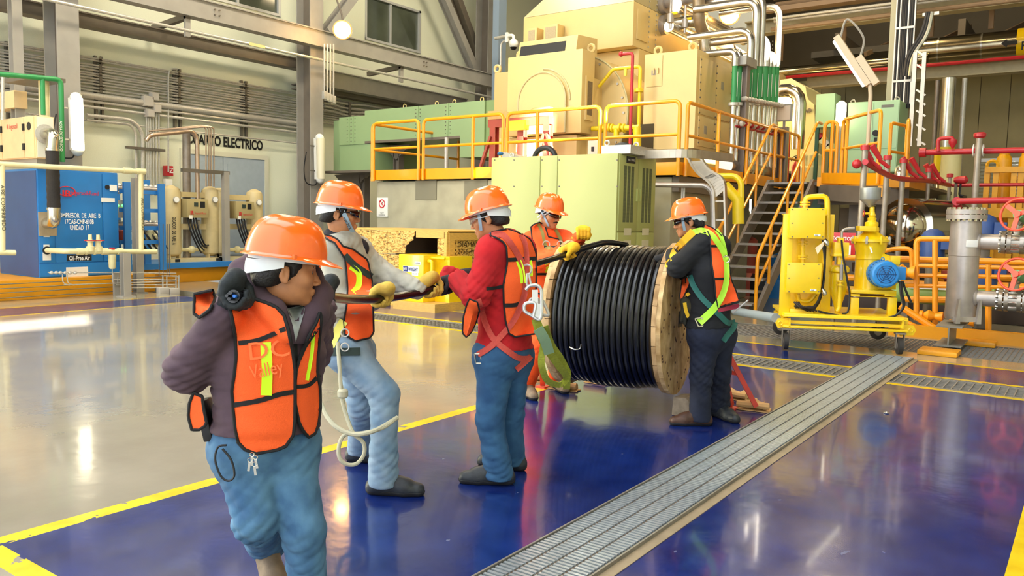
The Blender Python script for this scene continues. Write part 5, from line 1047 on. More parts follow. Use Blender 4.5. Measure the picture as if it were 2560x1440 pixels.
# red fire pipes
def rp(label, pts, r, y=None, caps=True):
    t = T('red_pipe', label, 'pipe'); P = [U(a,b_,y=y) for a, b_ in pts] if y else pts; MB().tube(P, r, 14).build('pipe_run', RED, t)
    return t, P
t, P = rp('long red pipe level across the right side with a small red valve loop on it', [(2306,381),(2620,374)], .052, 16.5)
MB().cyl(P[0]-X_*.05, P[0]+X_*.06, .085, 16).build('end_cap', RED, t)
MB().tube(rounded([U(2345,378,y=16.4),U(2345,347,y=16.4),U(2383,344,y=16.4),U(2381,362,y=16.4)], .07), .036, 12).build('valve_loop', RED, t); MB().lathe(U(2381,372,y=16.4), Z_, [(0,.01),(.1,.07),(.16,.07)], 12).build('valve_nose', RED, t)
for px in (2434,2458): p = U(px,376,y=16.4); MB().torus(p, X_, .1, .012, 14, 5).build('pale_clamp', WHITE, t)
t = T('steel_standpipe', 'thick grey upright pipe with a red cap crossing the long red pipe', 'pipe'); y = 16.3; p = U(2449,340,y=y); q = U(2441,522,y=y); MB().tube([p, V(p.x-.03,y,0)], .052, 14).build('pipe_run', M('weathered pipe','a59a8c',.45,.5,.15), t)
MB().lathe(U(2449,346,y=y), Z_, [(0,.06),(.03,.10),(.08,.10),(.1,.07)], 16).build('red_cap', RED, t); MB().tube([U(2437,338,y=y),U(2461,336,y=y)], .045, 12).build('cap_bolt', RED, t)
rp('thin red pipe crossing in front of the yellow tanks', [(2380,463),(2620,461)], .035, 19.0)
rp('thicker red pipe above the top flange of the steel vessel', [(2392,503),(2620,499)], .05, 15.0)
t = T('red_elbow_pipe', 'large red elbow behind the vessel flange where the thicker red pipe starts', 'pipe'); MB().tube(rounded([U(2392,503,y=15.0),U(2386,503,y=15.0)+Y_*.3,U(2390,545,y=15)+Y_*.3], .2), .07, 14).build('elbow', RED, t)
# row of posts with the receding red pipe
rxp = -2.55
pts = [U(2148,410,y=12.9), U(2218,437,y=14.3), U(2260,448,y=15.3), U(2322,452,y=17.0), U(2374,463,y=19.0)]
t = T('red_pipe', 'red pipe running back along a row of grey posts with small red valves', 'pipe'); MB().tube(spline([U(2163,405,y=12.9)]+pts[1:], 6), .045, 12).build('pipe_run', RED, t)
for i, (px, y) in enumerate(((2180,13.2),(2202,13.7),(2276,15.6),(2297,16.2),(2332,17.4),(2346,18.0))):
    a = U(px,(400 if px<2210 else 425 if px<2300 else 440)+ (px%3),y=y); MB().tube([a, a+V(-.12,-.1,.22)], [.035,.05], 10).build('red_valve', RED, t); MB().tube([a+V(-.02,0,0), a+V(.12,.05,-.12)], .03, 8).build('red_valve_foot', RED, t)
MB().sphere(U(2142,410,y=12.9), .07, 12, 8).build('end_cap', RED, t)
for i, (px, pt, y, l) in enumerate(((2163,372,13.0,'nearest grey post of the red pipe row, beside the lamp pole'),(2219,397,14.4,'second grey post of the red pipe row'),(2259,405,15.4,'third grey post of the red pipe row'),(2323,428,17.1,'fourth grey post of the red pipe row'),(2375,441,19.1,'fifth and farthest grey post of the red pipe row'))):
    p = U(px,pt,y=y); q = U(px-10,640,y=y); t = T('pipe_post', l, 'post'); MB().tube([p, V(p.x-.02,y,0)], .045 if i < 3 else .035, 12).build('shaft', M('weathered pipe'), t); MB().lathe(p, Z_, [(-.02,.065),(.05,.065),(.06,.04)], 14).build('red_cap', RED, t)
    MB().cyl(V(p.x,y,0), V(p.x,y,.04), .16, 12).build('base_plate', STEELD, t)
t = T('red_hydrant_head', 'red bulb valve head on a black bracket near the cream tank', 'valve'); MB().lathe(U(2385,450,y=18.5), X_, [(0,.05),(.08,.075),(.2,.085),(.25,.03)], 14).build('head', RED, t); hp_ = U(2390,450,y=18.5); MB().cyl(V(hp_.x,18.55,0), V(hp_.x,18.55,hp_.z), .03, 8).build('stem', STEELD, t); MB().tube(rounded([U(2402,458,y=18.5),U(2398,488,y=18.5),U(2408,491,y=18.5)], .1), .02, 8).build('black_bracket', BLACK, t)
# shiny end cap sphere
t = T('clad_exchanger', 'shiny clad domed vessel end behind the row of grey posts', 'vessel'); c = U(2262,567,y=16.5); MB().lathe(c, V(-.35,-1,0), [(-1.6,.53),(0,.53),(.02,.42),(.16,.39),(.28,.29),(.35,.15),(.37,.02)], 36).build('clad_end', M('mirror cladding','c4bba6',.12,1,.1,scale=2), t)
MB().box((c.x-.35,16.8,0),(c.x+.45,18.0,c.z-.5)).build('saddle', STEELD, t); MB().tube(rounded([U(2255,500,y=17),U(2250,430,y=17),U(2250,425,y=17.5)], .1), .1, 12).build('nozzle', SILV, t)
# low grey screen wall behind the cart
tag(MB().prism([U(2100,520,y=17.6),U(2215,515,y=17.6),V(U(2215,515,y=17.6).x,17.6,.0),V(U(2100,520,y=17.6).x,17.6,0)], Y_*.1).build('screen_panel', M('brown grey panel','8d7a5e',.6,0,.1)), 'large brownish panel standing under the landing behind the yellow cart', 'panel')
tag(MB().box((U(1985,540,y=18).x,18,.3),(U(2050,540,y=18).x,18.4,U(2000,485,y=18).z)).build('pale_green_cabinet', M('pale aqua enamel','8fc0a8',.5), bevel=.01), 'pale aqua cabinet seen through the treads of the stair', 'cabinet')
for px, py, s, m in ((1850,640,.35,YP),(1905,690,.3,BLACK),(1870,600,.3,REDOX),(1960,640,.4,BLUE)):
    p = U(px,py,y=17.6); tag(MB().lathe(V(p.x,17.6,0), Z_, [(0,s),(.4,s),(.5,s*.7),(p.z,s*.7),(p.z+.1,.05)], 14).build('machine_part', m), {1850:'yellow pump body under the stair',1905:'black pump body under the foot of the stair',1870:'red oxide pump body under the stair',1960:'blue pump body behind the stair foot'}[px], 'pump')
t = T('extinguisher_sign', 'red sign reading extintor behind the yellow cart', 'sign'); y = 12.6; a, b_ = U(2075,581,y=y), U(2137,638,y=y); MB().box((a.x,y,b_.z),(b_.x,y+.02,a.z)).build('sign_plate', RED, t, bevel=.005)
text('EXTINTOR', 'lettering', WTXT, t, V((a.x+b_.x)/2,y-.006,a.z-.09), X_, Z_, .05, (b_.x-a.x)*.8, font_bold=.02); MB().box((a.x+.13,y-.005,a.z-.32),(b_.x-.06,y,a.z-.18)).build('white_panel', WTXT, t); MB().cyl(V(a.x+.1,y+.04,0), V(a.x+.1,y+.04,a.z), .025, 8).build('sign_post', STEELD, t)

for i, (px, py, yy_, r, m, l) in enumerate(((1700,-5,22.8,.05,GALV,'thin pale pipe among the roof girders, uppermost'),(1960,50,22.6,.045,GALV,'thin pale pipe running under the roof girders'),(1990,66,22.4,.06,PURL,'brown pipe running under the roof girders, left of the tall column'),(1900,18,22.7,.07,PURL,'brown roof pipe above the second sodium lamp'),(2000,38,22.5,.035,GALV,'thinnest pale pipe among the roof girders'))):
    p = U(px,py,y=yy_); tag(MB().tube([V(-7.6,yy_,p.z),V(4.5,yy_,p.z)], r, 10).build('roof_pipe', m), l, 'pipe')
for i, (px, a, b_) in enumerate(((1952,85,150),(2110,60,110),(2330,35,90),(2480,20,70))):
    p, q = U(px,a,y=25), U(px+4,b_,y=25); tag(MB().box((p.x-.06,25,q.z),(p.x+.06,25.12,p.z)).build('roof_hanger', PURL), 'brown steel drop hanger under the broad top right beam, '+('leftmost','second','third','rightmost')[i]+' of four', 'hanger')
for k in range(7):
    x0_ = -6.5+k*1.7; t = T('roof_truss_strut', ('leftmost','second','third','fourth','fifth','sixth','rightmost')[k]+' slanting dark strut under the roof slab at the back', 'strut'); MB().bar(V(x0_,28.3,7.1), V(x0_+.9,31,8.2), .1, .14).build('strut_bar', PURL, t)
# ================= near floor and right foreground =================
GRB = M('galvanised grating','8f8a82',.5,.5,.15,scale=20); GRD = M('grating dark gap','2c2824',.8); RIBM = M('floor cover steel','b8c2ca',.34,.6,.12,.25,scale=25)  # cover steel tinted pale blue, daylight's reflection put into the colour
t = T('floor_cover_strip', 'long ribbed steel cover strip laid across the blue floor towards the cart', 'floor cover')
fx0, fx1, fy0, fy1 = -2.11, -1.70, -1.5, 10.56
MB().box((fx0,fy0,.001),(fx1,fy1,.006)).build('tray', GRD, t)
wv = (fx1-fx0-.03)/4
for k in range(4):
    x0 = fx0+.012+k*wv; rb = MB(); y = fy0
    while y < fy1: rb.box((x0+.006,y,.006),(x0+wv-.006,y+.017,.018)); y += .03
    rb.build('rib_band', RIBM, t, kind='stuff', smooth=False)
for x in (fx0, fx1-.008): MB().box((x,fy0,.001),(x+.01,fy1,.022)).build('edge_bar', GRB, t)
for k in range(1,4): x = fx0+.012+k*wv; MB().box((x-.004,fy0,.006),(x+.004,fy1,.013)).build('groove_bar', M('groove steel','5c4a3c',.6), t)
tag(MB().box((fx1+.002,fy0,.0005),(fx1+.06,fy1,.004)).build('edge_strip', M('worn edge concrete','8f7f68',.6,0,.15)), 'narrow worn border along the right edge of the ribbed floor cover', 'border')
def grating(label, x0, x1, y0, y1, bs, cs, z=-.004, frame=True):
    t = T('floor_grating', label, 'grating'); mb = MB(); x = x0
    while x < x1: mb.box((x,y0,z-.03),(x+.012,y1,z)); x += bs
    mb.build('cross_bars', GRB, t, kind='stuff', smooth=False); mb = MB(); y = y0
    while y < y1: mb.box((x0,y,z-.04),(x1,y+.008,z-.002)); y += cs
    mb.build('bearing_bars', GRB, t, kind='stuff', smooth=False)
    if frame:
        for yy in (y0-.0, y1-.03): MB().box((x0,yy,z-.05),(x1,yy+.03,z+.004)).build('frame_bar', GRB, t)
grating('narrow drain grating crossing the floor in front of the cart, right of the cover strip', -1.69, 8, 8.82, 9.40, .075, .085)
grating('narrow drain grating crossing the floor between drum and crate, left of the cover strip', -14, -2.12, 8.82, 9.40, .075, .085)
grating('wide open mesh grating behind the wheels of the yellow cart', -7, 8, 11.16, 12.54, .06, .05)
# ---- yellow purifier cart ----
C0 = U(1963,875,z=0); C1 = U(2247,888,z=0); cu = (C1-C0).normalized(); cn = V(cu.y,-cu.x,0); cb_ = -cn
def UP(px, py, dist=0.0):
    """point on the vertical plane of the cart front, moved back by dist"""
    P0 = C0+cb_*dist; r = RM @ Vector(((px-1280)/FPX, -(py-720)/FPX, -1.0)); return CAMP+r*((P0-CAMP).dot(cn)/r.dot(cn))
ct_ = T('purifier_cart', 'yellow wheeled cart carrying an oil purifier with a blue motor', 'cart')
def cbox(name, px0, py0, px1, py1, d0, d1, mat=CARTY, parent=None, bevel=.005):
    a, b_ = UP(px0,py0,d0), UP(px1,py1,d0); u0 = (a-C0).dot(cu); u1 = (b_-C0).dot(cu); mb = MB()
    P = lambda u,d,z: V(C0.x,C0.y,0)+cu*u+cb_*d+Z_*z
    vs = [P(u0,d0,b_.z),P(u1,d0,b_.z),P(u1,d1,b_.z),P(u0,d1,b_.z),P(u0,d0,a.z),P(u1,d0,a.z),P(u1,d1,a.z),P(u0,d1,a.z)]
    return mb.add(vs, [(0,3,2,1),(4,5,6,7),(0,1,5,4),(1,2,6,5),(2,3,7,6),(3,0,4,7)]).build(name, mat, ct_ if parent is None else parent, bevel=bevel)
wd = 1.0
for d in (-.02, wd):
    cbox('top_flange', 1958,792,2270,800,d,d+.14); cbox('beam_web', 1962,800,2266,820,d+.05,d+.07, bevel=0); cbox('bottom_flange', 1958,819,2270,826,d,d+.14)
for d in (-.02,):
    for px in (1973,2256): cbox('gusset', px,799,px+3,822,d,d+.12, bevel=0)
a = UP(1949,808,.05)
for px, py, s in ((1951,808,-1),(2277,826,1),(1948,780,-1)):
    c = UP(px,py,.05 if py != 780 else 1.05); q = MB(); q.prism([c+cu*(-s*.12)+Z_*.07, c+cu*(s*.03)+Z_*.06, c+cu*(s*.06), c+cu*(s*.03)-Z_*.06, c+cu*(-s*.12)-Z_*.07], cb_*.03); q.torus(c+cb_*-.003, cn, .025, .008, 12, 5); q.build('towing_lug', CARTY, ct_)
cbox('end_beam', 1958,795,1972,824,.1,wd); cbox('end_beam', 2256,795,2270,824,.1,wd); cbox('deck_plate', 1960,790,2262,794,0,wd+.1)
WH = M('caster rubber','2a2624',.6,0,.2); CAS = M('caster steel','8a8078',.35,.7)
for (c, r) in ((C0,.085),(C1,.085),(V(*U(1950,838,z=0)),.1),(V(*U(2193,850,z=0)),.1)):
    back = r > .09; ax = cu if not back else cn; base = c+Z_*(.115)
    w_ = T_ = MB().lathe(base-ax*.03, ax, [(0,.08),(.005,.105),(.055,.105),(.06,.08)], 20).build('wheel', WH, ct_)
    MB().cyl(base-ax*.034, base+ax*.034, .05, 14).build('hub', CAS, w_)
    side = ax; fk = MB()
    for s in (-1,1): fk.bar(base+side*(.045*s)-Z_*.03, base+side*(.045*s)+Z_*.15, .05, .012, side)
    fk.bar(base+Z_*.155-side*.06, base+Z_*.155+side*.06, .09, .02); fk.build('fork', CAS, ct_)
# electrical boxes and their frame
cbox('frame_post', 1959,536,1973,790,.12,.17); cbox('frame_post', 1973,536,1980,790,.5,.55); cbox('frame_panel', 1968,538,2062,790,.40,.42, bevel=0); cbox('frame_post', 2063,536,2074,790,.38,.43); cbox('frame_rail', 1962,534,2072,539,.15,.43)
for (a0,b0,a1,b1) in ((1977,520,2060,596),(1969,657,2050,733)):
    bx_ = cbox('electrical_box', a0,b0,a1,b1,.05,.30, bevel=.006); lid = cbox('box_lid', a0-1,b0-1,a1+1,b1+1,.035,.052, parent=bx_, bevel=.003)
    sc = MB()
    for fx in (.04,.5,.96):
        for fy in (.05,.5,.95):
            if fx == .5 and fy == .5: continue
            c = UP(a0+(a1-a0)*fx, b0+(b1-b0)*fy, .035); sc.cyl(c, c+cn*.006, .008, 6)
    sc.build('screws', STEELD, bx_, kind='stuff'); c = UP(a1-17,b1-7,.03); cbox('maker_label', a1-24,b1-10,a1-9,b1-5,.028,.034, WTXT, bx_, 0)
    text('ABB', 'lettering', BLK, bx_, UP(a1-19,b1-7.5,.026), cu, Z_, .016, .04)
def tb(name, pts, r, d, mat=CARTY, fil=.05, n=12):
    P = [UP(p[0],p[1],p[2] if len(p) > 2 else d) for p in pts]; return MB().tube(rounded(P, fil) if fil else spline(P, 6), r, n).build(name, mat, ct_)
tb('top_pipe', ((2013,520),(2013,493),(2068,490),(2070,620)), .035, .35, fil=.08)
for py in (506,512): c = UP(2013,py,.35); MB().cyl(c-Z_*.01, c+Z_*.01, .065, 16).build('pipe_flange', CARTY, ct_)
tb('middle_pipe', ((2007,596),(2007,657)), .025, .25, fil=0)
for py in (603,610,640,646): c = UP(2007,py,.25); MB().cyl(c-Z_*.008, c+Z_*.008, .055, 14).build('pipe_flange', CARTY, ct_)
cbox('terminal_base', 1975,772,2033,788,.1,.4); tb('lower_pipe', ((1996,735),(1997,752),(2025,755),(2040,735)), .022, .3)
for k, (a0,b0) in enumerate(((2057,600),(2060,604),(2064,598),(2056,612))):
    tb('black_cable', ((a0,b0),(2062,660-k*3),(2056,718+k*2),(2042,758+k*2),(2018,775),(1995-k*3,770)), .014, .2+.03*k, BLACK, 0, 8)
cbl = MB()
for k in range(16): cbl.tube(spline([UP(1985+3*(k%6),755+5*(k%4),.05+.02*(k%3)), UP(2000+k,768,.0+.02*(k%4)), UP(2020+k*1.5,778-k%5*3,.08)], 4), .011, 6)
cbl.build('cable_bundle', M('dusty cable','2c221c',.7), ct_, kind='stuff')
c = UP(2062,598,.1); MB().lathe(c, V(.3,0,-.6), [(0,.02),(.03,.03),(.07,.03),(.09,.02)], 10).build('cable_gland', CHROME, ct_); c = UP(2056,722,.1); MB().lathe(c, V(.3,0,-.6), [(0,.02),(.03,.03),(.07,.03),(.09,.02)], 10).build('cable_gland', CHROME, ct_)
tg = MB(); a = UP(2038,620,.1); b_ = UP(2060,603,.05); tg.prism([a+Z_*.0, b_, b_-Z_*.05, UP(2044,636,.02)], cb_*.004); tg.build('paper_tag', M('soiled tag','cdb99a',.8), ct_)
# filter cone and pipes
c = UP(2098,682,.35); zz = UP(2098,782,.35).z-c.z
MB().lathe(c, -Z_, [(-.1,.06),(-.09,.1),(-.06,.12),(-.02,.12),(0,.09),(.02,.1),(-zz*.45,.1),(-zz*.9,.035),(-zz,.03)], 20).build('filter_cone', CARTY, ct_)
tb('steel_riser', ((2104,650),(2103,700)), .022, .2, VESS, 0); tb('yellow_riser', ((2101,702),(2098,770),(2092,778)), .028, .2, CARTY, .02)
for py in (703,712): c = UP(2101,py,.2); MB().cyl(c-Z_*.008, c+Z_*.008, .05, 14).build('pipe_flange', CARTY, ct_)
cbox('valve_box', 2087,606,2122,636,.15,.35); cbox('valve_foot', 2085,634,2120,642,.13,.37); cbox('valve_neck', 2096,640,2112,662,.18,.3); cbox('valve_head', 2098,594,2110,606,.18,.3)
tb('bent_steel_pipe', ((2104,604),(2104,574),(2136,570)), .018, .28, VESS, .06); tb('black_cable', ((2104,600),(2108,640),(2118,700),(2124,735),(2120,778),(2105,784)), .012, .12, BLACK, 0, 8)
# purifier
c = UP(2170,724,.5); pz = lambda py: UP(2170,py,.5).z
R = lambda px: abs((UP(px,660,.5)-UP(2170,660,.5)).length)
MB().lathe(V(c.x,c.y,0), Z_, [(pz(724),R(2206)),(pz(722),R(2206)),(pz(648),R(2204)),(pz(647),R(2206)),(pz(634),R(2205)),(pz(615),R(2210)),(pz(605),R(2211)),(pz(604),R(2218)),(pz(598),R(2218)),(pz(596),R(2212)),(pz(580),R(2188)),(pz(577),R(2190)),(pz(568),R(2189)),(pz(567),R(2186)),(pz(564),R(2187)),(pz(556),R(2187)),(pz(554),R(2182)),(pz(551),R(2180)),(pz(549),.02)], 36).build('purifier_bowl', CARTY, ct_)
MB().lathe(V(c.x,c.y,0), Z_, [(pz(552),.05),(pz(545),.055),(pz(543),.035),(pz(538),.045),(pz(530),.03),(pz(517),.02)], 14).build('top_neck', CARTY, ct_)
for k in range(8):
    a = k*math.pi/4; q = V(c.x,c.y,pz(600))+V(math.cos(a),math.sin(a),0)*R(2217)*.97; MB().lathe(q-Z_*.05, Z_, [(0,.014),(.03,.02),(.07,.02),(.1,.01)], 8).build('clamp_bolt', CARTY if k%2 else GALV, ct_)
MB().lathe(V(*UP(2180,530,.5)), Z_, [(-.02,.012),(0,.03),(.06,.03),(.07,.012)], 10).build('small_valve', CARTY, ct_); MB().torus(UP(2159,534,.45), cu, .035, .006, 14, 5).build('valve_handwheel', RED, ct_); MB().tube([UP(2159,534,.45),UP(2180,533,.5)], .014, 8).build('valve_stem', CARTY, ct_)
f0 = UP(2174,518,.5); MB().lathe(f0, Z_, [(0,.02),(.02,.03),(.09,.12),(.10,.125),(.24,.125),(.245,.115),(.11,.11)], 24).build('funnel', M('dull zinc','9fa2a0',.4,.6,.1), ct_)
cbox('inlet_block', 2150,565,2190,579,.32,.55); cbox('lock_handle', 2172,614,2182,622,.16,.22); MB().tube([UP(2176,618,.16),UP(2180,632,.14)], .01, 8).build('lever', WTXT, ct_)
cbox('base_plate', 2128,724,2241,737,.2,.85); cbox('base_foot', 2128,735,2150,741,.2,.85); cbox('base_foot', 2212,735,2241,741,.2,.85)
cbox('stand_top', 2128,740,2241,745,.2,.85)
for a0, a1 in ((2128,2146),(2222,2241)):
    for d in (.2,.75): cbox('stand_leg', a0,744,a1,792,d,d+.08)
# gearbox bulge and blue motor
mc = UP(2214,686,.05); mc2 = UP(2196,682,.45)
cbox('gear_case', 2196,650,2240,724,.35,.75)
MB().lathe(mc2, (mc-mc2).normalized(), [(-.05,.22),(.0,.24),(.06,.25),(.08,.22),(.09,.1)], 32).build('gear_flange', CARTY, ct_)
mo = (mc-mc2).normalized(); BM = M('motor blue','1f7fc8',.4,0,.05)
mm = MB().lathe(mc2+mo*.09, mo, [(0,.15),(.02,.17),(.1,.165),(.11,.155),(.22,.155),(.23,.165),(.33,.16),(.345,.14)], 32).build('motor', BM, ct_)
gr = MB(); ce = mc2+mo*.437
for r in (.03,.055,.08,.105): gr.torus(ce, mo, r, .004, 24, 4)
for k in range(6): a_, b2 = frame(mo); gr.tube([ce, ce+(a_*math.cos(k*math.pi/3)+b2*math.sin(k*math.pi/3))*.12], .004, 4)
gr.build('fan_grille', M('grille dark blue','0f3f70',.5), mm); fins = MB(); a_, b2 = frame(mo)
for k in range(24): u = a_*math.cos(k*math.pi/12)+b2*math.sin(k*math.pi/12); fins.bar(mc2+mo*.2+u*.16, mc2+mo*.31+u*.16, .006, .03, u)
fins.build('cooling_fins', BM, mm, kind='stuff'); MB().torus(mc2+mo*.2+Z_*.18, mo, .02, .006, 10, 5).build('lifting_eye', BM, mm)
cbox('junction_box', 2243,668,2264,700,.1,.3, BM); cbox('box_bracket', 2228,640,2250,662,.3,.4)
for k in range(3): tb('black_cable', ((2250+k*4,702),(2252+k*4,735),(2258+k*2,765),(2240,788),(2200,796),(2140,795),(2080,786),(2045,778)) if k < 2 else ((2256,702),(2266,730),(2278,756)), .014, .05+.06*k, BLACK, 0, 8)
c = UP(2248,706,.12); MB().cyl(c, c+Z_*.05, .02, 10).build('cable_gland', CHROME, ct_)
tag(MB().tube([U(1838,778,z=.22),UP(1940,795,.25)], .06, 14).build('grey_tube', M('grey plastic tube','8c98a0',.4), label='thick grey tube lying behind the drum and ending at the yellow cart', cat='tube'), None, None)
# ---- steel vessel ----
vy = 12.0; vc = U(2406,700,y=vy); F_ = V(-.582,.809,0); sd_ = V(.81,.585,0)
def vr(px): return abs((U(px,700,y=vy)-vc).dot(sd_))
vz = lambda py: U(2406,py,y=vy).z
ve = T('filter_vessel', 'big upright stainless steel filter vessel with a bolted top flange', 'vessel')
MB().lathe(V(vc.x,vc.y,0), Z_, [(vz(800),vr(2356)*.6),(vz(798),vr(2356)*.93),(vz(792),vr(2357)),(vz(640),vr(2359)),(vz(639),vr(2358)+.004),(vz(636),vr(2358)+.004),(vz(550),vr(2359))], 40).build('shell', VESS, ve)
for a, b_ in ((524,535),(537,548)): MB().cyl(V(vc.x,vc.y,vz(b_)), V(vc.x,vc.y,vz(a)), vr(2343), 40).build('flange_disc', VESS, ve)
for k in range(20):
    a = k*math.pi/10; q = V(vc.x,vc.y,0)+V(math.cos(a),math.sin(a),0)*vr(2350); MB().lathe(q+Z_*(vz(553)), Z_, [(0,.02),(.03,.02),(.035,.012),(vz(519)-vz(553)-.035,.012),(vz(519)-vz(553)-.03,.02),(vz(519)-vz(553),.02)], 6).build('flange_bolt', CHROME, ve)
fr_ = V(vc.x,vc.y,0)-F_*(vr(2359)+.004); p = U(2397,600,y=vy); MB().bar(V(fr_.x,fr_.y,vz(608))-sd_*.08, V(fr_.x,fr_.y,vz(608))+sd_*.06, .02, .09).build('name_plate', WTXT, ve, bevel=.003)
tag(MB().bar(V(fr_.x,fr_.y,vz(795))-sd_*.2, V(fr_.x,fr_.y,vz(795))+sd_*.1, .03, .06).build('foot_plate', VESS, ve), None)
for s in (-.15,.12): MB().prism([V(fr_.x,fr_.y,vz(805))+sd_*(s-.03), V(fr_.x,fr_.y,vz(745))+sd_*s, V(fr_.x,fr_.y,vz(745))+sd_*(s+.02), V(fr_.x,fr_.y,vz(805))+sd_*(s+.03)], -F_*.05).build('foot_gusset', VESS, ve)
FL = M('flange steel','a89f92',.3,.85,.15,scale=10)
for (py, l, vpx) in ((603,'upper',2545),(743,'lower',2540)):
    z = vz(py); r = vr(2406-27); dx = V(1,-.0,0)
    st_ = V(vc.x,vc.y,z)+dx*.1; px_end = U(2505 if py == 603 else 2498,py,y=vy).x
    MB().cyl(st_, V(px_end,vy,z), r, 28).build('nozzle_pipe', VESS, ve); MB().torus(V(vc.x+vr(2359)*.94,vy,z), dx, r*1.0, .02, 28, 6).build('weld_collar', VESS, ve)
    vv = T('gate_valve', l+' bolted gate valve with an orange red handwheel on the right of the steel vessel', 'valve'); x0 = px_end
    for xx, w_ in ((x0,.045),(x0+.06,.045),(x0+.2,.045),(x0+.26,.045)): MB().cyl(V(xx,vy,z), V(xx+w_,vy,z), r*1.42, 28).build('flange_disc', FL, vv)
    MB().cyl(V(x0+.1,vy,z), V(x0+.2,vy,z), r*1.15, 24).build('valve_body', FL, vv); MB().cyl(V(x0+.3,vy,z), V(x0+2.5,vy,z), r, 24).build('outlet_pipe', VESS, vv)
    for k in range(12):
        a = k*math.pi/6+.2; q = V(x0,vy,z)+V(0,math.cos(a),math.sin(a))*r*1.26; MB().lathe(q-X_*.03, X_, [(0,.02),(.02,.02),(.025,.012),(.34,.012),(.345,.02),(.365,.02)], 6).build('stud_bolt', CHROME, vv)
    MB().cyl(V(x0+.15,vy,z+r), V(x0+.15,vy,z+r+.12), .06, 14).build('bonnet', FL, vv)
    hc = U(vpx,536 if py == 603 else 686,y=vy-.25); HWR = M('handwheel orange red','e0482a',.4); rr_ = .2
    ax = V(-.35,-1,.25).normalized(); MB().torus(hc, ax, rr_, .016, 32, 8).build('handwheel_rim', HWR, vv); a_, b2 = frame(ax)
    for k in range(3): u = a_*math.cos(k*2.094+.4)+b2*math.sin(k*2.094+.4); MB().bar(hc, hc+u*rr_, .055, .012, ax).build('spoke', HWR, vv)
    MB().cyl(hc-ax*.03, hc+ax*.03, .04, 14).build('wheel_hub', HWR, vv); MB().tube([hc-ax*.22, hc], .06, 12).build('green_gear', M('gear green','5f9a63',.5), vv); MB().bar(hc-ax*.2, V(x0+.15,vy,z+r+.1), .06, .06).build('yoke', FL, vv)
t = T('vessel_stand', 'grey steel I beam stub carrying the vessel, on a yellow pad', 'stand')
zt_ = vz(805); bp = U(2370,878,z=0); bp2 = V(vc.x,vc.y,0)
MB().ibeam(V(bp.x,bp.y-.05,zt_/2+.02), V(bp.x-.02,vc.y+.35,zt_/2+.02), .3, zt_-.08, .02, .016).build('beam_stub', M('stub grey','8a877c',.5,.2,.1), t)
MB().box((bp.x-.27,11.02,0),(bp.x+.17,11.42,.06)).build('yellow_pad', ORN, t, bevel=.015); MB().box((bp.x+.0,12.3,0),(bp.x+.45,12.6,.07)).build('yellow_pad', ORN, t, bevel=.015)
# ---- yellow railings and pipework behind the vessel ----
OR2 = M('orange yellow pipe','f09a12',.4,0,.06); ry = 13.2
def yp(label, pts, r, y=ry, fil=.08, mat=OR2, cat='pipe', name='yellow_pipe', group=None):
    o = MB().tube(rounded([U(a,b_,y=y) for a, b_ in pts], fil), r, 10).build(name, mat, label=label, cat=cat, group=group); return o
t = T('guard_rail', 'orange yellow pipe railing between the cart and the steel vessel', 'railing')
MB().tube(rounded([U(2291,800,y=ry),U(2291,597,y=ry),U(2395,598,y=ry)], .08), .04, 10).build('top_rail', OR2, t)
for px in (2338,2471): MB().tube([U(px,600 if px == 2338 else 662,y=ry),U(px,825,y=ry)], .04, 10).build('post', OR2, t)
for a, b_ in (((2291,664),(2640,672)),((2264,688),(2640,694)),((2264,714),(2640,720))): MB().tube([U(*a,y=ry),U(*b_,y=ry)], .03, 8).build('mid_rail', OR2, t)
yp('thick orange yellow pipe level across behind the cart and the vessel', [(2110,643),(2358,651),(2640,657)], .05, 13.6)
yp('orange yellow pipe loop right behind the purifier bowl', [(2212,627),(2242,621),(2279,622),(2281,690)], .035, 13.4)
for k, (a, b_) in enumerate((((2250,765),(2350,830)),((2236,790),(2300,822)),((2255,800),(2290,836)))): yp('orange yellow pipe slanting down beside the cart, '+('uppermost','middle','lowest')[k], [a,b_], (.05,.035,.035)[k], 12.9, 0)
t = T('green_tank', 'low green and cream horizontal tank between the cart and the vessel', 'tank'); a = U(2310,735,y=14.0); MB().lathe(a-X_*.65, X_, [(0,.02),(.1,.1),(.3,.15),(1.6,.16)], 20).build('tank_body', M('tank green','7f9a4a',.45), t); MB().box((a.x-.3,13.9,0),(a.x-.2,14.1,a.z-.12)).build('saddle', STEELD, t); MB().box((a.x+.6,13.9,0),(a.x+.7,14.1,a.z-.12)).build('saddle', STEELD, t); MB().box((a.x-.2,13.83,a.z+.09),(a.x+.5,13.86,a.z+.13)).build('pale_label', WTXT, t)
yp('orange yellow pipe running under the green tank', [(2262,748),(2380,750),(2640,756)], .05, 13.7)
t = T('kerb_beam', 'long low orange yellow beam on the floor behind the cart and vessel', 'beam'); MB().box((-2.4,12.72,0.0),(8,12.80,.15)).build('beam_bar', ORN, t); MB().box((-2.4,12.72,.15),(8,12.88,.17)).build('beam_flange', ORN, t)
for px, py, y, l in ((2332,610,14.5,'blue pump motor behind the orange railing, left of the vessel'),(2462,575,14.5,'blue pump motor seen between the vessel flange and the handwheel'),(2462,680,14.5,'lower blue pump motor right of the vessel')):
    c = U(px,py,y=y); t = T('blue_motor', l, 'motor'); NB = M('navy motor enamel','2c4a86',.5,0,.1); MB().lathe(c-Z_*.28, Z_, [(0,.14),(.04,.18),(.4,.18),(.48,.13),(.52,.05)], 20).build('motor_body', NB, t); MB().box(c+V(.14,-.18,-.08), c+V(.3,-.02,.12)).build('terminal_box', NB, t); MB().cyl(V(c.x,c.y,0.02), c-Z_*.28, .09, 12).build('pump_column', STEELD, t)
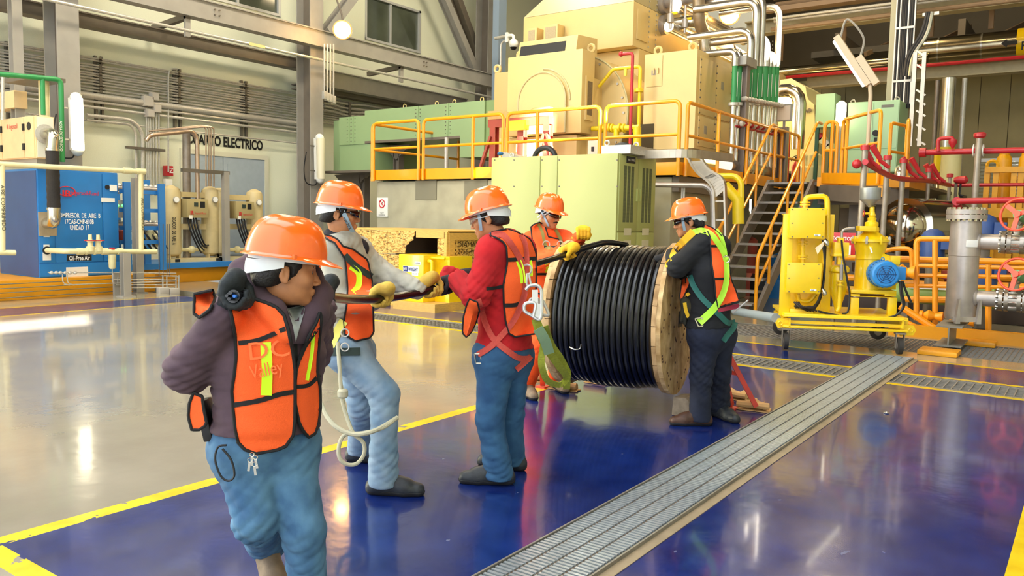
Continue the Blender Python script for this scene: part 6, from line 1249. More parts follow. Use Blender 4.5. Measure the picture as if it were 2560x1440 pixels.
for k, (px, py, r, l) in enumerate(((2215,680,.12,'yellow valve body right of the blue motor'),(2405,800,.1,'small yellow valve below the vessel'),(2328,790,.09,'small yellow valve between cart and vessel'))):
    c = U(px+(45 if k == 0 else 0),py,y=13.0); MB().lathe(c-X_*.15, X_, [(0,r*.8),(.04,r*.8),(.05,r*.5),(.12,r),(.2,r*.5),(.27,r*.8),(.3,r*.8)], 12).build('yellow_valve', OR2, label=l, cat='valve')
DK = M('dark machine paint','3b2c22',.6,0,.3,scale=3)
for k, (px, y, w_, h_) in enumerate(((2140,15.5,1.3,.9),(2300,16,1.4,.8),(2440,16.5,1.5,1.0),(2560,15.5,1.6,.9))):
    c = U(px,700,y=y); t = T('machinery_skid', 'dark low machinery skid '+('under the landing behind the cart','behind the orange railing, left of the vessel','behind the steel vessel','at the right edge behind the lower gate valve')[k], 'machinery'); MB().box((c.x-w_/2,y,0),(c.x+w_/2,y+1,h_*.4)).build('skid_base', DK, t, bevel=.02)
    for j in range(3): MB().lathe(V(c.x-w_/2+.2+j*w_/3,y+.4,h_*.4), Z_, [(0,.18),(.1,.18),(.12,.1),(h_*.4,.1),(h_*.42,.16),(h_*.6,.16),(h_*.62,.02)], 12).build('machine_part', (OR2,DK,REDOX)[j], t)
    MB().tube([V(c.x-w_/2,y+.1,h_*.7),V(c.x+w_/2,y+.1,h_*.7)], .06, 10).build('header_pipe', OR2, t)
# ---- cable drum ----
AX = V(.983,.184,0).normalized(); DR = U(1700,797,d=6.6); WDT = .97; DL = DR-AX*WDT; R0 = .615
WDM = M('weathered drum timber','cda878',.7,0,.25,.35,scale=7,col2='8f6c40',stretch=(1,1,1)); WDM2 = M('drum timber light','dcbc8a',.7,0,.25,.3,scale=9,col2='a5814e')
dr_ = T('cable_drum', 'big wooden cable drum wound with thick black cable', 'cable drum')
ua, ub = frame(AX)
def flange(c, nrm, name):
    """round timber flange of planks, two crossed layers"""
    a_, b2 = ub, ua; th = .035
    for layer in range(2):
        e1, e2 = (Z_, AX.cross(Z_)) if layer == 0 else (AX.cross(Z_), -Z_)
        n = 8; w_ = 2*R0/n
        for k in range(n):
            s0, s1 = -R0+k*w_+.003, -R0+(k+1)*w_-.003; h = lambda s: math.sqrt(max(0,R0*R0-s*s))
            ss = [s0+(s1-s0)*i/4 for i in range(5)]
            poly = [c+e1*s+e2*h(s) for s in ss]+[c+e1*s-e2*h(s) for s in reversed(ss)]
            MB().prism([p+nrm*(th*layer) for p in poly], nrm*th).build('flange_plank', WDM2 if layer else WDM, dr_, smooth=False)
flange(DR-AX*.07, AX, 'r'); flange(DL+AX*.07, -AX, 'l')
nl = MB(); rnd = random.Random(3)
for k in range(70):
    a = rnd.random()*6.28; r = (.2,.36,.52,.58)[k%4]; c = DR+Z_*r*math.sin(a)+AX.cross(Z_)*r*math.cos(a); nl.cyl(c, c+AX*.004, .009, 6)
nl.build('nails', M('rusty nail','4a2a1a',.7), dr_, kind='stuff')
c = DR+AX*.001; q = MB(); q.bar(c+Z_*.065-AX*.0, c-Z_*.065, .10, .012, AX); q.build('hub_plate', M('hub iron','2a2622',.5,.5), dr_)
MB().cyl(DL+AX*.07, DR-AX*.07, .5, 36).build('barrel', WDM, dr_)
wc = T('wound_cable', 'thick black cable wound in many turns on the wooden drum', 'cable'); nT = 17; pit = (WDT-.15)/nT; rc_ = pit/2*1.02; RCB = M('black cable sheath','0c0c0e',.28,0,.1,.12,scale=30,coat=.2)
for k in range(nT):
    cc = DL+AX*(.075+pit*(k+.5)); q = MB(); pts = []
    for j in range(49):
        a = 2*math.pi*j/48+math.pi; r = R0-.055+.004*math.sin(3*a+k)
        if k < nT*.8 and math.sin(a) < -.6 and k > 3: r += .022*(-math.sin(a)-.6)*2.5*math.sin(math.pi*(k-3)/(nT*.8-3))
        pts.append(cc+AX*(pit*((j/48)-.5)*.5)+Z_*r*math.sin(a)+AX.cross(Z_)*r*math.cos(a))
    q.tube(pts, rc_, 10, cap=False).build('cable_turn', RCB, wc)
q = MB()
for k in range(nT-1):
    cc = DL+AX*(.075+pit*(k+1)); q.torus(cc, AX, R0-.055-rc_*1.3, rc_*.9, 48, 6)
q.build('lower_turns', RCB, wc, kind='stuff')
t = T('wire_hook', 'small bright bent wire sticking out of the cable turns at the left flange', 'wire'); p = DL+AX*.13+Z_*-.33-AX.cross(Z_)*.0; c = U(1425,868,d=6.3); MB().tube(spline([c, c+V(.02,-.02,.01)+AX*.03-Z_*.02, c+AX*.08-Z_*.005, c+AX*.09+Z_*.03], 5), .006, 6).build('wire', CHROME, t)
# axle, jacks, packing
t = T('drum_axle', 'steel axle tube through the cable drum', 'axle'); MB().tube([DL-AX*.35, DR+AX*.30], .04, 14).build('tube_bar', STEELD, t)
RJ = M('jack red paint','c9402f',.45,0,.1,scale=12)
def jack(label, c, s, near):
    t = T('drum_jack', label, 'jack stand'); top = V(c.x,c.y,DR.z-.03)
    fwd = AX.cross(Z_)
    for k in ((-1,) if near else (-1,1)):
        f = top*1; f.z = .03; f += fwd*((.08 if k > 0 else .42)*k)+AX*(.1*s); MB().bar(top-Z_*.02+fwd*.05*k, f, .045, .045).build('leg', RJ, t); MB().box(f-V(.05,.05,.03), f+V(.05,.05,-.015)).build('foot', RJ, t)
    a = top.lerp(top+fwd*.08+AX*.1*s-Z_*(DR.z-.06), .55); b_ = top.lerp(top-fwd*.42+AX*.1*s-Z_*(DR.z-.06), .55); MB().bar(a, b_, .04, .03).build('crossbar', RJ, t)
    MB().cyl(top-Z_*.25, top-Z_*.01, .035, 12).build('screw', STEELD, t); MB().torus(top+Z_*.015, AX, .06, .015, 12, 6, math.pi, 2*math.pi).build('cradle', RJ, t)
    return t
jack('red jack stand at the right drum end, behind the man in the black jacket', DR+AX*.26, 1, True)
jack('red jack stand at the left end of the drum, behind the man in orange', DL-AX*.3, -1, False)
t = T('jack_leg', 'red slanting jack leg with a short crossbar standing on folded cardboard', 'jack leg'); a, b_ = U(1800,845,d=6.75), U(1893,1013,d=6.35); b_ = U(1890,1016,z=.05); MB().bar(a, b_, .04, .04).build('leg_bar', RJ, t); MB().bar(U(1822,930,d=6.8), a.lerp(b_,.52), .035, .03).build('crossbar', RJ, t)
# cardboard and wood
CARD = M('brown cardboard','c29762',.75,0,.12,scale=6); CHK = M('grey chock wood','8f7f6c',.85,0,.3,.4,scale=14)
def cardboard(label, c, w_, d_, ang, n=3, seed=1):
    rr = random.Random(seed); t = T('folded_cardboard', label, 'cardboard'); ca, sa = math.cos(ang), math.sin(ang)
    L = lambda u, v, z: V(c.x+u*ca-v*sa, c.y+u*sa+v*ca, z)
    for k in range(n):
        z = .003+k*.016; e = .8-.15*k; rows = []
        q = MB(); N_ = 8; vs = []
        for i in range(N_+1):
            u = (i/N_-.5)*w_*e
            for j in range(5): v = (j/4-.5)*d_*e; vs.append(L(u+rr.uniform(-.01,.01), v+rr.uniform(-.008,.008), z+.012*math.sin(i*1.3+k)*(1 if k else 0)**1+.02*abs(j-2)/2*(k == n-1)+ (.012 if k else 0)))
        m_ = len(vs); vs += [v+Z_*.008 for v in vs]; fs = []
        for i in range(N_):
            for j in range(4): a = i*5+j; fs += [(a+m_,a+5+m_,a+6+m_,a+1+m_),(a,a+1,a+6,a+5)]
        for i in range(N_): fs += [(i*5,(i+1)*5,(i+1)*5+m_,i*5+m_),(i*5+4,i*5+4+m_,(i+1)*5+4+m_,(i+1)*5+4)]
        fs += [tuple([0,m_,1+m_,1]),]; q.add(vs, fs).build('cardboard_layer', CARD, t, smooth=False)
    q = MB(); q.tube([L(-w_*.38,-d_*.3,.05), L(w_*.4,-d_*.3,.055)], .028, 8).build('rolled_edge', CARD, t)
cardboard('folded brown cardboard with a pale label under the red jack leg', U(1884,1024,z=0), .34, .2, .15, 3, 1)
cardboard('flat brown cardboard behind the feet of the man in the black jacket', U(1842,996,z=0), .36, .26, -.2, 2, 2)
cardboard('crumpled brown cardboard in front of the left drum flange', U(1412,974,z=0), .36, .16, .1, 3, 3)
cardboard('large brown cardboard between the orange trousers and the drum', U(1352,950,z=0), .38, .4, .5, 2, 4)
cardboard('dark brown packing under the left drum flange', U(1495,957,z=0), .3, .2, 0, 3, 5)
p = U(1704,1042,z=0); MB().prism([V(p.x-.09,p.y,0),V(p.x+.08,p.y,0),V(p.x+.1,p.y,.1),V(p.x+.03,p.y,.16),V(p.x-.08,p.y,.15)], V(0,.2,0)).build('wooden_chock', CHK, label='grey weathered wooden chock by the boots of the man in the black jacket', cat='chock', bevel=.01)
tag(MB().torus(U(2215,1032,z=.004), Z_, .018, .006, 14, 6).build('washer', CHROME), 'small lone steel washer lying on the blue floor, right of the cover strip', 'washer')
# ================= people: implicit bodies, draped clothing =================
def nv(v): return np.array(v, dtype=np.float32)
class SDF:
    """smooth union of tapered capsules and ellipsoids, meshed with surface nets"""
    def __init__(s): s.P = []; s.cut = []; s.sub = []
    def cap(s, a, b, ra, rb=None, k=.03, flat=None, g=1.0): s.P.append(('c', nv(a), nv(b), ra, ra if rb is None else rb, k, None if flat is None else nv(flat), g)); return s
    def ell(s, c, fr, r, k=.03): s.P.append(('e', nv(c), np.array([nv(x) for x in fr]), nv(r), k)); return s
    def mesh(s, h, wr=0.0, wf=30.0, seed=1, wc=None):
        lo = np.full(3, 1e9); hi = -lo
        def bb(p):
            if p[0] == 'c': R = max(p[3], p[4])+.02; return np.minimum(p[1],p[2])-R, np.maximum(p[1],p[2])+R
            R = p[3].max()+.02; return p[1]-R, p[1]+R
        for p in s.P: a, b = bb(p); lo = np.minimum(lo, a); hi = np.maximum(hi, b)
        n = np.ceil((hi-lo)/h).astype(int)+3; F = np.full(n, .5, np.float32)
        def ev(p, i0, i1):
            X = (lo[0]+h*np.arange(i0[0],i1[0])).astype(np.float32)[:,None,None]; Y = (lo[1]+h*np.arange(i0[1],i1[1])).astype(np.float32)[None,:,None]; Z = (lo[2]+h*np.arange(i0[2],i1[2])).astype(np.float32)[None,None,:]
            if p[0] == 'c':
                _, a, b, ra, rb, k, fl, g = p; d = b-a; L = float(d@d)+1e-9
                t = np.clip(((X-a[0])*d[0]+(Y-a[1])*d[1]+(Z-a[2])*d[2])/L, 0, 1)
                qx, qy, qz = X-a[0]-t*d[0], Y-a[1]-t*d[1], Z-a[2]-t*d[2]
                q2 = qx*qx+qy*qy+qz*qz
                if fl is not None: m = qx*fl[0]+qy*fl[1]+qz*fl[2]; q2 = q2+(g*g-1)*m*m
                return np.sqrt(q2)-(ra+(rb-ra)*t)
            _, c, fr, r, k = p; k0 = 0; k1 = 0
            for i in range(3): m = (X-c[0])*fr[i][0]+(Y-c[1])*fr[i][1]+(Z-c[2])*fr[i][2]; k0 = k0+(m/r[i])**2; k1 = k1+(m/r[i]**2)**2
            k0 = np.sqrt(k0); return k0*(k0-1)/np.maximum(np.sqrt(k1), 1e-5)
        def rng(p, m):
            a, b = bb(p); i0 = np.maximum(((a-m-lo)/h).astype(int), 0); i1 = np.minimum(((b+m-lo)/h).astype(int)+2, n); return i0, i1
        for p in s.P:
            k = p[5] if p[0] == 'c' else p[4]; i0, i1 = rng(p, .03+k); sl = tuple(slice(a, b) for a, b in zip(i0, i1)); A = F[sl]; B = ev(p, i0, i1)
            hh = np.maximum(k-np.abs(A-B), 0)/k; F[sl] = np.minimum(A, B)-hh*hh*k*.25
        for p in s.sub:
            k = p[5] if p[0] == 'c' else p[4]; i0, i1 = rng(p, .03+k); sl = tuple(slice(a, b) for a, b in zip(i0, i1)); A = F[sl]; B = -ev(p, i0, i1)
            if A.size == 0: continue
            hh = np.maximum(k-np.abs(A-B), 0)/k; F[sl] = np.maximum(A, B)+hh*hh*k*.25
        gx = (lo[0]+h*np.arange(n[0]))[:,None,None]; gy = (lo[1]+h*np.arange(n[1]))[None,:,None]; gz = (lo[2]+h*np.arange(n[2]))[None,None,:]
        if wr:
            w_ = (1-2*np.abs(np.sin(wf*.5*(gz+.45*gx)+2.0*np.sin(7*gx+seed)+1.6*np.sin(9*gy+2*seed))))*.62+(1-2*np.abs(np.sin(wf*.9*(gz-.7*gy-.3*gx)+2*np.sin(12*gx+seed*3)+2*np.sin(7*gz))))*.38
            am = .62+.38*np.sin(9*gz+7*gx+6*gy+seed)
            if wc: mk = 0; 
            if wc:
                for q in wc: mk = np.maximum(mk, np.exp(-((gx-q[0])**2+(gy-q[1])**2+(gz-q[2])**2)/.022))
                am = am*(.22+.95*mk)
            F += (wr*w_*am).astype(np.float32)
        for c, nn in s.cut: F = np.maximum(F, ((gx-c[0])*nn[0]+(gy-c[1])*nn[1]+(gz-c[2])*nn[2]).astype(np.float32))
        S_ = F < 0; m = [k-1 for k in n]; cnt = np.zeros(m, np.float32); pos = [np.zeros(m, np.float32) for _ in range(3)]; quads = []
        cid = -np.ones(m, np.int64); edges = []
        for ax in range(3):
            a_ = [slice(None)]*3; b_ = [slice(None)]*3; a_[ax] = slice(0,-1); b_[ax] = slice(1,None)
            FA, FB = F[tuple(a_)], F[tuple(b_)]; I = np.nonzero((FA < 0) != (FB < 0)); fa, fb = FA[I], FB[I]; t = fa/(fa-fb); inside = fa < 0
            o1, o2 = [(1,2),(2,0),(0,1)][ax]; ok = (I[o1] > 0)&(I[o2] > 0)&(I[o1] < n[o1]-1)&(I[o2] < n[o2]-1)
            I = [i[ok] for i in I]; t = t[ok]; inside = inside[ok]; P = [i.astype(np.float32) for i in I]; P[ax] = P[ax]+t; ids = []
            for d1, d2 in ((1,1),(0,1),(0,0),(1,0)):
                J = [i.copy() for i in I]; J[o1] -= d1; J[o2] -= d2; fl = np.ravel_multi_index(J, m); ids.append(fl)
                for q in range(3): pos[q].ravel()[:] += np.bincount(fl, P[q], cnt.size).astype(np.float32)
                cnt.ravel()[:] += np.bincount(fl, minlength=cnt.size).astype(np.float32)
            edges.append((np.stack(ids,1), inside))
        act = np.nonzero(cnt.ravel() > 0)[0]; cid = -np.ones(cnt.size, np.int64); cid[act] = np.arange(len(act)); c_ = cnt.ravel()[act]
        V_ = np.stack([lo[q]+h*pos[q].ravel()[act]/c_ for q in range(3)], 1)
        Q = np.concatenate([np.where(i[:,None], e, e[:,::-1]) for e, i in edges]); return V_, cid[Q]
    def build(s, name, mat, parent, h, smooth_it=1, **k):
        lab = k.pop('label', None); V_, Q = s.mesh(h, **k); me = bpy.data.meshes.new(name); me.vertices.add(len(V_)); me.vertices.foreach_set('co', V_.astype(np.float32).ravel())
        me.loops.add(len(Q)*4); me.loops.foreach_set('vertex_index', Q.ravel().astype(np.int32)); me.polygons.add(len(Q)); me.polygons.foreach_set('loop_start', np.arange(0,len(Q)*4,4,dtype=np.int32)); me.polygons.foreach_set('loop_total', np.full(len(Q),4,np.int32))
        me.update(calc_edges=True); me.validate(); me.polygons.foreach_set('use_smooth', [True]*len(me.polygons))
        if smooth_it:
            bm = bmesh.new(); bm.from_mesh(me)
            for _ in range(smooth_it): bmesh.ops.smooth_vert(bm, verts=bm.verts, factor=.5, use_axis_x=True, use_axis_y=True, use_axis_z=True)
            bm.to_mesh(me); bm.free()
        me.materials.append(mat); o = bpy.data.objects.new(name, me); COL.objects.link(o); o.parent = parent; CH.setdefault(parent.name, []).append(o); me.update()
        return tag(o, lab)
def bvh_of(objs):
    vs, fs = [], []
    for o in objs: n = len(vs); vs += [v.co.copy() for v in o.data.vertices]; fs += [[n+i for i in p.vertices] for p in o.data.polygons]
    return BVHTree.FromPolygons(vs, fs)
def pray(px, py): return (RM @ Vector(((px-1280)/FPX, -(py-720)/FPX, -1.0)))
def hit(bvh, px, py, back=False, far=9.0):
    r = pray(px, py)
    if not back:
        h = bvh.ray_cast(CAMP, r.normalized()); return None if h[0] is None else (h[0]-CAMP).length/r.length
    h = bvh.ray_cast(CAMP+r*far, -r.normalized()); return None if h[0] is None else (h[0]-CAMP).length/r.length
def grid_mesh(D, PX, ok, name, mat, parent, th, label=None):
    """rows x cols grid of pixels with depths -> closed sheet of thickness th"""
    R, C = D.shape; vs = []
    for i in range(R):
        for j in range(C): r = pray(*PX[i][j]); vs.append(CAMP+r*float(D[i,j]))
    for i in range(R):
        for j in range(C): r = pray(*PX[i][j]); vs.append(CAMP+r*float(D[i,j]+th))
    n = R*C; fs = []
    for i in range(R-1):
        for j in range(C-1): a = i*C+j; fs += [(a,a+C,a+C+1,a+1), (a+n,a+1+n,a+C+1+n,a+C+n)]
    for i in range(R-1): a = i*C; fs.append((a,a+n,a+C+n,a+C)); a = i*C+C-1; fs.append((a,a+C,a+C+n,a+n))
    for j in range(C-1): fs.append((j,j+1,j+1+n,j+n)); a = (R-1)*C+j; fs.append((a,a+n,a+1+n,a+1))
    mb = MB(); mb.add(vs, fs); o = mb.build(name, mat, parent, label=label, angle=1.2); return o, vs[:n]
def smooth_fill(D, it=2):
    R, C = D.shape; m = np.isnan(D)
    if m.all(): D[:] = 3.; m[:] = False
    while np.isnan(D).any():
        E_ = D.copy(); prog = False
        for i, j in zip(*np.nonzero(np.isnan(D))):
            nb = [D[a,b] for a, b in ((i-1,j),(i+1,j),(i,j-1),(i,j+1)) if 0 <= a < R and 0 <= b < C and not np.isnan(D[a,b])]
            if nb: E_[i,j] = sum(nb)/len(nb); prog = True
        D = E_
        if not prog: break
    for _ in range(it):
        P = np.pad(D, 1, mode='edge'); A = (P[:-2,1:-1]+P[2:,1:-1]+P[1:-1,:-2]+P[1:-1,2:])/4; D = np.minimum(D, .5*D+.5*A) if False else .4*D+.6*A
    return D
def drape(poly, bvh, off, name, mat, parent, step=9, th=.004, back=False, edge=None, er=.005, it=3, near=None, label=None):
    """cloth panel whose outline is the polygon seen from the camera, laid on the body below it"""
    poly = [(float(a), float(b)) for a, b in poly]; ys = [p[1] for p in poly]; y0, y1 = min(ys), max(ys); R = max(3, int((y1-y0)/step)+1)
    rows = []
    for i in range(R):
        y = y0+(y1-y0)*(i+.0)/(R-1); y = min(max(y, y0+.01), y1-.01); xs = []
        for k in range(len(poly)):
            (ax, ay), (bx_, by) = poly[k], poly[(k+1)%len(poly)]
            if (ay <= y < by) or (by <= y < ay): xs.append(ax+(bx_-ax)*(y-ay)/(by-ay))
        if len(xs) >= 2: rows.append((y, min(xs), max(xs)))
    C = max(3, int(max(b-a for _, a, b in rows)/step)+1); R = len(rows); D = np.full((R,C), np.nan); PX = [[None]*C for _ in range(R)]
    for i, (y, a, b) in enumerate(rows):
        for j in range(C):
            x = a+(b-a)*j/(C-1); PX[i][j] = (x, y); t = hit(bvh, x, y, back)
            if t is not None and (near is None or abs(t-near) < .3): D[i,j] = t
    R0_ = smooth_fill(D.copy(), 0); D = smooth_fill(D, it); D = np.minimum(D, R0_)-off if not back else np.maximum(D, R0_)+off-th
    o, vs = grid_mesh(D, PX, None, name, mat, parent, th, label)
    if edge is not None:
        ring = [vs[j] for j in range(C)]+[vs[i*C+C-1] for i in range(1,R)]+[vs[(R-1)*C+j] for j in range(C-2,-1,-1)]+[vs[i*C] for i in range(R-2,0,-1)]
        ring = [p for k, p in enumerate(ring) if k == 0 or (p-ring[k-1]).length > .004]; ring.append(ring[0]); MB().tube(ring, er, 6, cap=False).build('edging', edge, o if parent.parent is None else parent)
    return o
def strap(pts, wpx, bvh, off, name, mat, parent, th=.003, n=8, near=None, it=2, label=None):
    P = spline([V(a, b, 0) for a, b in pts], n); K = len(P); D = np.full((K,4), np.nan); PX = [[None]*4 for _ in range(K)]
    ww = wpx if isinstance(wpx, (list,tuple)) else (wpx, wpx)
    for i in range(K):
        d = (P[min(i+1,K-1)]-P[max(i-1,0)]); nn = V(-d.y, d.x, 0).normalized(); w_ = ww[0]+(ww[1]-ww[0])*i/(K-1)
        for j in range(4):
            q = P[i]+nn*w_*(j/3-.5); PX[i][j] = (q.x, q.y); t = hit(bvh, q.x, q.y)
            if t is not None and (near is None or abs(t-near) < .25): D[i,j] = t
    D = smooth_fill(D, it); D = np.minimum(D, D.mean(axis=1, keepdims=True)+.004)-off
    o, _ = grid_mesh(D, PX, None, name, mat, parent, th, label); return o
def B(f, r, u):  # frame helper
    return f.normalized(), r.normalized(), u.normalized()
SKIN = M('brown skin','b27850',.5,0,.08,.06,scale=40); HAIR = M('black hair','120d0b',.6,0,.3,.6,scale=120)
def helm_mat(): 
    m = M('orange helmet shell','ff6c1a',.22,0,.05,scale=6,coat=.5); return m
HEL = helm_mat(); HBAND = M('white helmet suspension','d8dcde',.5); BSTR = M('pale blue strap','8ea6b8',.7); EYEW = M('eye white','e8e0d8',.3); LENS = M('dark lens','0c0a0c',.08,coat=.5); CLENS = M('clear lens','dfe8ea',.05,trans=.85,alpha=.6)
def head_prims(S_, c, f, r, u, s=1.0):
    P = lambda x, y, z: c+r*(x*s)+f*(y*s)+u*(z*s); fr = (r, f, u)
    E_ = lambda x, y, z, a, b, d, k=.02: S_.ell(P(x,y,z), fr, (a*s,b*s,d*s), k)
    E_(0,-.014,.045,.076,.097,.088); E_(0,.026,-.018,.061,.068,.088,.03); E_(0,.030,-.072,.050,.058,.042,.03); E_(0,.078,-.098,.022,.018,.018,.025)
    S_.cap(P(0,.088,.010), P(0,.111,-.030), .008*s, .0115*s, .012); E_(.013,.103,-.036,.009,.011,.008,.008); E_(-.013,.103,-.036,.009,.011,.008,.008)
    S_.cap(P(-.036,.083,.024), P(.036,.083,.024), .011*s, None, .018); E_(.044,.060,-.022,.022,.024,.022,.03); E_(-.044,.060,-.022,.022,.024,.022,.03)
    E_(0,.095,-.060,.024,.013,.006,.005); E_(0,.092,-.072,.021,.013,.0075,.005)
    for q in (-1,1):
        E_(q*.077,-.012,-.012,.008,.019,.031,.006); E_(q*.080,-.020,-.006,.008,.008,.022,.006); E_(q*.079,-.004,-.036,.006,.008,.009,.006)
        S_.sub.append(('e', nv(P(q*.031,.098,.004)), np.array([nv(x) for x in fr]), nv((.017*s,.014*s,.011*s)), .01)); S_.sub.append(('e', nv(P(q*.088,-.008,-.008)), np.array([nv(x) for x in fr]), nv((.008*s,.009*s,.014*s)), .004))
    S_.sub.append(('c', nv(P(-.018,.106,-.0655)), nv(P(.018,.106,-.0655)), .0022*s, .0022*s, .003, None, 1.0))
def body_prims(S_, p, e=0.0, legs=True, arms=True, trunk=True, neck=True):
    F_, w_ = p['front'], p.get('bulk', 1.0)
    if trunk:
        S_.cap(p['pel'], p['che'], .150*w_+e, .162*w_+e, .05, F_, 1.32); S_.cap(p['che'], p['shC'], .162*w_+e, .105+e, .05, F_, 1.25)
        S_.cap(p['shR'], p['shL'], .068+e, None, .06); S_.cap(p['hipR'], p['hipL'], .105*w_+e, None, .05)
        b = p.get('belly', 0)
        if b: S_.cap(p['pel']+F_*b, p['pel'].lerp(p['che'],.5)+F_*b, .12+e, .10+e, .08)
    if neck: S_.cap(p['shC']-Z_*.02, p['headc']-p['hu']*.06-p['hf']*.018, .060+e, .052+e, .018)
    if arms:
        for q in 'RL': S_.cap(p['sh'+q], p['el'+q], .058+e, .046+e, .04); S_.cap(p['el'+q], p['wr'+q], .045+e, .032+e, .03)
    if legs:
        for q in 'RL': S_.cap(p['hip'+q], p['kn'+q], .082*w_+e, .058+e, .022); S_.cap(p['kn'+q], p['an'+q], .056+e, .045+e, .022)
def helmet(par, c, f, r, u, s=1.0, strap_=True, knob=True, wear=None):
    """hard hat with peak, rim, three crown ridges, white suspension and nape strap"""
    P = lambda x, y, z: c+r*(x*s)+f*(y*s)+u*(z*s); NA, NH = 72, 20; vs = []
    for i in range(NH+1):
        t = i/NH*math.pi/2
        for j in range(NA):
            a = 2*math.pi*j/NA; sx, cy = math.sin(a), math.cos(a); rr = math.cos(t)**.68 if i < NH else 0; x = .113*sx*rr; y = .134*cy*rr-.006; z = .050+.128*math.sin(t)**1.0
            rid = max(math.exp(-(x/.010)**2), .8*math.exp(-((abs(x)-.035)/.008)**2))*min(1, max(0,(z-.10)/.05)); z += .006*rid; y += .003*rid*(1 if cy > 0 else -1); vs.append(P(x,y,z))
    fs = [(i*NA+j, i*NA+(j+1)%NA, (i+1)*NA+(j+1)%NA, (i+1)*NA+j) for i in range(NH) for j in range(NA)]
    o = MB().add(vs, fs).build('helmet_shell', wear or HEL, par, angle=1.0)
    vs = []; rings = ((.0,.052,0),(.006,.047,.004),(.012,.044,.010),(.013,.040,.011),(.0,.043,.0),(-.004,.05,0))
    for e, z, pk in rings:
        for j in range(NA):
            a = 2*math.pi*j/NA; ca = math.cos(a); fr_ = max(0, (ca-.25)/.75)**.8; ex = e+(fr_*.042 if e > .005 else fr_*.018 if e > 0 else 0); x = (.113+ex*.75)*math.sin(a); y = (.134+ex)*ca-.006; vs.append(P(x,y,z-fr_*(.014 if e > .005 else .004 if e > 0 else 0)))
    K = len(rings); fs = [(i*NA+j, (i+1)*NA+j, (i+1)*NA+(j+1)%NA, i*NA+(j+1)%NA) for i in range(K-1) for j in range(NA)]
    MB().add(vs, fs).build('rim_and_peak', wear or HEL, par, angle=1.0)
    def arcband(a0, a1, z0, z1, rx, ry, mat, name, th=.003, dz=0):
        n = 24; q = []
        for e in (0, th):
            for k in range(n+1):
                a = a0+(a1-a0)*k/n; m = math.sin(math.pi*k/n)
                for z in (z0-dz*m+(.022*(1-m) if dz else 0), z1-dz*m*.6): q.append(P((rx+e)*math.sin(a), (ry+e)*math.cos(a)-.006, z))
        M_ = 2*(n+1); f_ = []
        for k in range(n): b = 2*k; f_ += [(b,b+1,b+3,b+2),(b+M_,b+2+M_,b+3+M_,b+1+M_),(b,b+2,b+2+M_,b+M_),(b+1,b+1+M_,b+3+M_,b+3)]
        return MB().add(q, f_).build(name, mat, par, angle=1.0)
    arcband(0, 2*math.pi, .030, .052, .098, .118, HBAND, 'head_band'); arcband(math.radians(95), math.radians(265), -.012, .034, .0925, .1225, HBAND, 'nape_strap', .004, .012)
    if knob: a = P(0,-.122,.004); MB().cyl(a, a-f*.012, .016, 12).build('ratchet_knob', HBAND, par)
    for q in (-1,1): a = P(q*.117,.01,.050); MB().box(a-V(.006,.006,.008), a+V(.006,.006,.008)).build('rim_clip', wear or HEL, par)
    return o
